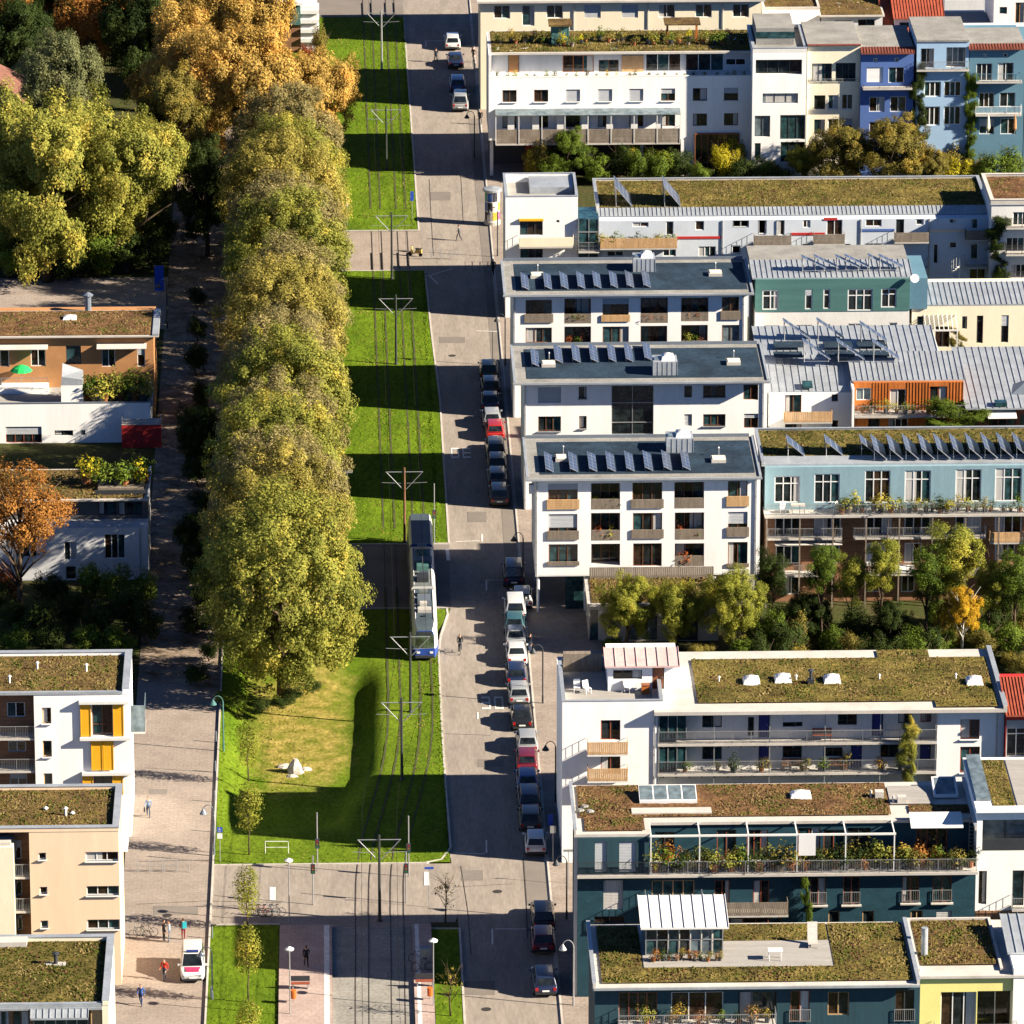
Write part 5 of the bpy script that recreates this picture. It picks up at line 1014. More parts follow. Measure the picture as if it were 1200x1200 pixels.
for i in range(6): x = Xm + .05 + (Xq - Xm - .2) * i / 5; MB().box(x, x + .07, Y3 - .04, Y3 + .03, 0, zr - .32).build('gallery_post', M_metal, H3)
front(H3, Y3, Xq, Xe, 0, zr - .3, YB3 - .5, [(ZH, (902, 412, 992, 505), dict(n=2, fm=M_redwood, sill=M_white)), (ZH, (900, 540, 992, 662), dict(n=2, fm=M_redwood, sill=M_white))], [M_white, M_inside], name='stair_block')
pipe(H3, Xr, Y3, 0, zr - .3)
# roof: pale slab, planting, skylights
Xd = wx(ZG, 640, 300, Y3 + 4); rf = MB().box(Xm - .3, Xe + .15, fr.y, YB3, zr - .28, zr).build('roof', M_pale, H3)
sy0 = gy(ZG, 900, 345, zr + .1).y; sy1 = gy(ZH, 300, 125, zr + .1).y; sx0 = gy(ZG, 720, 250, zr + .1).x; xg1 = gy(ZH, 1080, 345, zr + .1).x; xmid = gy(ZH, 785, 345, zr).x; sx2, sx3 = gy(ZH, 510, 110, zr).x, gy(ZH, 752, 110, zr).x
parapet(rf, Xm + 2, Xe + .15, fr.y + .001, YB3, zr + .001, zr + .28, .3, M_pale, M_zinc, 'R')
greenroof(rf, sx0, xg1, sy0, sy1, zr + .12, M_sedumg, M_sedumg, 22, .13)
greenroof(rf, xmid, xg1, fr.y + .35, sy0 - .01, zr + .12, M_sedumg, M_sedumg, 22, .13); greenroof(rf, sx2, sx3, sy1 + .01, YB3 - .3, zr + .12, M_sedumg, M_sedumg, 22, .13)
for Zq, px, py in ((ZG, 997, 255), (ZG, 1150, 245), (ZH, 302, 240), (ZH, 970, 248)):
    c = gy(Zq, px, py, zr + .15); skylight(rf, c.x, c.y + .5, zr + .12, 1.35, 1.5, .55)
for Zq, px, py in ((ZG, 838, 243), (ZH, 132, 228), (ZH, 522, 225), (ZH, 880, 222)): c = gy(Zq, px, py, zr + .1); vent(rf, c.x, c.y, zr + .1, .35, .06, M_offwhite)
c = gy(ZH, 200, 245, zr + .1); vb = MB(); vb.box(c.x - .25, c.x + .25, c.y - .2, c.y + .3, zr + .1, zr + .5); vb.tube([(c.x, c.y, zr + .5), (c.x, c.y, zr + 1.2)], .12, 8); vb.lathe([(.25, 0), (.25, .08), (.05, .2)], (c.x, c.y, zr + 1.15), 10); vb.build('roof_fan', M_dark, rf)
# roof terrace and pent room at the street end
zfl = zfl_t = zp - .9; bkT = gy(ZG, 100, 125, zp).y
parapet(H3, Xl, Xm + .4, Y3, bkT, zfl + .001, zp, .22, M_white, M_zinc)
MB().quad((Xl + .2, Y3 + .2, zfl + .02), (Xm + .2, Y3 + .2, zfl + .02), (Xm + .2, bkT - .2, zfl + .02), (Xl + .2, bkT - .2, zfl + .02)).build('terrace_floor', M_deck, H3)
Yp = gy(ZG, 400, 290, zfl).y; px0, px1 = wx(ZG, 300, 230, Yp), wx(ZG, 640, 230, Yp); ptop = wz(ZG, 450, 165, Yp)
front(H3, Yp, px0, px1, zfl + .03, ptop, bkT - .3, [(ZG, (325, 187, 465, 232), dict(n=3, fm=M_darkf)), (ZG, (515, 175, 573, 283), dict(k='door', m=M_browndoor))], [M_white, M_inside], name='pent_room')
r0 = gy(ZG, 290, 160, ptop + .1); rb = gy(ZG, 290, 92, ptop + .3)
seamroof(H3, px0 - .25, px1 + .1, Yp - .45, rb.y, ptop + .1, ptop + .55, M_pinkmetal, .8, name='pent_roof')
MB().box(Xl + .4, px0 - .3, bkT - .9, bkT - .25, zfl + .02, zfl + 1.5).build('bamboo_screen', M_greywood, H3)
# red neighbour at the right edge
Yr = 478.0; X0 = wx(ZH, 1113, 500, Yr)
Hr = building('town_house', 'red house with a tiled eave and glazed loggia at the end of the gallery house', (X0, Yr, 0), 'house')
front(Hr, Yr, X0, X0 + 9, 0, wz(ZH, 1150, 385, Yr), Yr + 9, [(ZH, (1115, 415, 1260, 600), dict(k='loggia', n=3, fm=M_whitep, transom=.6, d=.8))], [M_redpanel, M_inside])
e = gy(ZH, 1110, 385, wz(ZH, 1150, 385, Yr) + .1); seamroof(Hr, X0 - .05, X0 + 9, Yr - .5, Yr + 5, wz(ZH, 1150, 385, Yr) + .05, wz(ZH, 1150, 385, Yr) + 1.2, M_redtile, .25)

# ---- petrol-blue shingled houses
def fwin(r, Zq=ZJ, **k): return (Zq, r, {**dict(n=2, fm=M_redwood, d=.2), **k})
zr = 13.0; Y2 = 451.3; f2 = gy(ZI, 95, 312, zr); X0 = wx(ZI, 108, 420, Y2); Xs = wx(ZI, 441, 420, Y2); X1 = wx(ZJ, 893, 600, Y2); bk = gy(ZI, 500, 62, zr + .25).y
H2 = building('shingled_house', 'petrol blue shingled house with a planted terrace storey and long brown roof', (X0, Y2, 0), 'house', 'petrol blue shingled houses')
zs = wz(ZI, 300, 502, Y2 - .3)
front(H2, Y2, X0, Xs, zs, zr - .25, bk - .5, [(ZI, (188, 345, 245, 492), dict(n=1, fm=M_darkf, blind=.98, vm=M_blind)), (ZI, (302, 345, 382, 492), dict(n=2, fm=M_darkf, blind=.98, vm=M_blind))], [M_petrol2, M_insided], name='corner_bay')
Yv = Y2 + 2.6
front(H2, Yv, Xs + .01, X1, zs, zr - .25, bk - .5, [(ZI, (470, 300, 560, 470), dict(n=2, fm=M_darkf, gm=M_glasst)), (ZI, (760, 290, 850, 470), dict(n=2, fm=M_redwood)), (ZI, (900, 290, 1000, 470), dict(n=3, fm=M_redwood, curtain=.3)), (ZJ, (60, 280, 165, 420), dict(n=2, fm=M_redwood)), (ZJ, (180, 290, 275, 430), dict(n=2, fm=M_redwood)), (ZJ, (290, 280, 400, 430), dict(n=2, fm=M_darkf)), (ZJ, (615, 285, 760, 420), dict(n=3, fm=M_redwood, gm=M_glass))], [M_petrol, M_insided], name='set_back_wall')
front(H2, Y2 + .3, X0, X1, 0, zs - .25, bk - .5, [(ZI, (228, 527, 320, 665), dict(n=1, fm=M_whitep, blind=.99, vm=M_curtain)), (ZI, (455, 527, 655, 655), dict(n=4, fm=M_lightwood, gm=M_glasst)), (ZI, (750, 527, 820, 640), dict(n=2, fm=M_redwood)), (ZI, (930, 527, 1005, 640), dict(n=2, fm=M_redwood)), (ZI, (185, 695, 330, 730), dict(n=2, fm=M_darkf)), (ZI, (820, 705, 1065, 755), dict(n=4, fm=M_redwood)),
    fwin((118, 515, 192, 640)), fwin((272, 510, 350, 640)), fwin((548, 510, 628, 630)), fwin((692, 508, 780, 630)), fwin((203, 672, 255, 755), n=1, fm=M_lightwood), fwin((362, 670, 417, 750), n=1, fm=M_lightwood), fwin((588, 668, 645, 785), fm=M_lightwood), fwin((708, 668, 780, 790), n=1, fm=M_whitep, blind=.75, vm=M_curtain)], [M_petrol, M_insided], name='lower_wall')
for (a0, a1, yy) in ((118, 192, 640), (272, 350, 638), (548, 628, 630), (692, 780, 628)): rail(H2, wx(ZJ, a0, yy, Y2 + .2), wx(ZJ, a1, yy, Y2 + .2), Y2 + .2, wz(ZJ, a0, yy, Y2 + .2), .95, None, M_metal, 'bars'); MB().box(wx(ZJ, a0 - 8, yy, Y2 + .2), wx(ZJ, a1 + 8, yy, Y2 + .2), Y2 + .05, Y2 + .297, wz(ZJ, a0, yy + 10, Y2 + .2), wz(ZJ, a0, yy + 4, Y2 + .2)).build('sill', M_pale, H2)
H2x = (Xs, X1, zs - .02); sl2 = MB().box(X0 - .05, X1 + .1, Y2 - .35, Yv - .003, zs - .24, zs - .02).build('terrace_slab', M_pale, H2)
rail(sl2, X0, Xs, Y2 - .28, zs, 1.0, None, M_dark, 'bars', pitch=.1); rail(sl2, Xs + .02, X1, Y2 - .28, zs, 1.0, None, M_metal, 'bars', pitch=.12)
for (Zq, a0, a1, yy) in ((ZI, 735, 1095, 693), (ZI, 425, 695, 660)): balcony(H2, wx(Zq, a0, yy, Y2 - 1), wx(Zq, a1, yy, Y2 - 1), Y2 + .29, wz(Zq, a0, yy, Y2 - 1), 1.3, 1.0, M_greywood if a0 > 700 else M_metal, 'planks' if a0 > 700 else 'bars')
# pergola steel frame over the terrace
zpg = wz(ZI, 800, 316, Y2 - .2); pgm = MB(); xpe = wx(ZJ, 520, 310, Y2 - .2)
pgm.box(Xs + .05, xpe, Y2 - .25, Y2 - .13, zpg - .08, zpg + .06)
for x in np.linspace(Xs + .1, xpe - .15, 6): pgm.box(x, x + .09, Y2 - .24, Y2 - .14, zs, zpg - .08); pgm.box(x, x + .09, Y2 - .129, Yv - .02, zpg - .05, zpg + .04)
pgm.build('pergola', M_offwhite, H2)
a0, a1 = wx(ZJ, 590, 270, Y2 + .8), wx(ZJ, 835, 270, Y2 + .8); za = wz(ZJ, 700, 272, Y2 + .8)
MB().hexa([(a0, Y2 + .6, za - .1), (a1, Y2 + .6, za - .1), (a1, Yv - .01, za + .35), (a0, Yv - .01, za + .35), (a0, Y2 + .6, za - .03), (a1, Y2 + .6, za - .03), (a1, Yv - .01, za + .42), (a0, Yv - .01, za + .42)]).build('awning', M_offwhite, H2)
lad = MB(); xl = wx(ZJ, 862, 300, Yv - .1)
for s_ in (0, .45): lad.box(xl + s_, xl + s_ + .04, Yv - .12, Yv - .06, zs, zr + .4)
for z in np.arange(zs + .3, zr + .3, .3): lad.box(xl + .04, xl + .45, Yv - .11, Yv - .07, z, z + .03)
lad.build('ladder', M_metal, H2)
# roof
fe = gy(ZI, 800, 252, zr).y; Xe = wx(ZJ, 905, 235, fe) - .3
rf = MB(); rf.box(f2.x - .05, Xs + .15, f2.y, fe, zr - .22, zr); rf.box(f2.x - .05, Xe, fe + .001, bk, zr - .22, zr); rf = rf.build('roof', M_pale, H2)
parapet(rf, f2.x - .05, Xe, f2.y + .001, bk, zr + .001, zr + .32, .16, M_pale, M_zinc, 'LR')
sk = gy(ZI, 530, 172, zr); greenroof(rf, f2.x + .75, Xs - .25, f2.y + .5, fe + .9, zr + .1, M_sedumr, M_sedum, 26, .12)
s0, s1 = gy(ZI, 360, 210, zr), gy(ZI, 735, 210, zr); bq0, bq1 = gy(ZJ, 470, 100, zr), gy(ZJ, 835, 100, zr)
greenroof(rf, f2.x + .45, bq0.x, fe + .91, bk - .35, zr + .1, M_sedumr, M_sedum, 26, .12, skip=[(s0.x, s1.x, s0.y - .9, s0.y + 4)])
MB().box(s0.x, s1.x, s0.y - .6, s0.y + .5, zr + .1, zr + .2).build('gravel_bed', M_pale, rf)
sm = MB(); q0 = gy(ZI, 398, 172, zr).x; q1 = gy(ZI, 668, 172, zr).x; sm.hexa([(q0, sk.y, zr), (q1, sk.y, zr), (q1, sk.y + 2.2, zr), (q0, sk.y + 2.2, zr), (q0, sk.y, zr + .35), (q1, sk.y, zr + .35), (q1, sk.y + 2.2, zr + .75), (q0, sk.y + 2.2, zr + .75)]); smo = sm.build('skylight', M_whitep, rf)
for i in range(4):
    u0 = q0 + (q1 - q0) * (i + .06) / 4; u1 = q0 + (q1 - q0) * (i + .94) / 4
    MB().quad((u0, sk.y + .1, zr + .385), (u1, sk.y + .1, zr + .385), (u1, sk.y + 2.1, zr + .75), (u0, sk.y + 2.1, zr + .75)).build('pane', M_glasspale, smo)
for Zq, px, py in ((ZJ, 75, 150), (ZI, 1150, 148)): 
    if Zq is ZJ: c = gy(Zq, px, py, zr); skylight(rf, c.x, c.y + .5, zr + .08, 1.6, 1.3, .5)
c = gy(ZJ, 755, 145, zr); MB().hexa([(c.x - .9, c.y, zr + .1), (c.x + .9, c.y, zr + .1), (c.x + .9, c.y + 2.6, zr + .1), (c.x - .9, c.y + 2.6, zr + .1), (c.x - .9, c.y, zr + .3), (c.x + .9, c.y, zr + .3), (c.x + .9, c.y + 2.6, zr + .8), (c.x - .9, c.y + 2.6, zr + .8)]).build('skylight_box', M_whitep, rf)
MB().quad((c.x - .75, c.y + .15, zr + .335), (c.x + .75, c.y + .15, zr + .335), (c.x + .75, c.y + 2.45, zr + .78), (c.x - .75, c.y + 2.45, zr + .78)).build('collector', M_glasspale, rf)
MB().box(bq0.x + .1, bq1.x - 2.6, gy(ZJ, 600, 175, zr).y, gy(ZJ, 600, 92, zr).y, zr + .1, zr + .16).build('decking', M_deck, rf)
greenroof(rf, gy(ZJ, 580, 200, zr).x, bq1.x, gy(ZJ, 600, 215, zr).y, gy(ZJ, 600, 178, zr).y, zr + .1, M_sedumr, M_sedum, 26)
for px, py in ((545, 170), (440, 145)): c = gy(ZJ, px, py, zr); cb = MB(); cb.box(c.x - .3, c.x + .35, c.y - .2, c.y + .4, zr + .1, zr + .62); cb.tube([(c.x - .6, c.y, zr + .14), (c.x - .6, c.y, zr + .7)], .09, 8); cb.build('roof_vent_box', M_pale, rf)
for px, py in ((120, 208), (165, 212), (140, 190)): c = gy(ZI, px, py, zr); st_ = MB(); st_.lathe([(.3, 0), (.34, .08), (.2, .18)], (c.x, c.y, zr + .09), 7); st_.build('roof_stone', M_gravel, rf)
# left flank facing the road: pale edge strips
for x_, zz in ((f2.x - .03, 0),): MB().box(x_ - .02, x_ + .28, f2.y + .3, f2.y + .6, 0, zr - .23).build('corner_board', M_offwhite, H2)
# white neighbour
Yw2 = 452.0; Xa = X1 + .05; zt = wz(ZJ, 1000, 205, Yw2 - .4)
Hw2 = building('town_house', 'white town house with a deep loggia and timber base beside the shingled house', (Xa, Yw2, 0), 'house')
front(Hw2, Yw2, Xa, Xa + 9, 0, zt - .1, Yw2 + 10.5, [(ZJ, (925, 242, 1260, 388), dict(k='loggia', n=3, fm=M_darkf, d=1.6, gm=M_glasspale)), (ZJ, (907, 482, 945, 640), dict(n=1, fm=M_darkf, d=.3)), (ZJ, (1065, 480, 1120, 650), dict(n=1, fm=M_darkf, d=.3)), (ZJ, (905, 668, 945, 780), dict(n=1, fm=M_darkf))], [M_white, M_inside])
MB().box(Xa + .01, Xa + 9, Yw2 - .06, Yw2 - .003, wz(ZJ, 1000, 785, Yw2), wz(ZJ, 1000, 668, Yw2)).build('timber_base', M_brownwood, Hw2)
rail(Hw2, wx(ZJ, 925, 380, Yw2), Xa + 9, Yw2 + .1, wz(ZJ, 1000, 386, Yw2), .9, None, M_dark, 'panel')
balcony(Hw2, wx(ZJ, 1062, 655, Yw2 - .5), Xa + 9, Yw2, wz(ZJ, 1100, 655, Yw2 - .5), .9, .9, M_metal)
zt2 = zt; rfw = MB().box(Xa - .1, Xa + 9, gy(ZJ, 1000, 205, zt).y, Yw2 + 10.6, zt - .09, zt + .1).build('roof', M_white, Hw2)
yq = gy(ZJ, 1000, 178, zt + .1).y; greenroof(rfw, Xa + 1.2, Xa + 2.9, yq, Yw2 + 10, zt + .14, M_sedumg, M_sedumg, 26); MB().box(Xa + 3.0, Xa + 8.5, yq, Yw2 + 10, zt + .1, zt + .16).build('decking', M_deck, rfw)
MB().hexa([(Xa + .05, yq + 1, zt + .1), (Xa + 1.1, yq + 1, zt + .1), (Xa + 1.1, Yw2 + 10, zt + .1), (Xa + .05, Yw2 + 10, zt + .1), (Xa + .05, yq + 1, zt + .3), (Xa + 1.1, yq + 1, zt + .3), (Xa + 1.1, Yw2 + 10, zt + .6), (Xa + .05, Yw2 + 10, zt + .6)]).build('skylight', M_glasspale, rfw)

# bottom shingled house
zr = 13.0; f1 = gy(ZI, 183, 1030, zr); Y1 = f1.y + .6; X0 = f1.x + .1; X1 = wx(ZJ, 632, 1100, Y1); bk = gy(ZI, 300, 733, zr).y
H1 = building('shingled_house', 'petrol blue shingled house with a roof conservatory, nearest the parked dark car', (X0, Y1, 0), 'house', 'petrol blue shingled houses')
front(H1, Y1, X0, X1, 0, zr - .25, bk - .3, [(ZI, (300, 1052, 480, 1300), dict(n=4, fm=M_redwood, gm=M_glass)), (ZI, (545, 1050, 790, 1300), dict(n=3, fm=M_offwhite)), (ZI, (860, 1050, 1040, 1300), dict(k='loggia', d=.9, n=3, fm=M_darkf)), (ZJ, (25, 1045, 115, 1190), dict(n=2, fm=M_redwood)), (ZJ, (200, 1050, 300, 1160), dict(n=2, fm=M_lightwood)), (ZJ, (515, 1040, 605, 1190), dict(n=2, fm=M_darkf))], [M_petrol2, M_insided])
for a0, a1, yy in ((20, 118, 1190), (512, 606, 1188)): rail(H1, wx(ZJ, a0, yy, Y1), wx(ZJ, a1, yy, Y1), Y1 - .1, wz(ZJ, a0, yy, Y1), .95, None, M_metal)
zq = zq_t = wz(ZI, 700, 1215, Y1 - 1.4); Y1t = Y1; balcony(H1, wx(ZI, 300, 1200, Y1 - 1.4), wx(ZI, 1040, 1200, Y1 - 1.4), Y1, zq, 1.5, .95, M_metal)
Xe = gy(ZJ, 630, 1005, zr).x
rf = MB().box(f1.x - .05, Xe, f1.y, bk, zr - .24, zr).build('roof', M_pale, H1); parapet(rf, f1.x - .05, Xe, f1.y + .001, bk, zr + .001, zr + .3, .2, M_pale, M_zinc, 'LR')
MB().box(f1.x, Xe, f1.y - .1, f1.y - .003, zr - .2, zr - .03).build('gutter', M_zinc, rf)
gl = gy(ZI, 200, 1000, zr); c0 = gy(ZI, 425, 885, zr); c1 = gy(ZI, 790, 885, zr); ym = gy(ZI, 600, 940, zr).y; dk0 = gy(ZI, 800, 930, zr); dk1 = gy(ZJ, 225, 930, zr)
greenroof(rf, gl.x + .3, Xe - .4, f1.y + .6, ym, zr + .1, M_sedumg, M_sedumg, 26, .16); greenroof(rf, gl.x + .3, c0.x - .3, ym + .01, bk - .5, zr + .1, M_sedumg, M_sedumg, 26, .16); greenroof(rf, dk1.x + .1, Xe - .4, ym + .01, bk - .4, zr + .1, M_sedumg, M_sedumg, 26, .16)
greenroof(rf, c1.x + .1, dk1.x, gy(ZI, 900, 815, zr).y, bk - .4, zr + .1, M_sedumg, M_sedumg, 26)
MB().box(c0.x - .2, dk1.x, ym + .02, gy(ZI, 900, 816, zr).y, zr + .04, zr + .1).build('decking', M_deck, rf)
# conservatory
c1y = c0.y; c1x = (c0.x, c1.x); ch = wz(ZI, 600, 745, c0.y) - zr; cd_ = 4.2; cy0 = c0.y
cm_ = MB()
for i in range(8): x = c0.x + (c1.x - c0.x - .07) * i / 7; cm_.box(x, x + .07, cy0, cy0 + .08, zr + .1, zr + ch)
for z in (zr + .1, zr + ch * .55, zr + ch - .1): cm_.box(c0.x, c1.x, cy0 + .004, cy0 + .07, z, z + .07)
for y in (cy0 + cd_ / 2, cy0 + cd_): cm_.box(c0.x, c0.x + .1, y, y + .1, zr + .1, zr + ch); cm_.box(c1.x - .1, c1.x, y, y + .1, zr + .1, zr + ch)
co = cm_.build('conservatory', M_metal, rf)
for i in range(7):
    x = c0.x + (c1.x - c0.x) * i / 7; MB().quad((x + .08, cy0 + .05, zr + .2), (x + (c1.x - c0.x) / 7, cy0 + .05, zr + .2), (x + (c1.x - c0.x) / 7, cy0 + .05, zr + ch - .1), (x + .08, cy0 + .05, zr + ch - .1)).build('pane', M_glasspale if i in (4, 5) else M_glass if i % 2 else M_glasst, co)
MB().box(c0.x + .02, c1.x - .02, cy0 + cd_ - .1, cy0 + cd_ - .01, zr + .1, zr + ch).build('rear_wall', M_petrol2, co); MB().box(c0.x - .02, c0.x - .001, cy0, cy0 + cd_, zr + .1, zr + ch).build('side_wall', M_petrol2, co)
seamroof(co, c0.x - .35, c1.x + .35, cy0 - .5, cy0 + cd_ + .3, zr + ch + .15, zr + ch + .6, M_offwhite, .72, name='conservatory_roof')
# low wing with chimney and yellow house
Ye = gy(ZJ, 700, 1000, 11.6).y + .2; Xa = X1 + .25; zt = 11.8
Hy = building('town_house', 'yellow town house with a recessed terrace and a planted roof with a steel flue', (Xa, Ye, 0), 'house')
front(Hy, Ye, Xa, Xa + 9.5, 0, zt, Ye + 10, [(ZJ, (728, 1050, 895, 1260), dict(n=3, fm=M_whitep, d=.3, curtain=.25)), (ZJ, (900, 1045, 1088, 1260), dict(k='loggia', n=2, fm=M_whitep, d=1.8))], [M_yellowwall, M_yellowwall])
MB().box(wx(ZJ, 700, 1195, Ye - .8), wx(ZJ, 1090, 1195, Ye - .8), Ye - .9, Ye - .003, zt - 4.4, zt - 4.2).build('balcony', M_pale, Hy); rail(Hy, wx(ZJ, 702, 1195, Ye - .8), wx(ZJ, 1088, 1195, Ye - .8), Ye - .85, zt - 4.2, 1.0, .8, M_metal)
rfy = MB().box(Xa - .1, Xa + 9.6, Ye - .25, Ye + 10.1, zt + .001, zt + .2).build('roof', M_pale, Hy); parapet(rfy, Xa - .1, Xa + 5.9, Ye + .6, Ye + 10.1, zt + .201, zt + .42, .2, M_pale, None, 'LBR')
greenroof(rfy, Xa + .2, Xa + 5.6, Ye + 1.6, Ye + 9.8, zt + .32, M_sedum, M_sedumg, 26, .18)
c = gy(ZJ, 652, 885, zt + .2); MB().tube([(c.x, c.y, zt + .2), (c.x, c.y, zt + 2.4)], .24, 12).build('flue', M_zinc, Hy)
Xz = wx(ZJ, 1045, 800, Ye + 4); MB().box(Xz, Xz + 8, Ye - .2, Ye + 8, 0, zt + .7).build('side_wing', M_white, Hy); seamroof(Hy, Xz - .2, Xz + 8, Ye + 2.2, Ye + 8, zt + .9, zt + 1.5, M_zinc, .6, name='wing_roof')

# ---- low garden pavilion under the stilted house
c0 = G(690, 752); zt = wz(ID, 760, 708, c0.y); X0 = c0.x; X1 = X0 + 11
Hp = building('garden_pavilion', 'low concrete pavilion with planted roof in front of the stilted white house', (X0, c0.y, 0), 'pavilion')
front(Hp, c0.y, X0, X1, 0, zt - .1, c0.y + 6.6, [(ID, (690, 714, 702, 752), dict(n=1, fm=M_metal, gm=M_glasst)), (ID, (735, 722, 770, 750), dict(n=3, fm=M_darkf, gm=M_glasspale)), (ID, (790, 722, 818, 752), dict(n=2, fm=M_darkf))], [M_concrete, M_inside])
rfp = MB().box(X0 - .15, X1 + .15, c0.y - .3, c0.y + 6.7, zt - .099, zt + .12).build('roof', M_concrete, Hp)
greenroof(rfp, X0 + .2, X1 - .2, c0.y, c0.y + 6.5, zt + .16, M_sedum, M_sedumg, 20, .2)
rail(rfp, X0 + .3, X1 - .1, c0.y + 6.2, zt + .1, 1.1, None, M_greywood, 'planks')

# ================================================================ HOUSES ON THE LEFT
# white house with yellow shutters
zr = 12.0; f = gy(ZL, 600, 370, zr); YL = f.y + .12; XR = wx(ZL, 608, 600, YL); X0 = XR - 26; bk = gy(ZL, 620, 165, zr + .3).y; Xb = wx(ZL, 163, 600, YL)
L1 = building('apartment_house', 'white house with yellow folding shutters beside the footpath', (XR, YL, 0), 'house')
zt = zr
front(L1, YL, Xb, XR, 0, zt - .1, bk, [(ZL, (197, 437, 240, 512), dict(n=1, fm=M_lightwood, sill=M_white)), (ZL, (200, 592, 243, 668), dict(n=1, fm=M_lightwood, sill=M_white)), (ZL, (205, 745, 246, 810), dict(n=1, fm=M_lightwood, gm=M_glasst)), (ZL, (432, 422, 528, 568), dict(n=2, fm=M_brownf, transom=.35)), (ZL, (432, 590, 530, 728), dict(n=2, fm=M_brownf)), (ZL, (440, 748, 526, 880), dict(n=2, fm=M_brownf))], [M_white, M_inside])
Yk = YL + 1.5
front(L1, Yk, X0, Xb, 0, zt - .1, bk, [(ZL, (32, 412, 117, 482), dict(n=2, fm=M_whitep)), (ZL, (38, 580, 122, 645), dict(n=2, fm=M_whitep)), (ZL, (45, 745, 128, 830), dict(n=2, fm=M_whitep)), (ZL, (-130, 412, -20, 482), dict(n=2, fm=M_whitep))], [M_brownwood, M_inside], name='loggia_wall')
for yy in (582, 735, 890): balcony(L1, X0, Xb - .02, Yk, wz(ZL, 80, yy, YL + .1), 1.4, 1.0, M_metal, 'bars')
def shutter(x0_, x1_, y0_, y1_, oy=.1):
    R_ = rect(ZL, (x0_, y0_, x1_, y1_), YL); s = MB(); s.box(R_[0], R_[1], YL - oy - .05, YL - oy, R_[2], R_[3]); s.box(R_[0], R_[0] + .07, YL - oy - .08, YL - oy - .051, R_[2], R_[3]); s.box(R_[1] - .07, R_[1], YL - oy - .08, YL - oy - .051, R_[2], R_[3]); s.build('shutter', M_yellowpanel, L1)
shutter(377, 427, 418, 570); shutter(530, 580, 415, 568); shutter(428, 482, 590, 728); shutter(484, 533, 590, 728); shutter(388, 438, 752, 860); shutter(528, 578, 752, 860)
for (a0, a1, yy) in ((370, 605, 408), (375, 615, 578), (385, 622, 742)): MB().box(wx(ZL, a0, yy, YL), wx(ZL, a1, yy, YL), YL - .42, YL - .004, wz(ZL, a0, yy + 7, YL), wz(ZL, a0, yy - 6, YL)).build('ledge', M_offwhite, L1)
parapet(L1, X0, XR + .02, YL - .02, bk, zt - .099, zt + .28, .5, M_white, M_zinc, 'BR'); MB().box(X0, XR - .48, YL - .05, YL + .3, zt - .099, zt + .12).build('front_coping', M_zinc, L1)
greenroof(L1, X0, XR - .49, YL + .31, bk - .51, zt + .02, M_sedum, M_sedumg, 22, .14)
for px, py in ((175, 258), (405, 268), (45, 322)): c = gy(ZL, px, py, zt); vent(L1, c.x, c.y, zt, .55, .08, M_offwhite)
b0 = P(*ZL(632, 520), YL + 4); bs = MB(); bs.box(XR + .025, XR + 1.15, YL + 2.5, YL + 5.5, b0.z - .15, b0.z); bo = bs.build('balcony', M_pale, L1)
gp = MB(); gp.box(XR + 1.1, XR + 1.15, YL + 2.5, YL + 5.5, b0.z, b0.z + 2.2); gp.box(XR + .03, XR + 1.09, YL + 2.5, YL + 2.55, b0.z, b0.z + 2.2); gp.build('glass_screen', M_glasspale, bo)
# apricot house
zr = 12.0; f = gy(ZM, 560, 292, zr + .3); YL2 = f.y + .1; XR2 = wx(ZM, 562, 600, YL2); Xb = wx(ZM, 143, 600, YL2); bk = gy(ZM, 560, 75, zr + .5).y; X0 = XR2 - 24
L2 = building('apartment_house', 'apricot rendered house with a brown planted roof beside the footpath', (XR2, YL2, 0), 'house')
front(L2, YL2, Xb, XR2, 0, zr + .2, bk, [(ZM, (400, 393, 556, 437), dict(n=3, fm=M_whitep, sill=M_offwhite)), (ZM, (405, 553, 560, 598), dict(n=3, fm=M_whitep, sill=M_offwhite)), (ZM, (408, 710, 565, 757), dict(n=3, fm=M_whitep, sill=M_offwhite)), (ZM, (180, 397, 216, 430), dict(n=1, fm=M_whitep, sill=M_offwhite)), (ZM, (186, 557, 222, 592), dict(n=1, fm=M_whitep, sill=M_offwhite)), (ZM, (190, 715, 226, 750), dict(n=1, fm=M_whitep, sill=M_offwhite))], [M_apricot, M_inside])
Yk = YL2 + 1.7
front(L2, Yk, X0, Xb, 0, zr - .2, bk, [(ZM, (70, 340, 100, 430), dict(n=1, fm=M_whitep)), (ZM, (72, 530, 104, 600), dict(n=1, fm=M_whitep)), (ZM, (75, 690, 106, 760), dict(n=1, fm=M_whitep))], [M_brownwood, M_inside], name='loggia_wall')
Xc = wx(ZM, 66, 500, YL2 - .3); MB().box(X0, Xc, YL2 - .5, Yk - .003, 0, wz(ZM, 30, 372, YL2 - .5)).build('bay', M_cream, L2); MB().box(X0, Xc - .2, YL2 - .2, YL2 + 1.2, wz(ZM, 30, 371, YL2 - .5), wz(ZM, 30, 345, YL2)).build('bay_cap', M_pale, L2)
for yy in (512, 672): balcony(L2, Xc + .02, Xb - .02, Yk, wz(ZM, 110, yy, YL2 + .1), 1.6, 1.0, M_metal, 'bars')
parapet(L2, X0, XR2 + .03, YL2 - .03, bk, zr + .201, zr + .5, .45, M_apricot, M_zinc)
greenroof(L2, X0 + .46, XR2 - .43, YL2 + .43, bk - .46, zr + .26, M_sedum, M_sedumg, 22, .14)
for px, py in ((308, 225), (215, 200), (340, 222)): c = gy(ZM, px, py, zr + .2); vent(L2, c.x, c.y, zr + .1, .7 if px == 308 else .3, .1, M_offwhite)
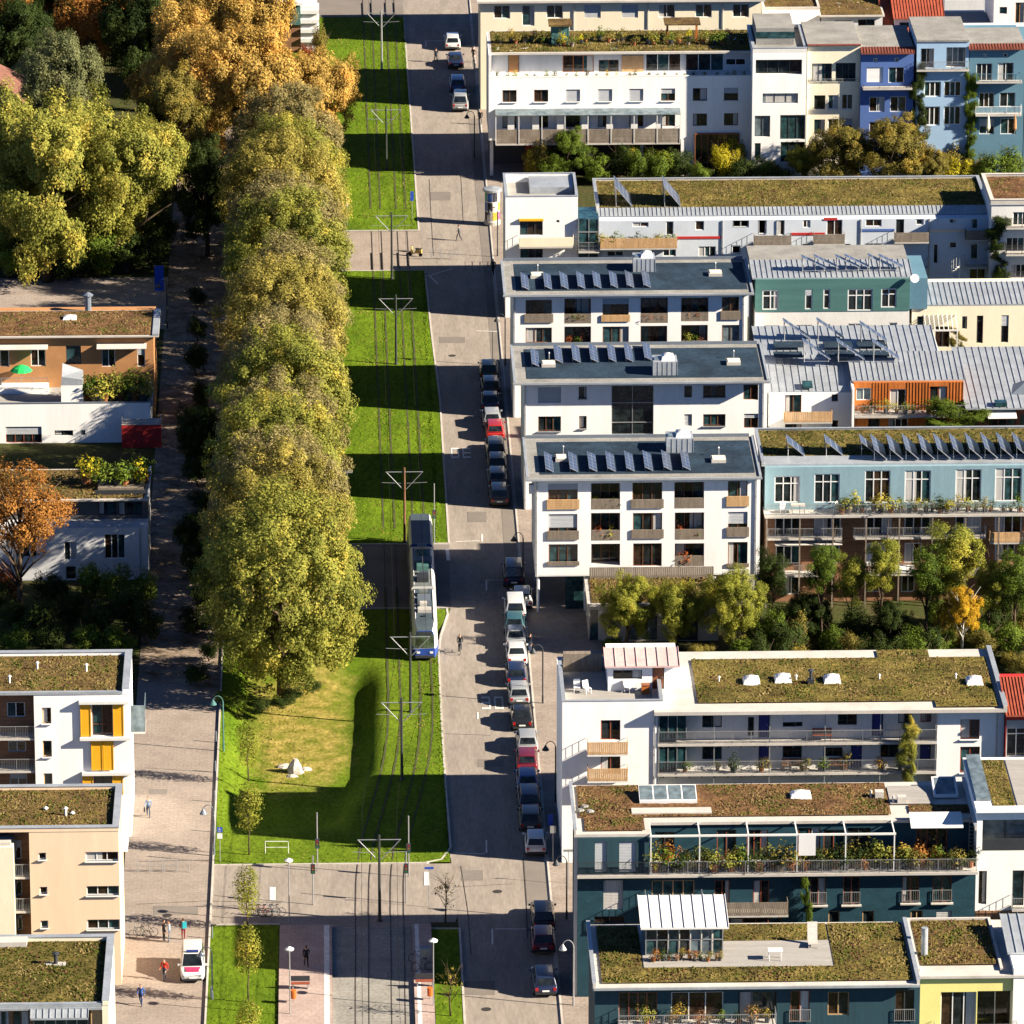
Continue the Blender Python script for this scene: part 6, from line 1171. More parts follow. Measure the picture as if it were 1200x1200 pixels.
MB().box(XR2 + .031, XR2 + .5, YL2 + 4.0, YL2 + 9, zr - 3.0, zr - .4).build('side_panel', M_offwhite, L2)
# cream house at the bottom left
zr = 12.0; f = gy(ZM, 500, 1108, zr + .3); YL3 = f.y + .1; XR3 = wx(ZM, 510, 1150, YL3); bk = gy(ZM, 500, 780, zr + .5).y; X0 = XR3 - 22
L3 = building('apartment_house', 'cream house with a green planted roof and timber gallery at the foot of the footpath', (XR3, YL3, 0), 'house')
Xb = wx(ZM, 145, 1150, YL3)
front(L3, YL3 + .9, X0, XR3 - .45, 0, zr + .1, bk, [(ZM, (155, 1140, 415, 1230), dict(n=5, fm=M_metal, gm=M_glasst)), (ZM, (0, 1140, 40, 1230), dict(n=1, fm=M_whitep)), (ZM, (60, 1140, 138, 1230), dict(n=2, fm=M_brownf))], [M_brownwood, M_inside])
MB().box(XR3 - .45, XR3, YL3, bk, 0, zr + .2).build('flank_wall', M_cream, L3); MB().box(wx(ZM, 425, 1150, YL3), XR3 - .46, YL3 + .2, YL3 + .89, 0, zr + .05).build('timber_panel', M_lightwood, L3)
ro3 = MB().box(X0, XR3 - .46, YL3 - .1, YL3 + .89, zr - .1, zr + .08).build('eave', M_zinc, L3); seamroof(L3, Xb, wx(ZM, 415, 1130, YL3), YL3 - .9, YL3 - .11, zr - .35, zr - .02, M_zinc, .4, name='canopy')
parapet(L3, X0, XR3 + .03, YL3 - .02, bk, zr + .201, zr + .5, .45, M_cream, M_zinc, 'BR'); MB().box(X0, XR3 - .43, YL3, YL3 + .3, zr + .101, zr + .35).build('front_coping', M_zinc, L3)
greenroof(L3, X0, XR3 - .44, YL3 + .31, bk - .47, zr + .2, M_sedumg, leafmat('sedum_bright', (.07, .07, .014), (.15, .14, .035)), 24, .16)
MB().box(X0, wx(ZM, 130, 810, bk), bk - 1.6, bk - .5, zr + .25, zr + .62).build('bulkhead', M_pale, L3)
c = gy(ZM, 262, 920, zr + .2); vent(L3, c.x, c.y, zr + .2, .8, .14, M_dark); MB().box(c.x - .7, c.x + .7, c.y - .3, c.y + .3, zr + .2, zr + .27).build('slab', M_concrete, L3)
# house with the tan top storey and red box
Yo = 592.5; XRo = wx(ZK, 542, 350, Yo); X0 = XRo - 30; zt = wz(ZK, 300, 222, Yo); zl = wz(ZK, 300, 475, Yo - 6.5)
L0 = building('terraced_house', 'house with tan boarded top storey and a planted terrace over a white front', (XRo, Yo, 0), 'house')
front(L0, Yo, X0, XRo, 0, zt, Yo + 9.5, [(ZK, (0, 262, 32, 330), dict(n=1, fm=M_whitep)), (ZK, (108, 262, 160, 328), dict(n=2, fm=M_whitep)), (ZK, (232, 255, 285, 320), dict(n=1, fm=M_darkf, gm=M_glasst)), (ZK, (358, 262, 405, 330), dict(n=2, fm=M_whitep)), (ZK, (482, 262, 510, 330), dict(n=1, fm=M_whitep))], [M_tan, M_inside], name='upper_wall')
for a0, a1 in ((340, 515), (-60, 168)): x0_, x1_ = wx(ZK, a0, 255, Yo - .5), wx(ZK, a1, 255, Yo - .5); zz = wz(ZK, 400, 258, Yo - .5); MB().hexa([(x0_, Yo - .9, zz - .15), (x1_, Yo - .9, zz - .15), (x1_, Yo - .01, zz + .1), (x0_, Yo - .01, zz + .1), (x0_, Yo - .9, zz - .1), (x1_, Yo - .9, zz - .1), (x1_, Yo - .01, zz + .15), (x0_, Yo - .01, zz + .15)]).build('awning', M_pale, L0)
bk = gy(ZK, 300, 130, zt + .2).y; rfo = MB().box(X0, XRo + .5, Yo - .5, bk, zt + .001, zt + .15).build('roof', M_pale, L0); greenroof(rfo, X0, XRo - .2, Yo - .3, bk - .25, zt + .2, M_sedumr, M_sedum, 16); parapet(rfo, X0, XRo + .5, Yo - .5, bk, zt + .151, zt + .3, .6, M_zinc, None, 'R')
c = gy(ZK, 245, 170, zt); skylight(rfo, c.x, c.y + .3, zt + .2, 1.3, 1.2, .35); c = gy(ZK, 310, 135, zt); vb = MB(); vb.tube([(c.x, c.y, zt + .1), (c.x, c.y, zt + 1.6)], .3, 8); vb.lathe([(.5, 0), (.5, .12), (.1, .35)], (c.x, c.y, zt + 1.55), 8); vb.build('roof_fan', M_zincd, rfo)
Yq = Yo - 6.5; zf_ = zl; Yq_t = Yq + 2.2; zf_t = zf_ + .02
front(L0, Yq, X0, wx(ZK, 530, 560, Yq), 0, zf_, Yo - .01, [(ZK, (20, 540, 147, 612), dict(n=4, fm=M_redwood)), (ZK, (192, 553, 257, 572), dict(n=2, fm=M_darkf)), (ZK, (285, 552, 300, 570), dict(n=1, fm=M_darkf)), (ZK, (188, 620, 275, 670), dict(n=2, fm=M_redwood)), (ZK, (290, 625, 420, 670), dict(n=3, fm=M_darkf))], [M_white, M_inside], name='lower_wall')
parapet(L0, X0, wx(ZK, 530, 560, Yq), Yq, Yo - .02, zf_ + .001, zf_ + .5, .2, M_white, M_zincd, 'FR')
MB().quad((X0, Yq + .2, zf_ + .02), (XRo, Yq + .2, zf_ + .02), (XRo, Yo - .02, zf_ + .02), (X0, Yo - .02, zf_ + .02)).build('terrace_floor', M_deck, L0)
rail(L0, X0, wx(ZK, 168, 350, Yo - 2), Yo - 2, zf_ + .5, 1.1, None, M_metal); MB().box(X0, wx(ZK, 168, 390, Yo - 2), Yo - 1.98, Yo - .03, zf_ + .02, zf_ + .5).build('terrace_step', M_white, L0)
x0_ = wx(ZK, 215, 420, Yq + 1.2); MB().box(x0_, x0_ + 2.0, Yq + 1.0, Yq + 3.2, zf_ + .02, wz(ZK, 240, 395, Yq + 1)).build('stair_head', M_white, L0); 
MB().hexa([(x0_, Yq + 1.0, wz(ZK, 240, 394, Yq + 1)), (x0_ + 2, Yq + 1.0, wz(ZK, 240, 394, Yq + 1)), (x0_ + 2, Yq + 3.2, wz(ZK, 240, 394, Yq + 1)), (x0_, Yq + 3.2, wz(ZK, 240, 394, Yq + 1)), (x0_ + .1, Yq + 1.05, wz(ZK, 240, 365, Yq + 1)), (x0_ + 2, Yq + 1.05, wz(ZK, 240, 365, Yq + 1) - .3), (x0_ + 2, Yq + 3.1, wz(ZK, 240, 365, Yq + 1)), (x0_ + .1, Yq + 3.1, wz(ZK, 240, 340, Yq + 1))]).build('stair_head_roof', M_zinc, L0)
rx0, rx1 = wx(ZK, 428, 590, Yq - 1.6), wx(ZK, 567, 590, Yq - 1.6); MB().box(rx0, rx1, Yq - 1.6, Yq - .003, wz(ZK, 500, 652, Yq - 1.6), wz(ZK, 500, 535, Yq - 1.6)).build('red_bay', M_redpanel, L0); zz = wz(ZK, 500, 534, Yq - 1.6)
MB().box(rx0, rx1, Yq - 1.6, Yq + .3, zz, zz + .06).build('red_bay_roof', M_pale, L0); rail(L0, rx0 + .05, rx1 - .05, Yq - 1.5, zz + .06, .5, 1.4, M_metal)
x0_, x1_ = wx(ZK, 185, 640, Yq - .4), wx(ZK, 278, 640, Yq - .4); MB().box(x0_, x1_, Yq - .5, Yq - .2, wz(ZK, 230, 622, Yq - .4), wz(ZK, 230, 612, Yq - .4)).build('porch_roof', M_offwhite, L0)
pw = thing('parasol', (wx(ZK, 74, 300, Yo - 1.2), Yo - 1.2, zf_ + .5), 'green beach parasol standing on the terrace of the tan house', 'parasol')
MB().tube([(0, 0, 0), (0, 0, 2.1)], .025, 6).build('pole', M_metal, pw); MB().lathe([(1.05, 0), (.75, .3), (.3, .5), (.02, .56)], (0, 0, 1.55), 10).build('canopy', mat('green_cloth', (.02, .42, .10), .8), pw)
# grey-white house behind the copper tree
Yv = 547.0; XRv = wx(ZK, 520, 980, Yv); X0 = XRv - 28; zt = wz(ZK, 400, 895, Yv)
L9 = building('terraced_house', 'grey-white house with a cluttered roof garden behind the copper autumn tree', (XRv, Yv, 0), 'house')
front(L9, Yv, X0, XRv, 0, zt, Yv + 10, [(ZK, (367, 918, 440, 1005), dict(n=3, fm=M_whitep)), (ZK, (225, 945, 270, 1010), dict(n=2, fm=M_whitep)), (ZK, (230, 1030, 270, 1110), dict(n=1, fm=M_whitep)), (ZK, (80, 925, 130, 1000), dict(n=2, fm=M_whitep))], [M_greywhite, M_inside])
pipe(L9, wx(ZK, 492, 980, Yv), Yv, 0, zt)
Yw_ = Yv + 2.4; zt2 = wz(ZK, 400, 792, Yw_)
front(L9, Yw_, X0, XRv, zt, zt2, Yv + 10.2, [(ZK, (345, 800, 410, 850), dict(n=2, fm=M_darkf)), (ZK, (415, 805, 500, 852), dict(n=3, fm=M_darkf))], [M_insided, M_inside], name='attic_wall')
rail(L9, X0, XRv - .05, Yv + .1, zt, .6, None, M_metal); MB().box(X0, XRv + .15, Yw_ - .8, Yv + 10.3, zt2 + .001, zt2 + .15).build('roof', M_pale, L9)
greenroof(L9, X0, XRv - .3, Yw_ - .5, Yv + 10, zt2 + .18, M_sedum, M_sedumg, 16, .2); parapet(L9, X0, XRv + .15, Yw_ - .8, Yv + 10.3, zt2 + .151, zt2 + .4, .15, M_zinc, None, 'R')
Yv_t = Yw_ + 3; zt2_t = zt2 + .18; c = gy(ZK, 335, 780, zt2 + .2); MB().box(c.x, c.x + 4.4, c.y, c.y + .15, zt2 + .15, zt2 + .6).build('roof_planter', M_dark, L9); MB().box(c.x + .2, c.x + 4.2, c.y + 1, c.y + 3.5, zt2 + .15, zt2 + .5).build('raised_bed', M_greywood, L9)
# dark roof corner at the far left and green-white kiosk at the top
c = G(0, 120, 8); Hb = building('villa', 'villa with a dark brown hipped roof at the edge of the wood', (c.x - 6, c.y + 6, 0), 'house')
MB().box(c.x - 14, c.x + 1.5, c.y, c.y + 12, 0, 7.2).build('wall', M_greywhite, Hb)
hb = MB(); x0_, x1_, y0_, y1_, z0_, z1_ = c.x - 15, c.x + 2.6, c.y - 1, c.y + 13, 7.2, 12.2
hb.v += [(x0_, y0_, z0_), (x1_, y0_, z0_), (x1_, y1_, z0_), (x0_, y1_, z0_), (x0_ + 6, y0_ + 7, z1_), (x1_ - 6, y0_ + 7, z1_)]; hb.f += [(0, 1, 5, 4), (1, 2, 5), (2, 3, 4, 5), (3, 0, 4), (3, 2, 1, 0)]; hb.m += [0] * 5; hb.build('roof', mat('brown_roof_tile', (.16, .075, .055), .8, .2, .8, fine=.2, fscale=6), Hb)
Yk = 729.0; X0, X1 = P(331, 20, Yk).x, P(352, 20, Yk).x; Hk2 = building('kiosk_house', 'small green and white house at the far end of the tree row', (X0, Yk, 0), 'house')
zt = P(340, 4, Yk).z; MB().box(X0 - 4, X1, Yk, Yk + 6, 0, P(340, 28, Yk).z).build('base_wall', M_brownwood, Hk2); MB().box(X0 - 4, X1, Yk - .5, Yk + 6, P(340, 28, Yk).z + .001, zt).build('upper_wall', M_green, Hk2); MB().box(X0 - 4.3, X1 + .3, Yk - 1, Yk + 6.3, zt + .001, zt + .3).build('roof', M_whitep, Hk2)
for i in range(5): z = P(360, 60, Yk).z + i * 1.1; MB().box(X1 + .02, X1 + 2.1, Yk - .3, Yk + 3, z, z + .45).build('white_slat', M_whitep, Hk2)
MB().box(X1 + .02, X1 + 1.9, Yk, Yk + 3, 0, zt - .4).build('stair_wall', M_offwhite, Hk2)

# ================================================================ TREES AND PLANTS
def leaf_mesh(name, clumps, n, size, seed, spread=0.75, shell=(.72, 1.05), keep=None, up=0.25, jit=.6):
    """clumps: array (k,4) of centre + radius; leaves are small quads on the clump skins"""
    r = np.random.default_rng(seed); cl = np.asarray(clumps, float); w = cl[:, 3] ** 2; w /= w.sum()
    idx = r.choice(len(cl), n, p=w); d = r.normal(size=(n, 3)); d /= np.linalg.norm(d, axis=1)[:, None]
    rad = cl[idx, 3] * r.uniform(shell[0], shell[1], n)
    p = cl[idx, :3] + d * rad[:, None]
    # drop leaves buried inside other clumps
    bur = np.zeros(n, bool)
    for k in range(len(cl)):
        bur |= (np.linalg.norm(p - cl[k, :3], axis=1) < cl[k, 3] * .5)
    if keep is not None: bur |= ~keep(p)
    bur &= r.random(n) < .93
    p = p[~bur]; d = d[~bur]; idx = idx[~bur]; n = len(p)
    pc_ = p - p.mean(0); pc_ /= np.abs(pc_).max(0)[None]; pc_ /= np.linalg.norm(pc_, axis=1)[:, None] + 1e-6; nr = d * .35 + pc_ * .6 + r.normal(size=(n, 3)) * jit * .55; nr[:, 2] += up; nr /= np.linalg.norm(nr, axis=1)[:, None]
    a = np.cross(nr, r.normal(size=(n, 3))); a /= np.linalg.norm(a, axis=1)[:, None]; b = np.cross(nr, a)
    s = size * (r.uniform(.5, 1.2, n) + (r.random(n) < .12) * .5)[:, None]; q = r.uniform(.45, .75, n)[:, None]
    V = np.stack([p - a * s, p - b * s * q, p + a * s, p + b * s * q], 1).reshape(-1, 3)
    ct = r.random(len(cl)); ph = r.uniform(0, 6.28, 3); lo = .5 + .5 * np.sin(p[:, 0] * .9 + ph[0]) * np.sin(p[:, 1] * .8 + ph[1]) * np.cos(p[:, 2] * .7 + ph[2]); t = np.clip(.25 * ct[idx] + .4 * lo + .35 * r.random(n), 0, 1)
    me = bpy.data.meshes.new(name); me.vertices.add(n * 4); me.vertices.foreach_set('co', V.ravel())
    me.loops.add(n * 4); me.loops.foreach_set('vertex_index', np.arange(n * 4, dtype=np.int32)); me.polygons.add(n)
    me.polygons.foreach_set('loop_start', np.arange(0, n * 4, 4, dtype=np.int32)); me.polygons.foreach_set('loop_total', np.full(n, 4, np.int32))
    at = me.attributes.new('tint', 'FLOAT', 'POINT'); at.data.foreach_set('value', np.repeat(t, 4).astype(np.float32))
    me.update(calc_edges=True); return me
def clumps_lobes(seed, lobes, per, rx, rz, lr, r0, r1, lo=-.8):
    r = np.random.default_rng(seed); out = []; n = 0
    while n < lobes:
        d = r.normal(size=3); d /= np.linalg.norm(d); q = r.uniform(.35, .82)
        if d[2] * q < lo: continue
        n += 1; c = np.array([d[0] * rx * q, d[1] * rx * q, d[2] * rz * q]); R_ = r.uniform(*lr)
        for k in range(per):
            e = r.normal(size=3); e /= np.linalg.norm(e); p = c + e * R_ * r.uniform(.45, 1.0); out.append((*p, r.uniform(r0, r1)))
    return out
def clumps_ball(seed, k, rx, rz, r0, r1, lo=-.7, inner=.5):
    r = np.random.default_rng(seed); out = []
    while len(out) < k:
        d = r.normal(size=3); d /= np.linalg.norm(d); q = r.uniform(inner, .9)
        if d[2] * q < lo: continue
        out.append((d[0] * rx * q, d[1] * rx * q, d[2] * rz * q, r.uniform(r0, r1)))
    return out
LF = {}
for i in range(4): LF['linden%d' % i] = leaf_mesh('linden_crown', clumps_ball(i + 1, 420, 6.75, 7.5, .38, .85, -.85, .62) + clumps_lobes(i + 71, 14, 9, 6.6, 7.2, (.9, 1.5), .35, .65), 125000, .105, i, shell=(.3, 1.15))
for i in range(3): LF['broad%d' % i] = leaf_mesh('broad_crown', clumps_lobes(i + 11, 34, 12, 6.6, 6.0, (1.4, 2.6), .4, .95), 90000, .125, i + 5, shell=(.3, 1.15))
LF['sparse0'] = leaf_mesh('sparse_crown', clumps_ball(31, 110, 5.8, 5.6, .5, 1.2, -.7, .35), 26000, .12, 9, shell=(.3, 1.15))
LF['slim0'] = leaf_mesh('slim_crown', [(random.uniform(-.3, .3), random.uniform(-.3, .3), z, .45 + .35 * math.sin((z + 1.9) / 3.8 * 3.0)) for z in np.linspace(-1.9, 1.9, 26)], 3800, .075, 21, shell=(.4, 1.1))
LF['slim1'] = leaf_mesh('slim_crown', [(random.uniform(-.35, .35), random.uniform(-.35, .35), z, .42 + .32 * math.sin((z + 1.9) / 3.8 * 3.0)) for z in np.linspace(-1.9, 1.9, 26)], 3400, .075, 22, shell=(.4, 1.15))
for i in range(4): LF['shrub%d' % i] = leaf_mesh('shrub_foliage', clumps_ball(41 + i, 40, .85, .8, .14, .34, -.9, .3), 7000, .042, 41 + i, shell=(.4, 1.12))
LF['birch0'] = leaf_mesh('birch_crown', clumps_ball(51, 70, 2.9, 5.4, .4, .9, -.95, .25), 30000, .09, 51, shell=(.3, 1.1), up=0)
LF['bare0'] = leaf_mesh('bare_crown', clumps_ball(52, 26, 1.3, 1.7, .25, .5, -.8, .3), 260, .09, 52, shell=(.2, 1.1))
for i in range(3): LF['pot%d' % i] = leaf_mesh('pot_foliage', clumps_ball(61 + i, 10, .24, .3, .09, .2, -.7, .2), 420, .036, 61 + i, shell=(.3, 1.1))
print('leaf quads', sum(len(m.polygons) for m in LF.values()))
def trunk_mesh(name, seed, h, r, limbs, spread, top):
    rd = random.Random(seed); b = MB(); bend = [(rd.uniform(-.2, .2) * i / 4, rd.uniform(-.2, .2) * i / 4, h * i / 4) for i in range(5)]
    b.tube(bend, [r * 1.25, r, r * .85, r * .7, r * .45], 8)
    for i in range(limbs):
        a = i * 2.4 + rd.random(); z0 = h * rd.uniform(.35, .95); L = spread * rd.uniform(.6, 1.0); rise = top * rd.uniform(.4, 1.0)
        x0 = bend[3][0] * z0 / h; y0 = bend[3][1] * z0 / h
        p1 = (x0 + math.cos(a) * L * .45, y0 + math.sin(a) * L * .45, z0 + rise * .5); p2 = (x0 + math.cos(a + .3) * L, y0 + math.sin(a + .3) * L, z0 + rise)
        b.tube([(x0, y0, z0), p1, p2], [r * .45, r * .28, r * .08], 6)
        b.tube([p1, (p1[0] + math.cos(a - .8) * L * .4, p1[1] + math.sin(a - .8) * L * .4, p1[2] + rise * .45)], [r * .22, r * .05], 5)
    me = bpy.data.meshes.new(name); me.from_pydata(b.v, [], b.f); me.polygons.foreach_set('use_smooth', [True] * len(b.f)); me.update(); return me
TM = {'big': trunk_mesh('trunk', 1, 11.0, .42, 12, 5.2, 5.5), 'mid': trunk_mesh('trunk', 2, 5.5, .17, 9, 2.4, 3.6), 'slim': trunk_mesh('trunk', 3, 4.2, .055, 9, .55, 1.5), 'shrub': trunk_mesh('stem', 4, .5, .03, 6, .5, .7), 'bare': trunk_mesh('trunk', 5, 3.6, .06, 14, 1.3, 1.9), 'fine': trunk_mesh('trunk', 8, 9, .3, 26, 4.6, 5.0)}
def place_leaves(par, key, m, z, sx=1.0, sz=None, rz=0.0, name='crown'):
    o = bpy.data.objects.new(name, LF[key]); COL.objects.link(o); o.parent = par
    if not LF[key].materials: LF[key].materials.append(M_gardens)
    o.material_slots[0].link = 'OBJECT'; o.material_slots[0].material = m
    o.location = (0, 0, z); o.scale = (sx, sx, sz or sx); o.rotation_euler = (0, 0, rz); return o
def place_trunk(par, key, sx, sz, m=None, rz=0.0, name='trunk'):
    o = bpy.data.objects.new(name, TM[key]); COL.objects.link(o); o.parent = par
    if not TM[key].materials: TM[key].materials.append(M_bark)
    if m: o.material_slots[0].link = 'OBJECT'; o.material_slots[0].material = m
    o.scale = (sx, sx, sz); o.rotation_euler = (0, 0, rz); return o
# leaf colours
K_lind = leafmat('leaf_linden', (.120, .112, .022), (.430, .360, .080), (.52, .40, .09), .3, .36)
K_lind2 = leafmat('leaf_linden_brown', (.130, .112, .040), (.345, .290, .118), (.40, .32, .12), .25, .36)
K_lind3 = leafmat('leaf_linden_green', (.085, .105, .018), (.360, .355, .062), (.50, .41, .07), .3, .36)
K_fresh = leafmat('leaf_fresh', (.095, .120, .016), (.390, .385, .055), (.50, .42, .06), .2, .4)
K_yg = leafmat('leaf_yellow_green', (.095, .118, .020), (.420, .400, .075), (.54, .43, .08), .3, .4)
K_orange = leafmat('leaf_orange', (0.207, 0.135, 0.030), (0.593, 0.393, 0.099), (0.620, 0.331, 0.069), .35)
K_grey = leafmat('leaf_grey_green', (.075, .090, .032), (.215, .220, .095))
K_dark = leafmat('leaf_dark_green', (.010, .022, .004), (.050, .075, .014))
K_green = leafmat('leaf_green', (0.031, 0.062, 0.007), (0.144, 0.200, 0.022))
K_copper = leafmat('leaf_copper', (0.163, 0.062, 0.013), (0.450, 0.206, 0.044))
K_gold = leafmat('leaf_gold', (0.375, 0.188, 0.013), (0.600, 0.400, 0.025))
K_yellow = leafmat('leaf_yellow', (0.200, 0.175, 0.010), (0.525, 0.450, 0.025))
K_olive = leafmat('leaf_olive', (0.077, 0.073, 0.015), (0.275, 0.225, 0.048), (0.375, 0.250, 0.037), .3)
K_red = leafmat('leaf_red', (0.200, 0.037, 0.015), (0.400, 0.112, 0.025))
K_pink = leafmat('leaf_flower', (0.150, 0.125, 0.025), (0.525, 0.200, 0.125))
def tree(label, base, h, cr, m, key='linden0', tk='big', bm=None, group=None, rz=None, name='tree', flat=1.0):
    r = thing(name, (base[0], base[1], base[2] if len(base) > 2 else 0.0), label, 'tree', group)
    R0, Z0 = {'linden': (7.0, 7.7), 'broad': (7.2, 6.5), 'sparse': (6.3, 6.2), 'slim': (.85, 2.5), 'birch': (3.3, 6.0), 'bare': (1.6, 2.0)}[key.rstrip('0123456789')]
    s = cr / R0; sz = s * flat; cz = h - Z0 * sz; rz = random.uniform(0, 6.28) if rz is None else rz
    TH = {'big': 11.0, 'mid': 5.5, 'slim': 4.2, 'bare': 3.6, 'fine': 9}[tk]
    place_trunk(r, tk, {'big': cr / 7.2, 'fine': cr / 6.8, 'mid': cr / 3.2}.get(tk, 1.0), (cz + (.4 * Z0 * sz if tk == 'slim' else 0)) / TH if tk != 'bare' else h / 5.2, bm, rz)
    place_leaves(r, key, m, cz, s, sz, rz); return r
# the linden row between the footpath and the tram
row = [(814, 19.6, 8.2, K_lind3, 0), (752, 18.6, 7.2, K_lind, 1), (700, 16.6, 7.0, K_lind2, 2), (652, 16.6, 7.3, K_lind3, 3), (606, 14.4, 6.9, K_lind2, 0), (561, 15.8, 7.3, K_lind3, 1), (516, 14.2, 6.9, K_lind2, 2), (472, 16.0, 7.4, K_lind, 3), (430, 14.2, 6.9, K_lind2, 0), (390, 15.8, 7.3, K_lind3, 1), (352, 14.4, 7.0, K_lind2, 2), (316, 15.8, 7.4, K_lind, 3), (284, 14.6, 7.0, K_lind3, 0), (252, 15.2, 6.8, K_lind2, 1)]
names = ['olive green leaves, at the open end of the row above the dry lawn'] + [a_ + ' leaves, %s from the dry lawn' % n_ for a_, n_ in zip(('golden olive', 'brownish', 'fresh olive', 'brown-tinged', 'fresh olive', 'brown-tinged', 'golden olive', 'brown-tinged', 'fresh olive', 'brown-tinged', 'golden olive', 'brown-tinged'), ('second', 'third', 'fourth', 'fifth', 'sixth', 'seventh', 'eighth', 'ninth', 'tenth', 'eleventh', 'twelfth', 'thirteenth'))] + ['olive leaves at the far end, beside the orange trees']
for (py, h, cr, m, v), nm in zip(row, names):
    y = G(300, py).y; tree('linden with ' + nm, (-4.75 + random.uniform(-.4, .4), y, .05), h, cr, m, 'linden%d' % v, group='linden row along the tram lawn', name='linden_tree', flat=1.13)
for i, (px, py, h, cr) in enumerate([(243, 300, 13, 4.0), (236, 560, 8, 3.0), (238, 690, 8, 3.0)]):
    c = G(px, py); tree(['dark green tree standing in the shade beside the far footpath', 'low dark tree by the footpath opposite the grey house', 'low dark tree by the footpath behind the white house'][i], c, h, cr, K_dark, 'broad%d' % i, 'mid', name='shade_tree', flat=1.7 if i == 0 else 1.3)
# the wood at the top left
for px, py, h, cr, m, k, lb in [(55, 330, 19.5, 8.2, K_yg, 'broad0', 'big yellow-green maple behind the side street'), (150, 318, 18.5, 7.0, K_yg, 'broad1', 'yellow-green maple beside the far footpath'), (75, 215, 17.5, 5.6, K_grey, 'broad2', 'grey-green willow in front of the dark wood'),
    (215, 185, 18, 6.8, K_orange, 'broad0', 'orange maple behind the willow'), (290, 200, 19, 7.2, K_orange, 'broad1', 'broad orange maple at the end of the linden row'), (350, 190, 13.5, 5.8, K_orange, 'broad2', 'orange maple leaning over the tram lawn'), (255, 110, 18, 7.0, K_orange, 'broad2', 'orange maple deep in the wood'), (298, 110, 17, 6.4, K_orange, 'broad0', 'orange maple near the green kiosk house'),
    (110, 120, 17, 6.0, K_copper, 'sparse0', 'thin copper tree behind the willow'), (25, 140, 16, 6.0, K_dark, 'broad1', 'dark evergreen beside the brown villa'), (165, 130, 16, 6.0, K_dark, 'broad2', 'dark tree between the willow and the orange maples'), (50, 60, 17, 6.5, K_copper, 'broad0', 'copper beech at the back of the wood'), (140, 40, 17, 6.5, K_orange, 'broad1', 'amber maple at the back of the wood'), (210, 30, 17, 6.5, K_orange, 'broad2', 'amber maple behind the orange trees'), (102, 300, 18.5, 7.6, K_yg, 'broad2', 'yellow-green maple between its two neighbours behind the side street'), (5, 300, 18, 7.2, K_yg, 'broad0', 'yellow-green maple next to the brown villa'), (180, 285, 15, 5.4, K_yg, 'broad1', 'smaller yellow-green maple leaning over the far footpath'), (205, 235, 15, 5.2, K_olive, 'broad0', 'olive tree below the orange maples'), (250, 200, 17, 6.2, K_orange, 'broad2', 'orange maple above the shaded tree'), (380, 180, 12.5, 4.6, K_orange, 'broad1', 'small orange maple at the edge of the tram lawn'), (262, 55, 17, 6.5, K_orange, 'broad1', 'orange maple in the far part of the wood'), (180, 80, 18, 6.5, K_orange, 'broad0', 'amber maple in the middle of the wood'), (90, 80, 16, 6, K_dark, 'broad2', 'dark tree behind the copper one'), (-10, 90, 17, 6.5, K_copper, 'broad1', 'copper beech at the corner of the wood'), (270, 20, 17, 6.5, K_orange, 'broad0', 'amber maple on the far side of the wood')]:
    c = G(px, py); tree(lb, c, h, cr, m, k, name='broadleaf_tree', group='trees of the wood', flat=1.32)
hedge_pts = [(262, 826), (280, 832), (305, 834), (330, 830), (345, 822), (365, 812)]
# left gardens
c = G(25, 735); tree('copper coloured thinning tree in front of the grey-white house', c, 15.5, 5.6, K_copper, 'sparse0', 'fine', name='copper_tree')
def shrub(label, base, w, h, m, v=0, group=None, z=None, name='shrub', cat='shrub'):
    r = thing(name, (base[0], base[1], base[2] if z is None else z), label, cat, group); place_trunk(r, 'shrub', w, h * .9, None, 0, 'stem'); place_leaves(r, 'shrub%d' % (v % 4), m, h * .52, w * .52 * 1.0, h * .52, random.uniform(0, 6.28), 'foliage'); return r
HUE = dict(leaf_dark_green='dark green', leaf_green='mid green', leaf_olive='olive', leaf_yellow='yellow', leaf_copper='copper', leaf_linden_green='yellow-green', leaf_red='red', leaf_flower='flowering', leaf_gold='golden')
def hedge_row(label, group, pts, m, w=(2.2, 3.6), h=(2, 3.6)):
    for i, (px, py) in enumerate(pts):
        mm = m if not isinstance(m, list) else random.choice(m); hh = random.uniform(*h); shrub(('low ' if hh < h[0] + (h[1] - h[0]) * .4 else 'tall ') + HUE[mm.name] + ' ' + label, G(px, py), random.uniform(*w), hh, mm, i, group)
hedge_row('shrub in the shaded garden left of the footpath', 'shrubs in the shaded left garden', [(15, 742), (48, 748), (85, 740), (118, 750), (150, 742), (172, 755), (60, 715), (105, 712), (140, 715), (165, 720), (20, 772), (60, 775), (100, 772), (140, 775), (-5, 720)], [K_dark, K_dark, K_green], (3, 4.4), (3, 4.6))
shrub('reddish shrub at the foot of the copper tree', G(8, 712), 3.2, 4.2, K_red, 1)
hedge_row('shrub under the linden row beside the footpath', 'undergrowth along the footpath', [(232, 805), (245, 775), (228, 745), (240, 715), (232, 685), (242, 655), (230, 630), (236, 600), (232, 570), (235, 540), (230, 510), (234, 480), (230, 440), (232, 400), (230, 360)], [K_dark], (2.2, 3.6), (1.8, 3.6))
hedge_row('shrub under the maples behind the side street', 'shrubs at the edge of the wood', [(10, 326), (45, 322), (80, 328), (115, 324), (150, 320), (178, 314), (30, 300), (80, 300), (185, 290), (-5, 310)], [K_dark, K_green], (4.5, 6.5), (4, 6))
hedge_row('undergrowth at the foot of the nearest linden', 'undergrowth at the linden foot', hedge_pts, [K_dark, K_green], (1.6, 2.6), (1.0, 2.0))
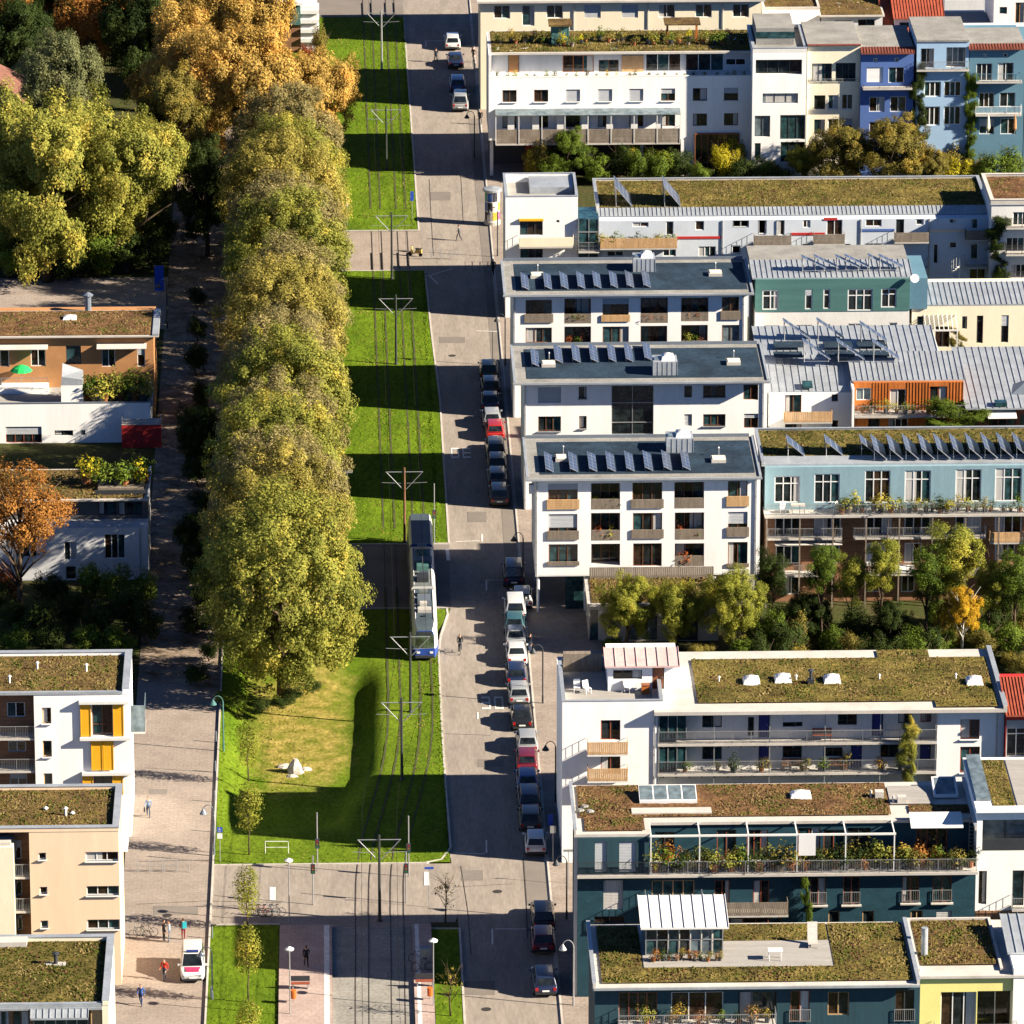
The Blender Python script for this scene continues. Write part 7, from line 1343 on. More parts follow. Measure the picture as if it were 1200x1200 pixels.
# gardens between the stilted house and the gallery house
for px, py, h, cr, m, k, tk, lb in [(735, 764, 7.2, 3.0, K_fresh, 'broad0', 'mid', 'small yellow-green tree before the pavilion, left of its pair'), (793, 764, 7.4, 3.1, K_fresh, 'broad1', 'mid', 'small yellow-green tree before the pavilion, next to the larger one'), (858, 770, 8.4, 3.3, K_fresh, 'broad2', 'mid', 'larger yellow-green tree at the corner of the pavilion'),
    (997, 762, 10, 2.0, K_fresh, 'birch0', 'mid', 'slim green tree in front of the timber terrace'), (1118, 750, 12.6, 3.2, K_fresh, 'birch0', 'fine', 'tall green birch in front of the timber terrace'), (1127, 775, 6.8, 2.1, K_gold, 'broad0', 'mid', 'small golden tree with a thin pale trunk in the terrace garden'), (905, 735, 8.2, 2.0, K_dark, 'birch0', 'mid', 'dark narrow tree at the corner of the timber terrace'), (1185, 742, 6.5, 2.4, K_green, 'broad1', 'mid', 'green tree by the right end of the terrace garden'), (1085, 760, 10.5, 2.2, K_green, 'birch0', 'mid', 'green birch left of the tallest birch'), (1158, 765, 9.5, 2.0, K_fresh, 'birch0', 'mid', 'green birch right of the tallest birch'), (962, 764, 11, 2.0, K_green, 'birch0', 'mid', 'slim green tree left of the first slim yellow-green one'), (1032, 764, 11.5, 2.1, K_fresh, 'birch0', 'mid', 'yellow-green slim tree between the dark round trees'), (1188, 768, 11, 2.3, K_green, 'birch0', 'mid', 'tall slim green tree at the end of the terrace garden'), (945, 760, 5.5, 2.2, K_dark, 'broad2', 'mid', 'dark round tree below the terrace balcony'), (1045, 770, 5.0, 2.3, K_dark, 'broad0', 'mid', 'dark round tree between the slim tree and the birches')]:
    tree(lb, G(px, py), h, cr, m, k, tk, M_barkpale if m is K_gold else None, name='garden_tree', flat=1.15 if k.startswith('broad') else .95)
pts = []
for i in range(60): pts.append((random.uniform(868, 1215), random.uniform(728, 800)))
hedge_row('shrub in the garden below the timber terrace', 'shrubs in the terrace garden', pts, [K_dark, K_green, K_green, K_olive], (2.2, 4.0), (1.8, 4.6))
hedge_row('shrub beside the roof end of the gallery house', 'shrubs beside the gallery house', [(1185, 880), (1192, 905), (1180, 930), (1195, 945), (1188, 850)], K_green, (3.2, 4.2), (3.0, 4.4))
hedge_row('shrub along the pavilion front', 'shrubs along the pavilion', [(720, 764), (758, 768), (776, 770), (830, 772), (815, 775), (880, 775)], [K_green, K_olive], (1.6, 2.6), (1.0, 1.8))
# garden strip in front of the painted houses
for px, py, h, cr, m, k, lb in [(668, 212, 6.0, 3.3, K_green, 'broad0', 'bushy green tree in front of the parking bays'), (945, 216, 5.0, 2.6, K_fresh, 'broad1', 'olive tree in front of the white cubic house'), (985, 222, 7.8, 4.4, K_olive, 'broad2', 'broad olive tree in front of the cream town house'), (1048, 224, 8.6, 4.8, K_olive, 'broad0', 'broad olive tree in front of the deep blue house'), (1090, 222, 5.2, 2.6, K_olive, 'broad1', 'small olive tree in front of the pale blue house')]:
    tree(lb, G(px, py), h, cr, m, k, 'mid', name='garden_tree', flat=.95)
hedge_row('shrub in the garden strip behind the long green roof', 'shrubs behind the long green roof', [(700, 218), (725, 214), (745, 218), (770, 216), (800, 214), (822, 218), (845, 214), (870, 218), (895, 215), (915, 220), (1120, 222), (1140, 216), (1160, 224), (1185, 220), (735, 205), (790, 204), (860, 205), (1110, 208), (630, 212), (645, 216)], [K_dark, K_green, K_olive, K_green, K_yellow], (2.8, 4.6), (2.6, 5.2))
for px, py in ((778, 214), (858, 212), (622, 212)): shrub('yellow autumn shrub among the greens behind the long roof', G(px, py), 2.2, 3.8, K_yellow, 2, 'yellow shrubs behind the long roof')
# far greenery beyond the top edge
hedge_row('shrub on the far roofs', 'shrubs among the far roofs', [(1120, 60), (930, 40), (1190, 70)], [K_olive, K_copper], (3, 5), (3, 4))
# young columnar trees on the lower lawn
for i, (px, py, h) in enumerate([(291, 918, 5.6), (292, 1003, 6.3), (290, 1089, 5.4), (291, 1176, 6.4), (292, 1262, 6.2)]):
    tree(['young columnar tree with pale leaves below the dry lawn', 'young columnar tree beside the disabled-parking sign', 'young columnar tree at the corner of the cross street', 'young columnar tree in the lawn beside the white ambulance car', 'young columnar tree at the lower end of the lawn'][i], (*G(px, py)[:2], .09), h, .98, K_fresh, 'slim%d' % (i % 2), 'slim', group='young columnar trees', name='young_tree', flat=.78)
for px, py, lb in ((522, 1082, 'nearly bare young tree by the end of the tram platform'), (528, 1192, 'nearly bare young tree in the narrow lawn beside the road')): tree(lb, (*G(px, py)[:2], .09), 4.6, 1.5, K_olive, 'bare0', 'bare', None, name='bare_tree')
shrub('willow-like pale shrub beside the far tram lawn', G(375, 75), 2.6, 5.0, K_olive, 1); shrub('dark red shrub below the green kiosk house', G(360, 78), 2.4, 3.0, K_red, 2)
# climbers on walls
def climber(label, Y, x0, x1, z0, z1, m, n=5, t=.5):
    r = thing('climbing_plant', ((x0 + x1) / 2, Y - t * .5, z0), label, 'climber')
    n *= 3
    for i in range(n):
        w = (x1 - x0) * random.uniform(.2, .75); o = place_leaves(r, 'shrub%d' % (i % 4), m, (z1 - z0) * (i + random.random()) / n, w, (z1 - z0) / n * random.uniform(.7, 2.6), 0, 'foliage'); o.scale[1] = t * random.uniform(.4, 1); o.rotation_euler = (0, random.uniform(-.5, .5), random.choice((0, math.pi))); o.location.x = random.uniform(-.5, .5) * (x1 - x0)
    MB().tube([(0, .1, 0), (.05, .1, (z1 - z0) * .6)], .03, 5).build('stem', M_bark, r)
Yc_ = 674.5
climber('ivy hanging between the deep blue and pale blue houses', Yc_, wx(ZB, 755, 350, Yc_), wx(ZB, 800, 350, Yc_), 0.5, wz(ZB, 775, 270, Yc_), K_dark, 8)
climber('ivy between the pale blue and teal houses', Yc_, wx(ZB, 962, 400, Yc_), wx(ZB, 1000, 400, Yc_), .5, wz(ZB, 980, 290, Yc_), K_green, 7)
climber('dark creeper on the flank of the brown-roofed house', 622.0, wx(ZB, 1068, 950, 622), wx(ZB, 1140, 950, 622), .2, wz(ZB, 1100, 870, 622), K_dark, 7, .8)
climber('vine on the gallery rails with yellowing leaves', 478.4, wx(ZH, 630, 550, 478.4), wx(ZH, 690, 550, 478.4), 1.5, wz(ZH, 660, 400, 478.4), K_lind3, 7, .6)
climber('vine over the balcony of the orange timber house', 567.0, wx(ZD, 800, 780, 567), wx(ZD, 1010, 780, 567), 3, wz(ZD, 900, 715, 567), K_green, 4, 1.2)
climber('golden creeper by the pergola of the cream house', 593.5, wx(ZD, 880, 440, 593.5), wx(ZD, 935, 440, 593.5), 3.9, wz(ZD, 900, 385, 593.5), K_olive, 4, .6)
climber('climber on the petrol wall under the terrace', 451.4, wx(ZJ, 75, 580, 451.4), wx(ZJ, 120, 580, 451.4), 2, wz(ZJ, 95, 500, 451.4), K_green, 6, .5)
for px in (400, 500): shrub('round bush on the roof garden before the green boarded house', (*G(*ZD(px + 25, 400), 5.2)[:2], 5.0), 3.0, 3.4, K_green, px // 100, 'bushes before the green house')
# grass tufts breaking up the lawns and their edges
LWN = [o for o in COL.objects if o.name.startswith('lawn')]
for o in LWN:
    ys_ = [v.co.y for v in o.data.vertices]; a0, a1 = min(ys_), max(ys_)
    if a1 < 470: xa, xb = min(v.co.x for v in o.data.vertices), max(v.co.x for v in o.data.vertices); tufts(o, xa, xb, a0, a1, .09, M_lawn, 5, .10, 'grass_tufts'); continue
    zf_g = (lambda x, y: np.array([basin(u, v) for u, v in zip(x, y)])) if abs(a0 - 479) < 1 else None
    sk_ = [(-2.5, 4.6, 484, 530)] if zf_g else (); xm = min(kx(a0), kx((a0 + a1) / 2), kx(a1)) if a0 != 531 else 8.2
    tufts(o, -3.0 if zf_g is None else -9.4, xm, a0 + .1, a1 - .1, .09, M_lawnmix if zf_g else M_lawn, 5, .11, 'grass_tufts', zf=zf_g, skip=sk_); tufts(o, -3.0, xm, a0 + .1, a1 - .1, .09, M_lawndry, 4, .10, 'dry_tufts', patch=a0 * .37, zf=zf_g, skip=sk_); tufts(o, xm - .25, xm + .12, a0 + .1, a1 - .1, .09, M_lawn, 30, .16, 'edge_tufts', zf=zf_g)
# ---- pots and planters on balconies and terraces
pot_m = [mat('terracotta', (.26, .10, .045), .8, .15, 2), M_greywood, M_dark]
POTS = []
for i in range(3):
    r = thing('potted_plant', (0, 0, -50), 'x', 'potted plant'); MB().lathe([(.11, 0), (.16, .26), (.17, .28), (.13, .28)], (0, 0, 0), 10).build('pot', pot_m[i], r); POTS.append(r)
def pots(label, group, Y, x0, x1, z, n, mats, s=(1.0, 2.0), jy=.3):
    for i in range(n):
        x = x0 + (x1 - x0) * (i + random.uniform(.15, .85)) / n; sc = random.uniform(*s) * .8; src = POTS[i % 3]
        mm = random.choice(mats); r = thing('potted_plant', (x, Y + random.uniform(-jy, jy), z), HUE[mm.name] + ' ' + label, 'potted plant', group); r.scale = (sc,) * 3
        po = bpy.data.objects.new('pot', [o for o in src.children][0].data); COL.objects.link(po); po.parent = r
        place_leaves(r, 'pot%d' % (i % 3), mm, .5, random.uniform(1.1, 1.7), random.uniform(1.0, 1.7), random.uniform(0, 6), 'foliage')
G4 = [K_green, K_olive, K_dark, K_lind3]
bpy.context.view_layer.update()
pots('pot plant on the long balcony of the turquoise terrace', 'pots on the turquoise terrace', Yt - 1.1, T0 + 6, T1 - 4, zsl_t, 22, G4 + [K_yellow], (1.2, 2.6))
pots('pot plant behind the terrace rail of the petrol blue house', 'pots on the petrol terrace', 451.9, H2x[0] + .3, H2x[1] - .3, H2x[2], 64, G4 + [K_copper, K_dark, K_olive], (1.2, 3.0), .55)
for (Zq, a0, a1, yy, Y_, n_) in ((ZC, 305, 422, 372, 592.3, 5), (ZC, 640, 760, 370, 592.3, 4), (ZC, 820, 935, 362, 592.3, 3), (ZC, 305, 422, 470, 592.3, 3), (ZC, 818, 930, 470, 592.3, 3), (ZE, 397, 529, 415, 537.2, 5), (ZE, 397, 529, 556, 537.2, 4), (ZE, 777, 910, 552, 537.2, 3), (ZE, 777, 910, 672, 537.2, 3)):
    pots('pot plant in a loggia of the white solar houses', 'pots in the loggias of the solar houses', Y_ + .35, wx(Zq, a0 + 10, yy, Y_), wx(Zq, a1 - 10, yy, Y_), wz(Zq, (a0 + a1) / 2, yy, Y_) + .02, n_, G4 + [K_pink, K_red], (1.2, 1.9), .1)
pots('pot plant among the planting of the high roof terrace', 'pots on the high roof terrace', H8r[2], H8r[0], H8r[1], H8r[3], 34, G4 + [K_yellow, K_olive], (1.2, 2.4), 1.6)
pots('pot plant along the set-back storey of the long white house', 'pots before the set-back storey', 677.0, H8r[0], H8r[1], H8r[4], 26, G4, (.8, 1.3), .15)
pots('bamboo tub on the terrace of the tan house', 'bamboo tubs', Yq_t, wx(ZK, 300, 400, Yq_t), wx(ZK, 520, 400, Yq_t), zf_t, 12, [K_yellow, K_lind3, K_green], (3.0, 4.6), 1.0)
pots('tub in the roof garden of the grey-white house', 'tubs in the grey house roof garden', Yv_t, wx(ZK, 290, 740, Yv_t), wx(ZK, 520, 740, Yv_t), zt2_t, 10, [K_yellow, K_green, K_olive], (2.0, 4.2), 1.2)
pots('pot plant beside the roof conservatory', 'pots round the roof conservatory', c1y - .9, c1x[0] + .2, c1x[1], 13.1, 12, G4 + [K_copper], (.8, 1.5), .3)
pots('pot plant on the galleries of the white house with blue doors', 'pots on the galleries', 478.9, Xgal[0] + 1, Xgal[1] - 1, Xgal[2], 9, G4 + [K_gold], (1.2, 2.6), .3)
pots('pot plant on a hanging balcony of the pale row', 'pots on the pale row', Y7 - .8, Xrow[0], Xrow[1], Xrow[2], 12, G4, (1.2, 2.4), .2)
pots('pot plant on the balcony of the orange timber house', 'pots on the timber house balcony', 567.6, Xtim[0], Xtim[1], Xtim[2], 10, G4 + [K_yellow], (1.2, 2.2), .3)
pots('flower pot on the lower balcony of the nearest petrol house', 'pots on the lowest balcony', Y1t - .8, wx(ZI, 420, 1180, Y1t - .8), wx(ZI, 1030, 1180, Y1t - .8), zq_t, 9, G4 + [K_pink], (1.2, 2.4), .3)
for r in POTS:
    for ch in list(r.children): bpy.data.objects.remove(ch)
    bpy.data.objects.remove(r)

# ================================================================ TRAM LINE EQUIPMENT
M_pole = mat('pole_green', (.030, .036, .034), .5, .15, 1.0); M_galv = mat('galvanised', (.34, .35, .36), .45, .1, 1.0, metal=.5)
M_rustpole = mat('rust_pole', (.16, .085, .05), .7, .2, 1.0)
def catenary(py, label, m=M_pole, arms=True, h=7.0):
    y = G(440, py).y; x = spl(y) + 1.33; r = thing('catenary_mast', (x, y, .05), label, 'mast', 'catenary masts between the tram tracks')
    MB().tube([(0, 0, 0), (0, 0, h)], [.13, .085], 10).build('pole', m, r)
    MB().lathe([(.22, 0), (.22, .12), (.14, .2)], (0, 0, 0), 10).build('base', M_dark, r)
    for s in (-1, 1):
        a = MB().tube([(0, 0, 6.6), (s * 1.65, 0, 6.6)], .04, 6).build('bracket', M_galv, r); MB().tube([(s * 1.6, 0, 6.6), (s * .15, 0, 5.0)], .035, 6).build('stay', M_galv, a)
        MB().tube([(s * .2, 0, 5.55), (s * 2.0, .02, 5.62)], .022, 5).build('registration_arm', M_galv, a)
    return x, y
for py, lb, m in [(1080, 'dark mast with a triangular bracket at the pedestrian crossing', M_pole), (915, 'dark mast standing in the lawn above the crossing', M_pole), (836, 'dark mast in the lawn just below the standing tram', M_pole), (637, 'brown mast with a triangular bracket beside the rear of the tram', M_rustpole), (428, 'dark mast in the sunlit lawn strip opposite the glazed stairwell house', M_pole), (328, 'dark mast by the paved crossing near the advertising column', M_pole), (83, 'grey mast with a triangular bracket near the top of the lawn', M_galv), (200, 'dark mast in the shaded lawn below the orange trees', M_pole)]: catenary(py, lb, m)
for t_, nm in ((0.0, 'overhead contact wire above the track nearer the lindens'), (2.66, 'overhead contact wire above the track nearer the road')):
    r = thing('contact_wire', (spl(450) + t_, 450, 5.6), nm, 'wire', 'overhead wires', world=True)
    MB().tube([(spl(y) + t_, y, 5.6) for y in YS], .014, 4).build('wire', M_wire, r)

# ---------------------------------------------------------------- lamps, signs, signals
def crook_lamp(px, py, label, h=5.2, s=-1, z=.12, m=None, group='bell lamps along the pavement'):
    m = m or M_dark; c = G(px, py, z); r = thing('street_lamp', c, label, 'street lamp', group)
    pts = [(0, 0, 0), (0, 0, h - .6)] + [(s * .42 * (1 - math.cos(t)), 0, h - .6 + .55 * math.sin(t)) for t in np.linspace(.3, 2.7, 8)]
    MB().tube(pts, [.06] * 2 + [.035] * 8, 8).build('pole', m, r); e = pts[-1]
    MB().lathe([(.08, 0), (.08, .7), (.06, .72)], (0, 0, 0), 8).build('base', m, r)
    MB().lathe([(.30, -.42), (.28, -.36), (.12, -.12), (.05, 0)], (e[0], 0, e[2]), 12).build('lamp_shade', m, r); MB().lathe([(.05, -.52), (.16, -.45), (.16, -.4)], (e[0], 0, e[2]), 10).build('bulb', M_whitep, r)
    return r
crook_lamp(592, 428, 'dark bell lamp on a crook post beside the glazed stairwell house'); crook_lamp(636, 824, 'dark bell lamp on a crook post at the front corner of the gallery house'); crook_lamp(651, 940, 'dark bell lamp on a crook post between parked cars and the gallery house'); crook_lamp(664, 1077, 'dark bell lamp on a crook post beside the black parked car')
crook_lamp(583, 300, 'dark bell lamp on a crook post by the advertising column'); crook_lamp(672, 1178, 'pale bell lamp on a crook post at the lowest house', m=M_galv); crook_lamp(613, 690, 'dark bell lamp on a crook post under the stilted house')
crook_lamp(556, 185, 'dark bell lamp on a crook post before the parking bays')
crook_lamp(251, 1003, 'blue-grey bell lamp at the edge of the footpath by the parking sign', 4.3, z=.02, m=M_zincd); crook_lamp(249, 1172, 'blue-grey bell lamp at the edge of the footpath by the ambulance car', 4.3, z=.02, m=M_zincd); crook_lamp(262, 880, 'green bell lamp leaning over the footpath below the lindens', 4.8, z=.05, m=M_green); crook_lamp(196, 385, 'dark post lamp on the far footpath by the tan house', 5.0, z=.02)
def ball_lamp(px, py, label, h=5.0, z=.24):
    c = G(px, py, z); r = thing('platform_lamp', c, label, 'street lamp', 'white lamps of the tram stop'); MB().tube([(0, 0, 0), (0, 0, h)], .045, 8).build('pole', M_galv, r); MB().lathe([(.05, 0), (.32, .05), (.34, .14), (.06, .3)], (0, 0, h), 12).build('lamp_head', M_whitep, r)
ball_lamp(339, 1082, 'white headed lamp at the corner of the cross street', z=.02); ball_lamp(340, 1188, 'white headed lamp on the left tram platform'); ball_lamp(508, 1178, 'white headed lamp on the right tram platform')
def signal(px, py, label, h, heads, z=.05):
    c = G(px, py, z); r = thing('tram_signal', c, label, 'signal', 'signal posts at the crossing'); MB().tube([(0, 0, 0), (0, 0, h)], .05, 8).build('pole', M_galv, r)
    for i, zz in enumerate(heads):
        hb = MB(); hb.box(-.17, .17, -.22, -.02, zz, zz + .75); ho = hb.build('signal_head', M_dark, r)
        for k, m_ in enumerate((mat('lamp_green', (.02, .12, .05)), mat('lamp_amber', (.20, .10, .02)), mat('lamp_red', (.25, .02, .02)))): MB().disc((0, -.225, zz + .14 + k * .23), (0, -1, 0), .085).build('lens', m_, ho)
signal(372, 1020, 'tall pale signal post in the lawn left of the tram track', 4.8, [1.9]); signal(479, 1027, 'tall pale signal post in the lawn right of the tram track', 5.0, [2.0]); signal(367, 1060, 'traffic light at the crossing left of the tram track', 4.0, [2.6], .02); signal(476, 1058, 'traffic light at the crossing right of the tram track', 4.2, [2.5], .02)
signal(509, 637, 'signal post at the paved crossing behind the tram', 5.6, [2.4]); 
def signpost(px, py, label, h=2.6, w=.5, hh=.5, m=None, z=.05, kind='sign', extra=None):
    c = G(px, py, z); r = thing('sign_post', c, label, 'sign'); MB().tube([(0, 0, 0), (0, 0, h)], .03, 6).build('pole', M_galv, r)
    s = MB().box(-w / 2, w / 2, -.05, -.03, h - hh, h).build('sign_plate', m or M_whitep, r); return r, s
M_signblue = mat('sign_blue', (.02, .07, .42), .5, .05)
r, s = signpost(258, 1010, 'blue disabled-parking sign with a white plate below, beside the footpath', 2.9, .42, .42, M_signblue, .09)
wb = MB(); wb.lathe([(.035, 0), (.035, .006)], (0, 0, 0), 8); wb.xf(Matrix.Translation((-.03, -.052, 2.80)) @ Matrix.Rotation(RAD(90), 4, 'X')); 
wb.box(-.05, -.02, -.056, -.052, 2.66, 2.76); wb.box(-.05, .07, -.056, -.052, 2.66, 2.685); wb.box(.055, .08, -.056, -.052, 2.57, 2.68); wb.box(-.02, .05, -.056, -.052, 2.715, 2.73)
for i in range(9): a = 2.2 + i * .5; wb.box(-.03 + .1 * math.cos(a) - .014, -.03 + .1 * math.cos(a) + .014, -.056, -.052, 2.62 + .1 * math.sin(a) - .014, 2.62 + .1 * math.sin(a) + .014)
wb.build('wheelchair_symbol', M_whitep, s); MB().box(-.2, .2, -.05, -.03, 1.95, 2.38).build('lower_plate', M_whitep, r)
signpost(503, 1063, 'street name plate on a tall post by the right platform', 3.3, .7, .18, M_signblue, .02); signpost(648, 1010, 'round-topped grey traffic sign behind the white parked car', 3.0, .45, .6, M_galv, .12); signpost(645, 985, 'blue and grey parking machine post by the parked cars', 2.2, .4, .9, M_signblue, .12); signpost(666, 1035, 'grey direction plate behind the bell lamp', 2.8, .8, .2, M_galv, .12); signpost(187, 352, 'tall double blue and white banner board on the far footpath', 3.6, .9, 2.6, M_signblue, .02); signpost(407, 590, 'grey plate on a post at the edge of the lindens', 3.2, 1.0, .3, M_galv, .05); signpost(483, 257, 'narrow blue board beside the paved crossing', 3.0, .35, 1.0, M_signblue, .05); signpost(407, 265, 'thin white post at the edge of the linden row', 2.6, .2, .5, M_whitep, .05)
def barrier(px0, px1, py, label, h=.95, z=.02, m=None, group=None, name='barrier_rail'):
    a = G(px0, py, z); b_ = G(px1, py, z); r = thing(name, a, label, 'barrier', group, world=True)
    MB().tube([(a.x, a.y, z), (a.x, a.y, z + h), (b_.x, b_.y, z + h), (b_.x, b_.y, z)], .03, 6).build('hoop', m or M_galv, r); MB().tube([(a.x, a.y, z + h * .5), (b_.x, b_.y, z + h * .5)], .02, 5).build('middle_bar', m or M_galv, r)
barrier(311, 338, 1000, 'white tubular hoop rail in the lawn beside the tram track', 1.0, .09, M_whitep)
for i in range(4): barrier(161 + i * 15.5, 175 + i * 15.5, 1022, 'grey hoop rail in the row across the footpath', 1.0, .02, M_galv, 'hoop rails across the footpath')
for i in range(4): barrier(495 + i * 11, 505 + i * 11, 304, 'grey hoop rail in the row by the paved crossing', 1.0, .01, M_galv, 'hoop rails by the crossing')
for i in range(4): barrier(545 + i * 9, 553 + i * 9, 318, 'grey hoop rail in the row by the solar house corner', 1.0, .01, M_galv, 'hoop rails by the solar house')
# bollards along the footpath edge
for i, py in enumerate((870, 905, 940, 975, 1100, 1135, 1170)):
    c = G(251 - (py - 870) * .02, py, .02); tag(MB().lathe([(.06, 0), (.06, .9), (.03, .98)], (c.x + .15, c.y, .02), 8).build('bollard', M_zincd), 'slim grey bollard along the footpath kerb', 'bollard', 'bollards along the footpath')
# advertising column
c = G(577, 262, .12); ac = thing('advertising_column', c, 'round advertising column plastered with posters beside the road', 'advertising column')
MB().lathe([(.85, 0), (.85, .35), (.78, .4)], (0, 0, 0), 20).build('base', M_concrete, ac); MB().lathe([(.76, .4), (.76, 3.5)], (0, 0, 0), 20).build('drum', M_offwhite, ac); MB().lathe([(.76, 3.5), (1.0, 3.55), (1.0, 3.75), (.9, 3.8), (.1, 3.95)], (0, 0, 0), 20).build('cap', M_zinc, ac)
pc = [(.45, .05, .03), (.05, .12, .35), (.5, .35, .05), (.45, .42, .35), (.04, .04, .05), (.3, .1, .2), (.1, .3, .2), (.6, .55, .5)]
for i in range(8):
    for j in range(3):
        a0 = i * .785 + .04; a1 = a0 + .7; z0_ = .5 + j * 1.0; pb = MB()
        for k in range(3): u0 = a0 + (a1 - a0) * k / 3; u1 = a0 + (a1 - a0) * (k + 1) / 3; pb.quad((.77 * math.cos(u0), .77 * math.sin(u0), z0_), (.77 * math.cos(u1), .77 * math.sin(u1), z0_), (.77 * math.cos(u1), .77 * math.sin(u1), z0_ + .9), (.77 * math.cos(u0), .77 * math.sin(u0), z0_ + .9))
        q = pc[(i * 3 + j * 5) % 8]; pb.build('poster', mat('poster_%d' % ((i * 3 + j * 5) % 8), q, .7, .5, 3.0), ac)
# pale limestone boulders and sculpture on the dry lawn
M_stone = mat('limestone', (.40, .365, .32), .9, .2, 1.5, fine=.2, fscale=6)
for i, (px, py, s, lb) in enumerate([(346, 903, 1.0, 'tall pointed pale stone of the sculpture on the dry lawn'), (334, 897, .7, 'low flat pale stone left of the pointed stone'), (358, 900, .6, 'small pale stone right of the pointed stone'), (342, 908, .5, 'small pale stone in front of the pointed stone')]):
    c = G(px, py, -1.0); rd = random.Random(i); zz = basin(c.x, c.y) + .02; b = MB(); k = 7; hh = [.0, .35, .8, 1.5 if i == 0 else .9]
    prof = [(.95, 0), (.85, .3), (.6, .7), (.22, 1.0 if i else 1.25)]
    n0 = len(b.v)
    for rr, z in prof:
        for j in range(k): a = j * 6.283 / k; q = rr * s * rd.uniform(.7, 1.15); b.v.append((c.x + math.cos(a) * q * (1.2 if i else .8), c.y + math.sin(a) * q * .7, zz + z * s * (.55 if i else 1)))
    for r_ in range(3):
        for j in range(k): a0 = n0 + r_ * k + j; a1 = n0 + r_ * k + (j + 1) % k; b.f.append((a0, a1, a1 + k, a0 + k)); b.m.append(0)
    b.f.append(tuple(n0 + 3 * k + j for j in range(k))); b.m.append(0); tag(b.build('boulder', M_stone), lb, 'stone', 'stones on the dry lawn')
# platform furniture
for px, py, lb in ((352, 1160, 'dark bench back on the left tram platform'), (498, 1157, 'dark bench back on the right tram platform')):
    c = G(px, py, .24); r = thing('platform_bench', c, lb, 'bench', 'benches of the tram stop'); MB().box(-.7, .7, .0, .4, .42, .48).build('seat', M_redwood, r); MB().box(-.7, .7, .36, .42, .55, .95).build('backrest', M_dark, r)
    for x in (-.55, .55): MB().box(x - .04, x + .04, .1, .4, 0, .42).build('leg', M_galv, r)
for px, py, lb in ((344, 1175, 'orange litter bin on the left tram platform'), (504, 1172, 'orange litter bin on the right tram platform')):
    c = G(px, py, .24); r = thing('litter_bin', c, lb, 'litter bin'); MB().lathe([(.2, .35), (.22, 1.0)], (0, 0, 0), 10).build('bin', mat('bin_orange', (.5, .12, .02), .6), r); MB().tube([(0, .26, 0), (0, .26, 1.1)], .03, 6).build('post', M_galv, r)
c = G(498, 1135, .24); r = thing('ticket_machine', c, 'grey ticket machine on the right tram platform', 'ticket machine'); MB().box(-.4, .4, -.2, .3, 0, 1.7).build('cabinet', M_zincd, r); MB().box(-.25, .25, -.215, -.201, 1.05, 1.45).build('screen', M_glasspale, r)

# ================================================================ TRAM
Yn = G(495, 776, 0).y; Yf_ = Yn + 30.5; Ym = (Yn + Yf_) / 2
M_tramw = mat('tram_white', (.60, .60, .58), .4, .05, 1.0, coat=.2); M_tramb = mat('tram_blue', (.02, .06, .30), .4, .08, 1.0, coat=.2); M_tramroof = mat('tram_roof', (.13, .145, .14), .6, .15, .8); M_tramdark = mat('tram_roof_dark', (.05, .07, .085), .6, .2, .8)
tr = thing('tram', (spl(Ym) + 2.66, Ym, .1), 'blue and white articulated tram with roof equipment standing on the track nearer the road', 'tram', world=True)
def tsec(y0, y1, hw=1.15, noseF=0.0, noseB=0.0, blue=False, roofm=None):
    """one tram section; noseF tapers the end at y0 (towards the viewer)"""
    b = MB(); st = []
    ys = [(y0, noseF), (y0 + .35, noseF * .55), (y0 + 1.1, noseF * .15), (y0 + 2.0, 0), (y1 - 2.0, 0), (y1 - 1.1, noseB * .15), (y1 - .35, noseB * .55), (y1, noseB)]
    for y, t in ys:
        cx = spl(y) + 2.66; w = hw * (1 - .28 * t); zt = 3.35 - .55 * t
        prof = [(-w * .92, .35), (-w, .55), (-w, 1.2), (-w * .98, 1.35), (-w * .93, 2.75 - .3 * t), (-w * .84, zt - .12), (-w * .72, zt), (w * .72, zt), (w * .84, zt - .12), (w * .93, 2.75 - .3 * t), (w * .98, 1.35), (w, 1.2), (w, .55), (w * .92, .35)]
        st.append([(cx + px_, y, z) for px_, z in prof])
    n = len(b.v); k = 14
    for s_ in st: b.v += s_
    for i in range(len(st) - 1):
        for j in range(k):
            jn = (j + 1) % k; a = n + i * k + j; c_ = n + i * k + jn
            b.f.append((a, c_, c_ + k, a + k)); b.m.append(1 if j in (0, 1, 11, 12) else 2 if j == 6 else 0)
    b.f.append(tuple(n + j for j in range(k))); b.m.append(1 if blue else 0); b.f.append(tuple(n + (len(st) - 1) * k + j for j in reversed(range(k)))); b.m.append(1)
    o = b.build('car_body', [M_tramw, M_tramb, roofm or M_tramroof], tr)
    # side windows
    for sx in (-1, 1):
        yy = y0 + 1.6
        while yy + 1.5 < y1 - .6:
            cx = spl(yy) + 2.66; w = hw * 1.005
            MB().hexa([(cx + sx * w * .985, yy, 1.45), (cx + sx * w * .985, yy + 1.4, 1.45), (cx + sx * w * .94, yy + 1.4, 1.45), (cx + sx * w * .94, yy, 1.45), (cx + sx * w * .945, yy, 2.6), (cx + sx * w * .945, yy + 1.4, 2.6), (cx + sx * w * .9, yy + 1.4, 2.6), (cx + sx * w * .9, yy, 2.6)]).build('window', M_glass, o); yy += 1.6
    return o
s1 = tsec(Yn, Yn + 9.2, 1.15, 1.0, 0, True, M_tramdark); s2 = tsec(Yn + 9.8, Yn + 20.4, 1.15, 0, 0); s3 = tsec(Yn + 21.0, Yf_, 1.15, 0, .9, True, M_tramdark)
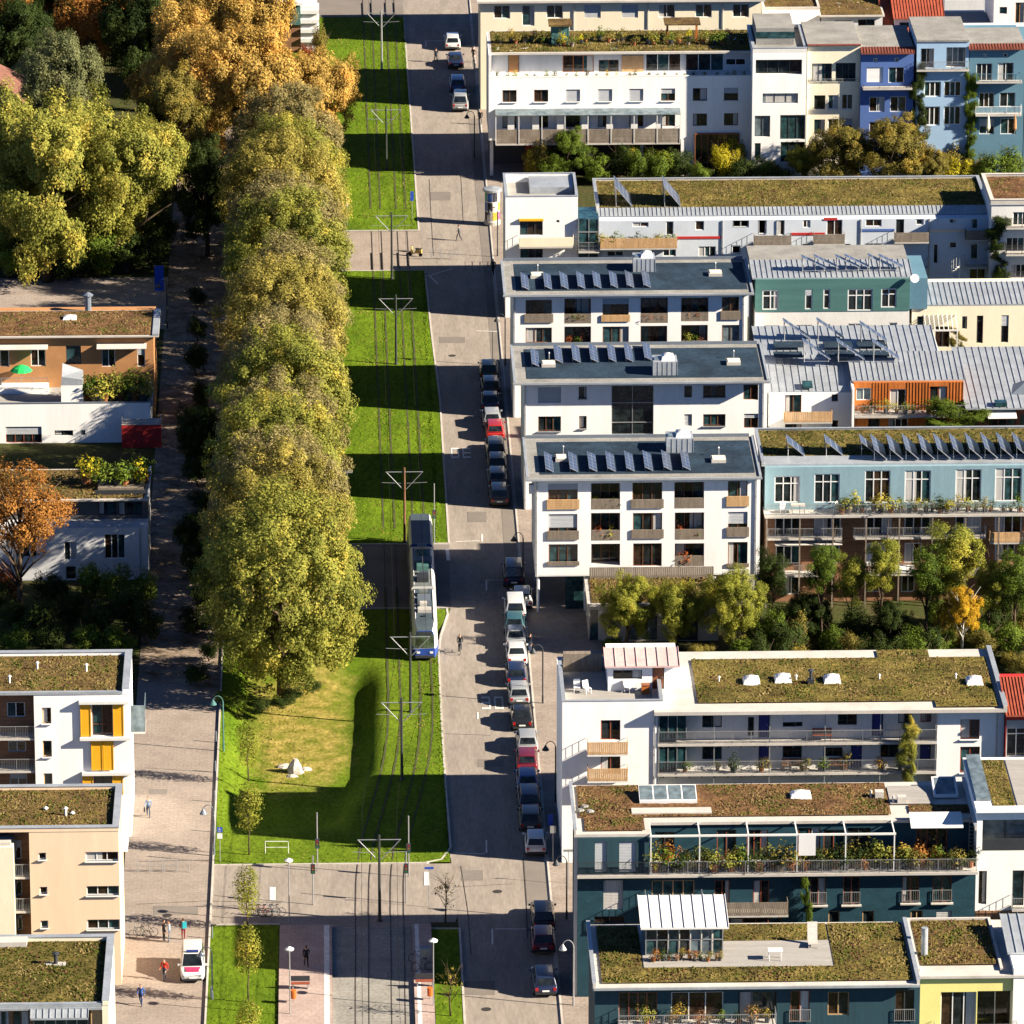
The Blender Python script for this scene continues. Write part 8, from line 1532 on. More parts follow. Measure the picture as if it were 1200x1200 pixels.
for yb in (Yn + 9.2, Yn + 20.4): cx = spl(yb) + 2.66; bb = MB(); [bb.box(cx - 1.0, cx + 1.0, yb + .02 + .14 * i, yb + .1 + .14 * i, .5, 3.1) for i in range(4)]; bb.box(cx - .92, cx + .92, yb, yb + .6, .55, 3.0); bb.build('gangway', M_dark, tr)
# front of the tram: windscreen, blue apron, lamps, destination box
cx = spl(Yn) + 2.66; w = .8
MB().hexa([(cx - w, Yn - .03, 1.3), (cx + w, Yn - .03, 1.3), (cx + w, Yn + .1, 1.3), (cx - w, Yn + .1, 1.3), (cx - w * .92, Yn - .02, 2.45), (cx + w * .92, Yn - .02, 2.45), (cx + w * .92, Yn + .1, 2.45), (cx - w * .92, Yn + .1, 2.45)]).build('windscreen', glassmat('windscreen', (.05, .07, .045)), s1)
MB().box(cx - .62, cx + .62, Yn - .03, Yn + .1, 2.5, 2.72).build('destination_display', M_dark, s1)
for sx in (-.55, .55): MB().box(cx + sx - .14, cx + sx + .14, Yn - .04, Yn + .05, .78, .95).build('headlight', M_whitep, s1)
MB().box(cx - .8, cx + .8, Yn - .12, Yn + .1, .4, .62).build('bumper', M_dark, s1)
rd = random.Random(3)
y = Yn + 3.0
MB().box(cx - .12, cx + .12, Yn + 1.9, Yn + 2.2, 3.36, 3.5).build('roof_lamp', M_dark, s1)
while y < Yn + 19.5:   # roof equipment
    L = rd.uniform(.6, 1.5); wq = rd.uniform(.3, .8); hq = rd.uniform(.15, .5); ox = rd.uniform(-.12, .12); cx = spl(y) + 2.66
    if not (Yn + 8.6 < y + L and y < Yn + 10.2):
        e = MB(); e.box(cx - wq + ox, cx + wq + ox, y, y + L, 3.34, 3.34 + hq)
        for i in range(int(L / .22)): e.box(cx - wq + ox + .05, cx + wq + ox - .05, y + .06 + i * .22, y + .13 + i * .22, 3.34 + hq, 3.38 + hq)
        e.build('roof_equipment', rd.choice([M_tramroof, M_dark, M_zincd, M_tramdark, M_green, M_zincd]) if y > Yn + 5 else M_concrete, s1 if y < Yn + 9 else s2)
    y += L + rd.uniform(.15, .5)
cx = spl(Yn + 14) + 2.66; pg = MB(); pg.tube([(cx, Yn + 13, 3.8), (cx, Yn + 15.2, 4.7)], .04, 5); pg.tube([(cx, Yn + 15.2, 4.7), (cx, Yn + 13.4, 5.52)], .035, 5); pg.tube([(cx - .75, Yn + 13.4, 5.54), (cx + .75, Yn + 13.4, 5.54)], .03, 5); pg.tube([(cx - .75, Yn + 13.7, 5.54), (cx + .75, Yn + 13.7, 5.54)], .03, 5); pg.build('pantograph', M_dark, s2)
for yb in (Yn + 3, Yn + 7, Yn + 13, Yn + 17, Yn + 23.5, Yn + 27.5):
    for sx in (-.5, .5): wb = MB().lathe([(.32, -.06), (.32, .06)], (0, 0, 0), 14); wb.xf(Matrix.Translation((spl(yb) + 2.66 + sx, yb, .42)) @ Matrix.Rotation(RAD(90), 4, 'Y')); wb.build('wheel', M_rail, tr)
for sx in (-.77, .77): cx = spl(Yn + 5) + 2.66; MB().tube([(cx + sx, Yn + 1.5, 3.38), (cx + sx, Yn + 8.8, 3.38)], .03, 5).build('roof_rail', M_whitep, s1); MB().tube([(cx + sx, Yn + 10.2, 3.38), (cx + sx, Yn + 20, 3.38)], .03, 5).build('roof_rail', M_whitep, s2)

# ================================================================ CARS
import bmesh
M_paintcar = mat('car_paint', (.4, .4, .4), .3, .04, 2.0, obj=True, coat=.6); M_carglass = glassmat('car_glass', (.012, .016, .018), .05); M_tyre = mat('tyre', (.018, .018, .018), .85, .1, 3.0, obj=True)
M_rim = mat('rim', (.35, .35, .36), .35, .1, 2.0, metal=.7, obj=True); M_tail = mat('tail_lamp', (.35, .012, .010), .3, .1, 2.0, obj=True); M_head = mat('head_lamp', (.7, .7, .68), .15, .05, 2.0, obj=True); M_plastic = mat('black_plastic', (.02, .021, .022), .6, .1, 2.0, obj=True)
def bevelled(mb, name, m, parent, off, seg=2, smooth=True):
    me = bpy.data.meshes.new(name); me.from_pydata(mb.v, [], mb.f); bm = bmesh.new(); bm.from_mesh(me); bmesh.ops.remove_doubles(bm, verts=bm.verts, dist=1e-4); bmesh.ops.recalc_face_normals(bm, faces=bm.faces)
    ed = [e for e in bm.edges if len(e.link_faces) == 2 and e.calc_face_angle(0) > .35]
    bmesh.ops.bevel(bm, geom=ed, offset=off, segments=seg, affect='EDGES', profile=.6); bm.to_mesh(me); bm.free(); me.materials.append(m)
    if smooth: me.polygons.foreach_set('use_smooth', [True] * len(me.polygons))
    return link(name, me, parent)
def car_proto(name, L, Wd, H, rb, rt, ft, fb, belt=.92, hood=.86, tail=None):
    """rb/rt: rear base / roof rear positions, ft/fb: roof front / windscreen base, from the rear bumper (y=0) forward"""
    hw = Wd / 2; root = thing(name, (0, 0, -60), 'car', 'car'); y0 = -L / 2
    def sect(y, z1, w, zb=.22): return [(-w * .93, y, zb), (-w, y, .42), (-w, y, .70), (-w * .95, y, z1), (w * .95, y, z1), (w, y, .70), (w, y, .42), (w * .93, y, zb)]
    tl = tail or belt
    st = [sect(y0, tl - .18, hw * .86, .32), sect(y0 + .18, tl, hw * .96, .26), sect(y0 + rb + .3, belt, hw), sect(y0 + L * .5, belt, hw), sect(y0 + fb, belt, hw), sect(y0 + L - .45, hood, hw * .97), sect(y0 + L - .12, hood - .16, hw * .88, .26), sect(y0 + L, hood - .32, hw * .74, .34)]
    b = MB(); k = 8
    for s_ in st: b.v += s_
    for i in range(len(st) - 1):
        for j in range(k): a = i * k + j; c_ = i * k + (j + 1) % k; b.f.append((a, c_, c_ + k, a + k)); b.m.append(0)
    b.f.append(tuple(reversed(range(k)))); b.f.append(tuple((len(st) - 1) * k + j for j in range(k))); b.m += [0, 0]
    bevelled(b, 'body', M_paintcar, root, .045, 2)
    wb, wt = hw * .93, hw * .74; zb = belt - .02
    P0 = [(-wb, y0 + rb, zb), (wb, y0 + rb, zb), (wb, y0 + fb, zb), (-wb, y0 + fb, zb), (-wt, y0 + rt, H), (wt, y0 + rt, H), (wt, y0 + ft, H), (-wt, y0 + ft, H)]
    g = MB(); pm = [(-wt, y0 + (rt + ft) / 2, H + .035), (wt, y0 + (rt + ft) / 2, H + .035)]
    g.hexa(P0); bevelled(g, 'cabin', M_paintcar, root, .06, 2)
    V = [Vector(p) for p in P0]
    def pane(nm, a, b_, c_, d, m0=.10, m1=.12, u0=0.0, u1=1.0, off=.012):
        a, b_, c_, d = V[a], V[b_], V[c_], V[d]; n = (b_ - a).cross(d - a).normalized()
        def q(u, v): return tuple((a.lerp(b_, u)).lerp(d.lerp(c_, u), v) + n * off)
        MB().quad(q(u0 + m0 * (u1 - u0), m1), q(u1 - m0 * (u1 - u0), m1), q(u1 - m0 * (u1 - u0), 1 - m1), q(u0 + m0 * (u1 - u0), 1 - m1)).build(nm, M_carglass, root)
    pane('rear_window', 0, 1, 5, 4, .09, .12); pane('windscreen', 2, 3, 7, 6, .06, .08)
    for (a, b_, c_, d) in ((3, 0, 4, 7), (1, 2, 6, 5)):
        pane('side_window', a, b_, c_, d, .06, .14, .04, .5); pane('side_window', a, b_, c_, d, .06, .14, .5, .96)
    for sx in (-1, 1):
        for yy in (y0 + .78, y0 + L - .82):
            wv = MB().lathe([(.22, -.10), (.30, -.10), (.315, -.05), (.315, .05), (.30, .10), (.22, .10)], (0, 0, 0), 16); Mx = Matrix.Translation((sx * (hw - .08), yy, .315)) @ Matrix.Rotation(RAD(90), 4, 'Y'); wv.xf(Mx); wo = wv.build('wheel', M_tyre, root)
            MB().lathe([(.20, -.106), (.20, .106)], (0, 0, 0), 12).xf(Mx).build('rim', M_rim, wo)
        MB().box(sx * hw * .62, sx * hw * .86, y0 - .015, y0 + .1, tl - .34, tl - .12).build('tail_light', M_tail, root)
        MB().hexa([(sx * hw * .45, y0 + L - .1, hood - .30), (sx * hw * .78, y0 + L - .22, hood - .30), (sx * hw * .78, y0 + L - .4, hood - .30), (sx * hw * .45, y0 + L - .4, hood - .30), (sx * hw * .45, y0 + L - .16, hood - .14), (sx * hw * .80, y0 + L - .28, hood - .14), (sx * hw * .8, y0 + L - .4, hood - .14), (sx * hw * .45, y0 + L - .4, hood - .14)]).build('headlight', M_head, root)
        MB().box(sx * (hw + .0), sx * (hw + .17), y0 + fb - .35, y0 + fb - .2, belt + .0, belt + .13).build('mirror', M_paintcar, root)
    MB().box(-hw * .86, hw * .86, y0 - .03, y0 + .1, .30, .48).build('rear_bumper', M_plastic, root); MB().box(-hw * .74, hw * .74, y0 + L - .1, y0 + L + .03, .26, .42).build('front_bumper', M_plastic, root)
    MB().box(-.26, .26, y0 - .04, y0 + .02, .52, .63).build('number_plate', M_whitep, root); MB().box(-.26, .26, y0 + L - .02, y0 + L + .04, .42, .53).build('number_plate', M_whitep, root)
    return root
CP = {'hatch': car_proto('parked_car', 4.15, 1.76, 1.47, .10, .55, 2.55, 3.15), 'estate': car_proto('parked_car', 4.6, 1.78, 1.50, .12, .45, 2.9, 3.5, .93), 'sedan': car_proto('parked_car', 4.5, 1.76, 1.43, .75, 1.25, 2.7, 3.4, .92, .86, .96), 'van': car_proto('parked_van', 4.5, 1.84, 1.88, .06, .28, 3.0, 3.75, 1.05, .98), 'mini': car_proto('parked_car', 3.7, 1.68, 1.50, .08, .40, 2.3, 2.95, .92, .84)}
bpy.context.view_layer.update(); freshkids()
PC = {}
def paint(nm, c, rough=.3):
    if nm not in PC: PC[nm] = mat('paint_' + nm, c, rough, .04, 2.0, obj=True, coat=.6)
    return PC[nm]
COLR = dict(white=(.55, .55, .54), silver=(.26, .275, .285), grey=(.13, .14, .15), black=(.012, .013, .015), navy=(.012, .02, .055), blue=(.03, .08, .22), red=(.32, .02, .018), maroon=(.12, .012, .025), green=(.02, .05, .035), anthracite=(.035, .04, .045), tealc=(.03, .09, .11))
def car(kind, col, px, py, label, rz=0.0, group='cars parked along the kerb', z=.025):
    """px,py: photo pixel of the ground under the end of the car nearest the viewer"""
    L = {'hatch': 4.15, 'estate': 4.6, 'sedan': 4.5, 'van': 4.5, 'mini': 3.7}[kind]; c = G(px, py, z); c.y += L / 2; rz += random.uniform(-.03, .03); c.x += random.uniform(-.1, .1)
    o = dup(CP[kind], c, rz, label, 'van' if kind == 'van' else 'car', group, mats={'car_paint': paint(col, COLR[col])}); return o
for kind, col, px, py, lb in [
    ('estate', 'white', 531.5, 60, 'white car parked at the head of the far row'), ('sedan', 'navy', 534.5, 82, 'dark navy car behind the white one in the far row'), ('estate', 'blue', 537, 110, 'blue estate car parked in the shade of the far row'), ('van', 'silver', 539, 132, 'silver-blue van at the near end of the far row'),
    ('hatch', 'green', 573, 447, 'dark green car in the deep shade before the stairwell house'), ('hatch', 'anthracite', 574.5, 466, 'anthracite car second in the shaded row'), ('sedan', 'navy', 575.5, 485, 'navy car just before the silver one'), ('hatch', 'silver', 577, 504, 'silver car standing half in sunlight'), ('hatch', 'red', 580.5, 518, 'red car parked right behind the silver one'), ('estate', 'anthracite', 580.5, 540, 'anthracite estate car behind the red car'), ('hatch', 'black', 582, 557, 'black hatchback in the shade near the stilted house'), ('hatch', 'grey', 583.5, 574, 'grey hatchback in the shade near the stilted house'), ('estate', 'anthracite', 586, 595, 'anthracite estate at the edge of the sunny gap'),
    ('van', 'navy', 602, 690, 'dark blue van parked under the stilted house'), ('hatch', 'white', 613, 716, 'white car standing under the overhang of the stilted house'), ('van', 'white', 604, 731, 'white panel van in the shade of the stilted house'), ('hatch', 'tealc', 604.5, 746, 'teal hatchback between the white van and the silver saloon'), ('sedan', 'silver', 605.5, 763, 'silver saloon beside the standing person'), ('sedan', 'white', 606, 783, 'white saloon parked in the sun'), ('hatch', 'navy', 606.5, 806, 'navy hatchback between two pale cars'), ('hatch', 'silver', 607.5, 829, 'silver hatchback beside the painted 30'),
    ('sedan', 'black', 611, 858, 'black saloon in the tree shadow'), ('hatch', 'silver', 618, 886, 'silver hatchback in the sunny gap'), ('hatch', 'maroon', 619.5, 908, 'maroon hatchback behind the silver one'), ('hatch', 'blue', 619, 932, 'blue hatchback at the edge of the shadow'), ('estate', 'navy', 620.5, 954, 'navy estate in the building shadow'), ('hatch', 'anthracite', 623.5, 977, 'anthracite car just ahead of the white one'), ('mini', 'white', 628, 1005, 'small white car at the near end of the middle row'),
    ('estate', 'black', 638.5, 1093, 'black estate car in the shade beside the lower houses'), ('hatch', 'maroon', 637.5, 1120, 'wine red car behind the black estate'), ('estate', 'navy', 637.5, 1170, 'dark blue car alone at the lower kerb')]: car(kind, col, px, py, lb)
amb = car('van', 'white', 226, 1153, 'white ambulance car with a pink bonnet panel on the footpath', math.pi, None, .02)
amb.name = 'ambulance_car'; amb['category'] = 'car'
if 'group' in amb: del amb['group']
pk = MB().hexa([(-.6, 1.55, 1.045), (.6, 1.55, 1.045), (.45, 2.05, .86), (-.45, 2.05, .86), (-.6, 1.55, 1.07), (.6, 1.55, 1.07), (.45, 2.05, 1.0), (-.45, 2.05, 1.0)]).build('bonnet_panel', mat('pink_panel', (.55, .04, .12), .4, .05, 2.0, obj=True)); pk.parent = amb
lbm = MB().box(-.45, .45, .45, .75, 1.88, 2.0).build('light_bar', mat('bar_blue', (.02, .04, .16), .2, .05, 2.0, obj=True)); lbm.parent = amb
for o in list(CP.values()):
    for ch in list(COL.objects):
        if ch.parent and (ch.parent == o or ch.parent.parent == o): ch['_del'] = 1
for o in [o for o in COL.objects if '_del' in o]: bpy.data.objects.remove(o)
for o in list(CP.values()): bpy.data.objects.remove(o)
freshkids()
# ================================================================ PEOPLE
M_skin = mat('skin', (.45, .27, .19), .6, .06, 4.0, obj=True); M_hair = mat('hair', (.05, .03, .018), .7, .2, 6.0, obj=True); M_shirt = mat('cloth_top', (.1, .1, .12), .85, .12, 4.0, obj=True); M_trous = mat('cloth_legs', (.03, .035, .05), .85, .12, 4.0, obj=True); M_shoe = mat('shoe', (.02, .02, .02), .7, .1, 4.0, obj=True)
def body(pose):
    J = {}; E_ = []; Rr = {}; C_ = {}
    def j(n, p, r, c, par=None):
        J[n] = p; Rr[n] = r; C_[n] = c
        if par: E_.append((par, n))
    hip = pose.get('hip', .93); lean = pose.get('lean', 0.0)
    j('pel', (0, 0, hip), (.15, .11), 3); j('waist', (0, lean * .3, hip + .18), (.135, .10), 2, 'pel'); j('chest', (0, lean * .8, hip + .42), (.165, .115), 2, 'waist'); j('neck', (0, lean, hip + .57), (.06, .06), 0, 'chest'); j('jaw', (0, lean + .03, hip + .64), (.07, .08), 0, 'neck'); j('head', (0, lean + .02, hip + .74), (.085, .10), 0, 'jaw'); j('crown', (0, lean, hip + .82), (.06, .07), 1, 'head')
    for s, n in ((-1, 'l'), (1, 'r')):
        kn, an, to = pose['leg' + n]; el, ha = pose['arm' + n]
        j('hip' + n, (s * .095, 0, hip - .06), (.10, .10), 3, 'pel'); j('kne' + n, (s * .10, kn[0], kn[1]), (.062, .062), 3, 'hip' + n); j('ank' + n, (s * .10, an[0], an[1]), (.042, .042), 3, 'kne' + n); j('toe' + n, (s * .115, to[0], to[1]), (.04, .03), 4, 'ank' + n)
        j('sho' + n, (s * .19, lean * .85, hip + .49), (.062, .062), 2, 'chest'); j('elb' + n, (s * el[0], el[1], el[2]), (.045, .045), 2, 'sho' + n); j('wri' + n, (s * ha[0], ha[1], ha[2]), (.03, .03), 2, 'elb' + n)
        d = (Vector((s * ha[0], ha[1], ha[2])) - Vector((s * el[0], el[1], el[2]))).normalized(); q = d.orthogonal().normalized(); w = Vector((s * ha[0], ha[1], ha[2]))
        pm = w + d * .07; j('pal' + n, tuple(pm), (.035, .02), 0, 'wri' + n)
        for i in range(4): t = pm + d * (.07 + .015 * (1 - abs(i - 1.4))) + q * (.02 * (i - 1.5)); j('fin%d' % i + n, tuple(t), (.009, .009), 0, 'pal' + n)
        t = w + d * .06 + q * .055; j('thu' + n, tuple(t), (.01, .01), 0, 'pal' + n)
    nm = list(J); me = bpy.data.meshes.new('person'); me.from_pydata([J[k] for k in nm], [(nm.index(a), nm.index(b_)) for a, b_ in E_], [])
    o = bpy.data.objects.new('tmp', me); COL.objects.link(o); md = o.modifiers.new('s', 'SKIN'); sv = me.skin_vertices[0].data
    for i, k in enumerate(nm): sv[i].radius = Rr[k]; sv[i].use_root = (k == 'pel')
    md2 = o.modifiers.new('u', 'SUBSURF'); md2.levels = 1; dg = bpy.context.evaluated_depsgraph_get(); out = bpy.data.meshes.new_from_object(o.evaluated_get(dg)); bpy.data.objects.remove(o)
    pts = np.array([J[k] for k in nm]); cls = [C_[k] for k in nm]; out.materials.clear()
    for m_ in (M_skin, M_hair, M_shirt, M_trous, M_shoe): out.materials.append(m_)
    hd = np.array(J['head'])
    for p in out.polygons:
        c_ = np.array(p.center); i = int(np.argmin(((pts - c_) ** 2).sum(1))); k = cls[i]
        if np.linalg.norm(c_ - hd) < .17 and (c_[2] > hd[2] + .02 and c_[1] < hd[1] + .06 or c_[1] < hd[1] - .03): k = 1
        p.material_index = k; p.use_smooth = True
    zmin = min(v.co.z for v in out.vertices)
    for v in out.vertices: v.co.z -= zmin
    # face: nose, eyes, mouth, ears as small raised facets
    b = MB(); hz = J['head'][2] - zmin; hy = J['head'][1]
    b.hexa([(-.014, hy + .085, hz - .05), (.014, hy + .085, hz - .05), (.012, hy + .12, hz - .05), (-.012, hy + .12, hz - .05), (-.008, hy + .08, hz), (.008, hy + .08, hz), (.006, hy + .10, hz), (-.006, hy + .10, hz)])
    for s in (-1, 1): b.box(s * .08, s * .095, hy - .02, hy + .02, hz - .045, hz + .01)
    e = MB()
    for s in (-1, 1): e.box(s * .02, s * .045, hy + .082, hy + .092, hz - .008, hz + .008)
    e.box(-.025, .025, hy + .088, hy + .096, hz - .082, hz - .074)
    return out, b, e
ST = dict(legl=((.01, .50), (0, .08), (.14, .03)), legr=((.02, .50), (.03, .08), (.17, .03)), arml=((.25, -.02, 1.16), (.24, .06, .92)), armr=((.25, -.02, 1.16), (.26, .06, .92)))
WK = dict(legl=((.20, .53), (.24, .10), (.38, .07)), legr=((-.02, .50), (-.30, .16), (-.18, .07)), arml=((.24, -.12, 1.18), (.23, -.08, .95)), armr=((.24, .08, 1.17), (.22, .26, .99)), lean=.04)
CY = dict(hip=.95, lean=.22, legl=((.38, .78), (.22, .42), (.36, .36)), legr=((.34, .62), (.16, .22), (.30, .17)), arml=((.24, .36, 1.22), (.20, .60, 1.08)), armr=((.24, .36, 1.22), (.20, .60, 1.08)))
BD = {k: body(v) for k, v in (('stand', ST), ('walk', WK), ('cycle', CY))}
def person(px, py, pose, rz, label, top, legs, hair=(.05, .03, .018), z=.02, sc=1.0, loc=None):
    me, fb, eb = BD[pose]; o = bpy.data.objects.new('person', me); COL.objects.link(o); o.location = loc or G(px, py, z); o.rotation_euler = (0, 0, rz); o.scale = (sc,) * 3; tag(o, label, 'person')
    for i, c_ in ((2, top), (3, legs), (1, hair)):
        o.material_slots[i].link = 'OBJECT'; o.material_slots[i].material = mat('cloth_%02d%02d%02d' % tuple(int(v * 99) for v in c_), c_, .85, .12, 4.0, obj=True)
    n = MB(); n.add(fb); n.build('face', M_skin, o); n2 = MB(); n2.add(eb); n2.build('eyes_and_mouth', M_hair, o); return o
NEAR = math.pi
p = person(174, 957, 'walk', NEAR, 'person in a blue-grey jacket walking down the footpath with a dark bag', (.16, .22, .32), (.06, .08, .12)); MB().box(.24, .36, -.02, .32, .52, .82).build('bag', M_dark, p)
person(192, 1103, 'stand', -1.2, 'person in dark clothes talking with another on the footpath', (.02, .02, .03), (.03, .03, .04)); person(198.5, 1104, 'stand', 1.5, 'person in a pale blue coat talking with another on the footpath', (.22, .28, .36), (.12, .15, .2))
p = person(215, 1101, 'stand', .4, 'person in red trousers with a teal backpack on the footpath', (.10, .03, .04), (.16, .02, .03)); MB().box(-.16, .16, -.3, -.12, 1.0, 1.5).build('backpack', mat('teal_cloth', (.02, .25, .30), .8, .1, 2.0, obj=True), p)
person(193, 1148, 'walk', 2.6, 'person in a red vest walking beside the ambulance car', (.55, .04, .02), (.04, .05, .08)); person(165.5, 1178, 'walk', 2.9, 'person in a blue jacket at the wall of the cream house', (.04, .10, .30), (.03, .05, .12)); person(359, 1133, 'walk', .1, 'person in black walking on the left tram platform', (.012, .012, .016), (.015, .015, .02), z=.24)
person(621, 765, 'stand', -1.0, 'person in dark clothes standing beside the silver saloon', (.015, .018, .022), (.05, .07, .12), z=.12); person(217, 523, 'walk', 0.1, 'person in a red top walking on the shaded footpath', (.5, .05, .04), (.30, .25, .22)); person(511, 73, 'walk', .3, 'person in dark clothes crossing the far road by the white car', (.02, .025, .03), (.02, .025, .04)); person(578, 322, 'walk', 2.8, 'person in dark green at the corner of the solar house', (.03, .05, .03), (.03, .03, .03)); person(563, 146, 'walk', 3.0, 'person in black beyond the advertising column', (.02, .02, .02), (.03, .03, .04)); person(555, 72, 'walk', 2.5, 'person in brown beside the parked cars of the far row', (.08, .05, .03), (.03, .03, .04), z=.12)
p = person(538, 330 - 48, 'walk', 1.2, 'person in grey walking by the hoop rails', (.08, .09, .10), (.03, .04, .06))
# ---------------------------------------------------------------- bicycles
def bike(loc, rz, label, col, group=None, lean=0.0, rider=False):
    r = thing('bicycle', loc, label, 'bicycle', group, rz); r.rotation_euler = (0, lean, rz)
    for y in (-.52, .52):
        w = MB(); w.tube([(0, y + .33 * math.cos(t), .34 + .33 * math.sin(t)) for t in np.linspace(0, 2 * math.pi, 21)], .022, 5, False); wo = w.build('wheel', M_tyre, r); sp_ = MB()
        for t in np.linspace(0, math.pi, 6, endpoint=False): sp_.tube([(0, y + .31 * math.cos(t), .34 + .31 * math.sin(t)), (0, y - .31 * math.cos(t), .34 - .31 * math.sin(t))], .004, 3)
        sp_.build('spokes', M_galv, wo)
    f = MB(); hd, st_, bb, ra, fa = (0, .40, .88), (0, -.16, .84), (0, -.06, .32), (0, -.52, .34), (0, .52, .34)
    for a, b_ in ((hd, st_), (hd, bb), (st_, bb), (bb, ra), (st_, ra), (hd, fa)): f.tube([a, b_], .02, 5)
    f.tube([st_, (0, -.19, .93)], .014, 5); f.tube([hd, (0, .38, 1.02)], .014, 5); f.build('frame', mat('bike_%s' % col, COLR[col], .4, .05, 2.0, obj=True), r)
    MB().tube([(-.28, .30, 1.04), (-.1, .40, 1.03), (.1, .40, 1.03), (.28, .30, 1.04)], .015, 5).build('handlebar', M_galv, r); MB().hexa([(-.07, -.32, .93), (.07, -.32, .93), (.03, -.05, .93), (-.03, -.05, .93), (-.07, -.32, .98), (.07, -.32, .98), (.03, -.05, .97), (-.03, -.05, .97)]).build('saddle', M_plastic, r)
    MB().tube([(-.15, -.06, .2), (-.08, -.06, .2), (-.08, -.06, .32), (.08, -.06, .32), (.08, -.06, .44), (.15, -.06, .44)], .012, 4).build('pedals', M_galv, r); return r
bk_ = bike(G(539, 765, .02), NEAR, 'bicycle ridden by the person in black on the road', 'black'); c = G(539, 765, .02)
person(0, 0, 'cycle', NEAR, 'person in black cycling towards the crossing on the road', (.02, .022, .026), (.03, .035, .05), loc=(c.x, c.y + .18, .14))
for i, px in enumerate((300, 307, 315, 322)): bike(G(px, 1074, .01), 1.3 + i * .12, 'bicycle parked in the row at the corner of the lower lawn', ['black', 'red', 'silver', 'navy'][i], 'bicycles parked at the lawn corner', .12)
for i, (px, py) in enumerate(((172, 1097), (164, 1100))): bike(G(px, py, .02), 1.5, 'bicycle leaning near the wall of the cream house', ['black', 'green'][i], 'bicycles by the cream house', .1)
for i, (px, py) in enumerate(((486, 1128), (489, 1138))): bike(G(px + 6, py, .24), 1.5 + .2 * i, 'bicycle parked on the right tram platform', ['black', 'silver'][i], 'bicycles on the platform', .1)
bike(G(556, 80, .12), .2, 'bicycle by the pavement of the far row', 'black')
# motor scooter near the crossing
c = G(487, 300, .02); sc_ = thing('motor_scooter', c, 'yellow and black motor scooter at the paved crossing', 'scooter', rz=1.2)
for y in (-.55, .55): wv = MB().lathe([(.12, -.06), (.22, -.06), (.23, 0), (.22, .06), (.12, .06)], (0, 0, 0), 12); wv.xf(Matrix.Translation((0, y, .23)) @ Matrix.Rotation(RAD(90), 4, 'Y')); wv.build('wheel', M_tyre, sc_)
b = MB(); b.hexa([(-.16, -.7, .35), (.16, -.7, .35), (.16, .1, .3), (-.16, .1, .3), (-.13, -.7, .75), (.13, -.7, .75), (.13, -.05, .72), (-.13, -.05, .72)]); b.hexa([(-.18, .3, .25), (.18, .3, .25), (.12, .5, .3), (-.12, .5, .3), (-.16, .35, .95), (.16, .35, .95), (.1, .45, .98), (-.1, .45, .98)]); b.box(-.15, .15, .05, .35, .24, .32); bevelled(b, 'body', mat('scooter_yellow', (.5, .36, .10), .4, .1, 2.0, obj=True), sc_, .03); MB().box(-.12, .12, -.65, .0, .75, .84).build('seat', M_plastic, sc_); MB().tube([(-.3, .38, 1.05), (.3, .38, 1.05)], .02, 5).build('handlebar', M_plastic, sc_)
# ---------------------------------------------------------------- terrace furniture
def bench(label, x, y, z, m, w=1.5, rz=0.0, group=None):
    r = thing('wooden_bench', (x, y, z), label, 'bench', group, rz)
    for i in range(3): MB().box(-w / 2, w / 2, -.42 + i * .14, -.30 + i * .14, .42, .46).build('seat_slat', m, r); MB().box(-w / 2, w / 2, .02, .05, .52 + i * .14, .63 + i * .14).build('back_slat', m, r)
    for x_ in (-w / 2 + .08, w / 2 - .08): MB().box(x_ - .03, x_ + .03, -.4, -.34, 0, .42).build('leg', m, r); MB().box(x_ - .03, x_ + .03, .05, .11, 0, .95).build('leg', m, r)
for px, py, lb, m in ((110, 648, 'brown bench on the lower gallery left of the window', M_brownf), (330, 645, 'brown bench beside the blue door of the lower gallery', M_brownf), (252, 500, 'dark red bench on the upper gallery', M_redwood)): bench(lb, wx(ZH, px, py, 479.2), 479.15, (Xgal[2] if py > 600 else zgal0) + .0, m)
def chair(label, x, y, z, m, rz=0.0, group=None):
    r = thing('garden_chair', (x, y, z), label, 'chair', group, rz); MB().box(-.25, .25, -.25, .25, .40, .44).build('seat', m, r); MB().hexa([(-.25, .22, .44), (.25, .22, .44), (.25, .26, .44), (-.25, .26, .44), (-.25, .36, .95), (.25, .36, .95), (.25, .40, .95), (-.25, .40, .95)]).build('backrest', m, r)
    for a in (-.22, .22):
        for b_ in (-.22, .22): MB().box(a - .02, a + .02, b_ - .02, b_ + .02, 0, .40).build('leg', m, r)
def table(label, x, y, z, m, w=.6, group=None):
    r = thing('garden_table', (x, y, z), label, 'table', group); MB().box(-w, w, -w * .7, w * .7, .7, .74).build('table_top', m, r)
    for a in (-w + .08, w - .08):
        for b_ in (-w * .6, w * .6): MB().box(a - .025, a + .025, b_ - .025, b_ + .025, 0, .7).build('leg', m, r)
zt3 = zfl_t + .02
for i, (px, py) in enumerate(((150, 300), (200, 305), (400, 300))): c = gy(ZG, px, py, zt3); chair('white chair on the roof terrace of the gallery house', c.x, c.y + .3, zt3, M_whitep, .5 * i, 'chairs on the gallery house terrace')
c = gy(ZG, 482, 305, zt3); bx_ = thing('terrace_chest', (c.x, c.y, zt3), 'orange wooden chest on the roof terrace of the gallery house', 'chest'); MB().box(-.3, .3, 0, .5, 0, .7).build('chest', M_orangewood, bx_); MB().box(-.33, .33, -.03, .53, .7, .75).build('lid', M_browndoor, bx_)
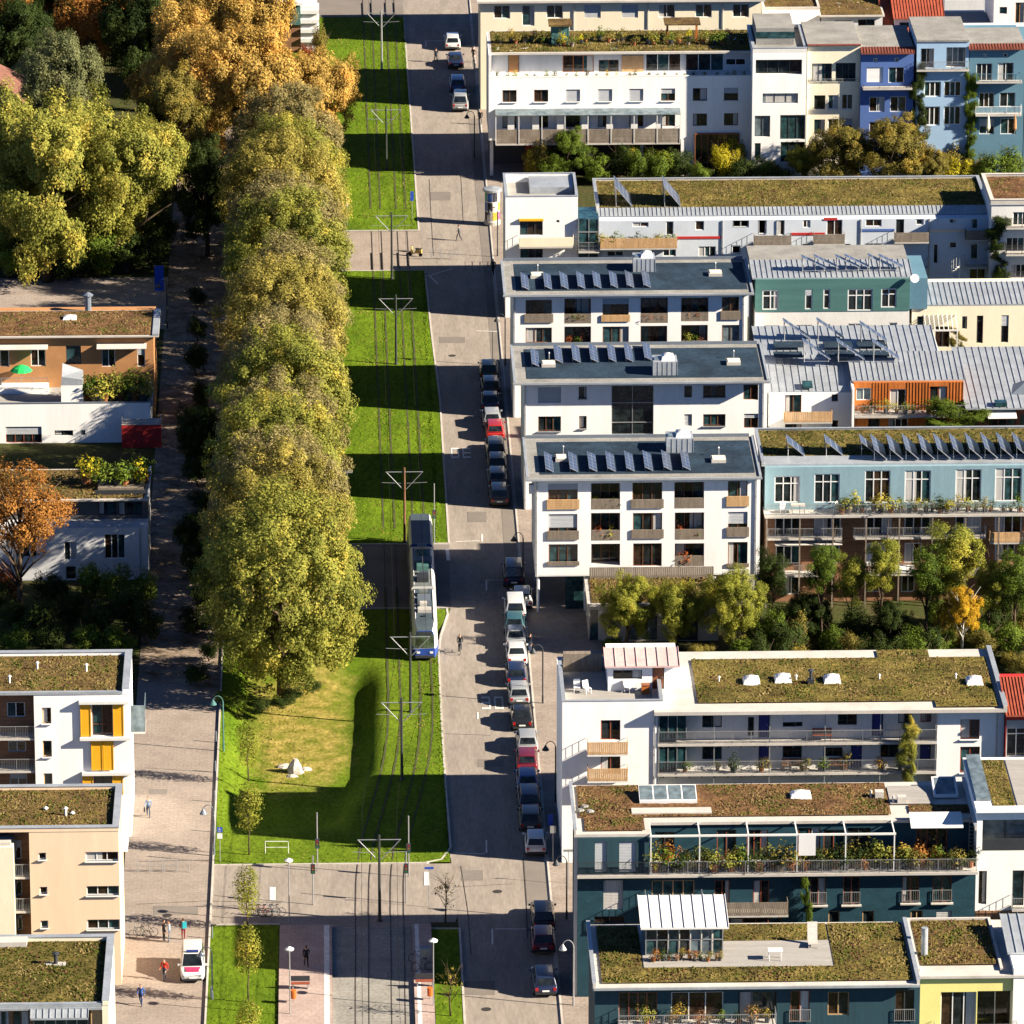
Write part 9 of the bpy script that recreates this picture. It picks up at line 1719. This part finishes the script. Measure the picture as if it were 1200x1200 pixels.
for i in range(4): chair('white chair on the turquoise terrace balcony', T0 + 1.5 + i * 4.9, Yt - .9, zsl_t - .02, M_whitep, i, 'chairs on the turquoise terrace')
table('pale table on the turquoise terrace balcony', T0 + 2.8, Yt - .9, zsl_t - .02, M_pale)
c = gy(ZI, 1035, 905, 13.1); table('blue and white table on the roof deck by the conservatory', c.x, c.y + .3, 13.1, M_whitep, .5); c = gy(ZJ, 130, 835, 13.1); ch_ = thing('deck_chair', (c.x, c.y, 13.1), 'tall pale wooden deck chair on the roof deck', 'chair')
MB().hexa([(-.35, -.5, .3), (.35, -.5, .3), (.35, .4, .2), (-.35, .4, .2), (-.35, -.5, .36), (.35, -.5, .36), (.35, .4, .26), (-.35, .4, .26)]).build('seat', M_pale, ch_); MB().hexa([(-.35, .38, .2), (.35, .38, .2), (.35, .44, .2), (-.35, .44, .2), (-.35, .8, 1.5), (.35, .8, 1.5), (.35, .86, 1.5), (-.35, .86, 1.5)]).build('backrest', M_pale, ch_); [MB().box(x - .03, x + .03, y_ - .03, y_ + .03, 0, .24).build('leg', M_pale, ch_) for x in (-.3, .3) for y_ in (-.4, .4)]
def parasol(label, px, py, Zq, Y, m, folded=True, h=2.4):
    x, z = wx(Zq, px, py, Y), wz(Zq, px, py, Y); r = thing('parasol', (x, Y, max(z, .0)), label, 'parasol'); MB().tube([(0, 0, 0), (0, 0, h)], .03, 6).build('pole', M_metal, r); MB().lathe([(.06, .6), (.22, .9), (.16, 1.8), (.03, h)], (0, 0, 0), 10).build('canopy', m, r)
for i, px in enumerate((1055, 1162)): parasol(['folded beige parasol on the terrace of the teal house', 'folded brown parasol on the terrace of the teal house'][i], px, 548, ZB, 672.6, [M_cream, M_tan][i])
rug = thing('hanging_cloth', (wx(ZJ, 102, 410, 451.2), 451.05, 10), 'white striped cloth hanging from the pergola of the petrol house', 'cloth'); MB().box(-.62, .62, -.02, .02, wz(ZJ, 100, 410, 451.05) - 10, wz(ZJ, 100, 312, 451.05) - 10).build('cloth', M_whitep, rug)
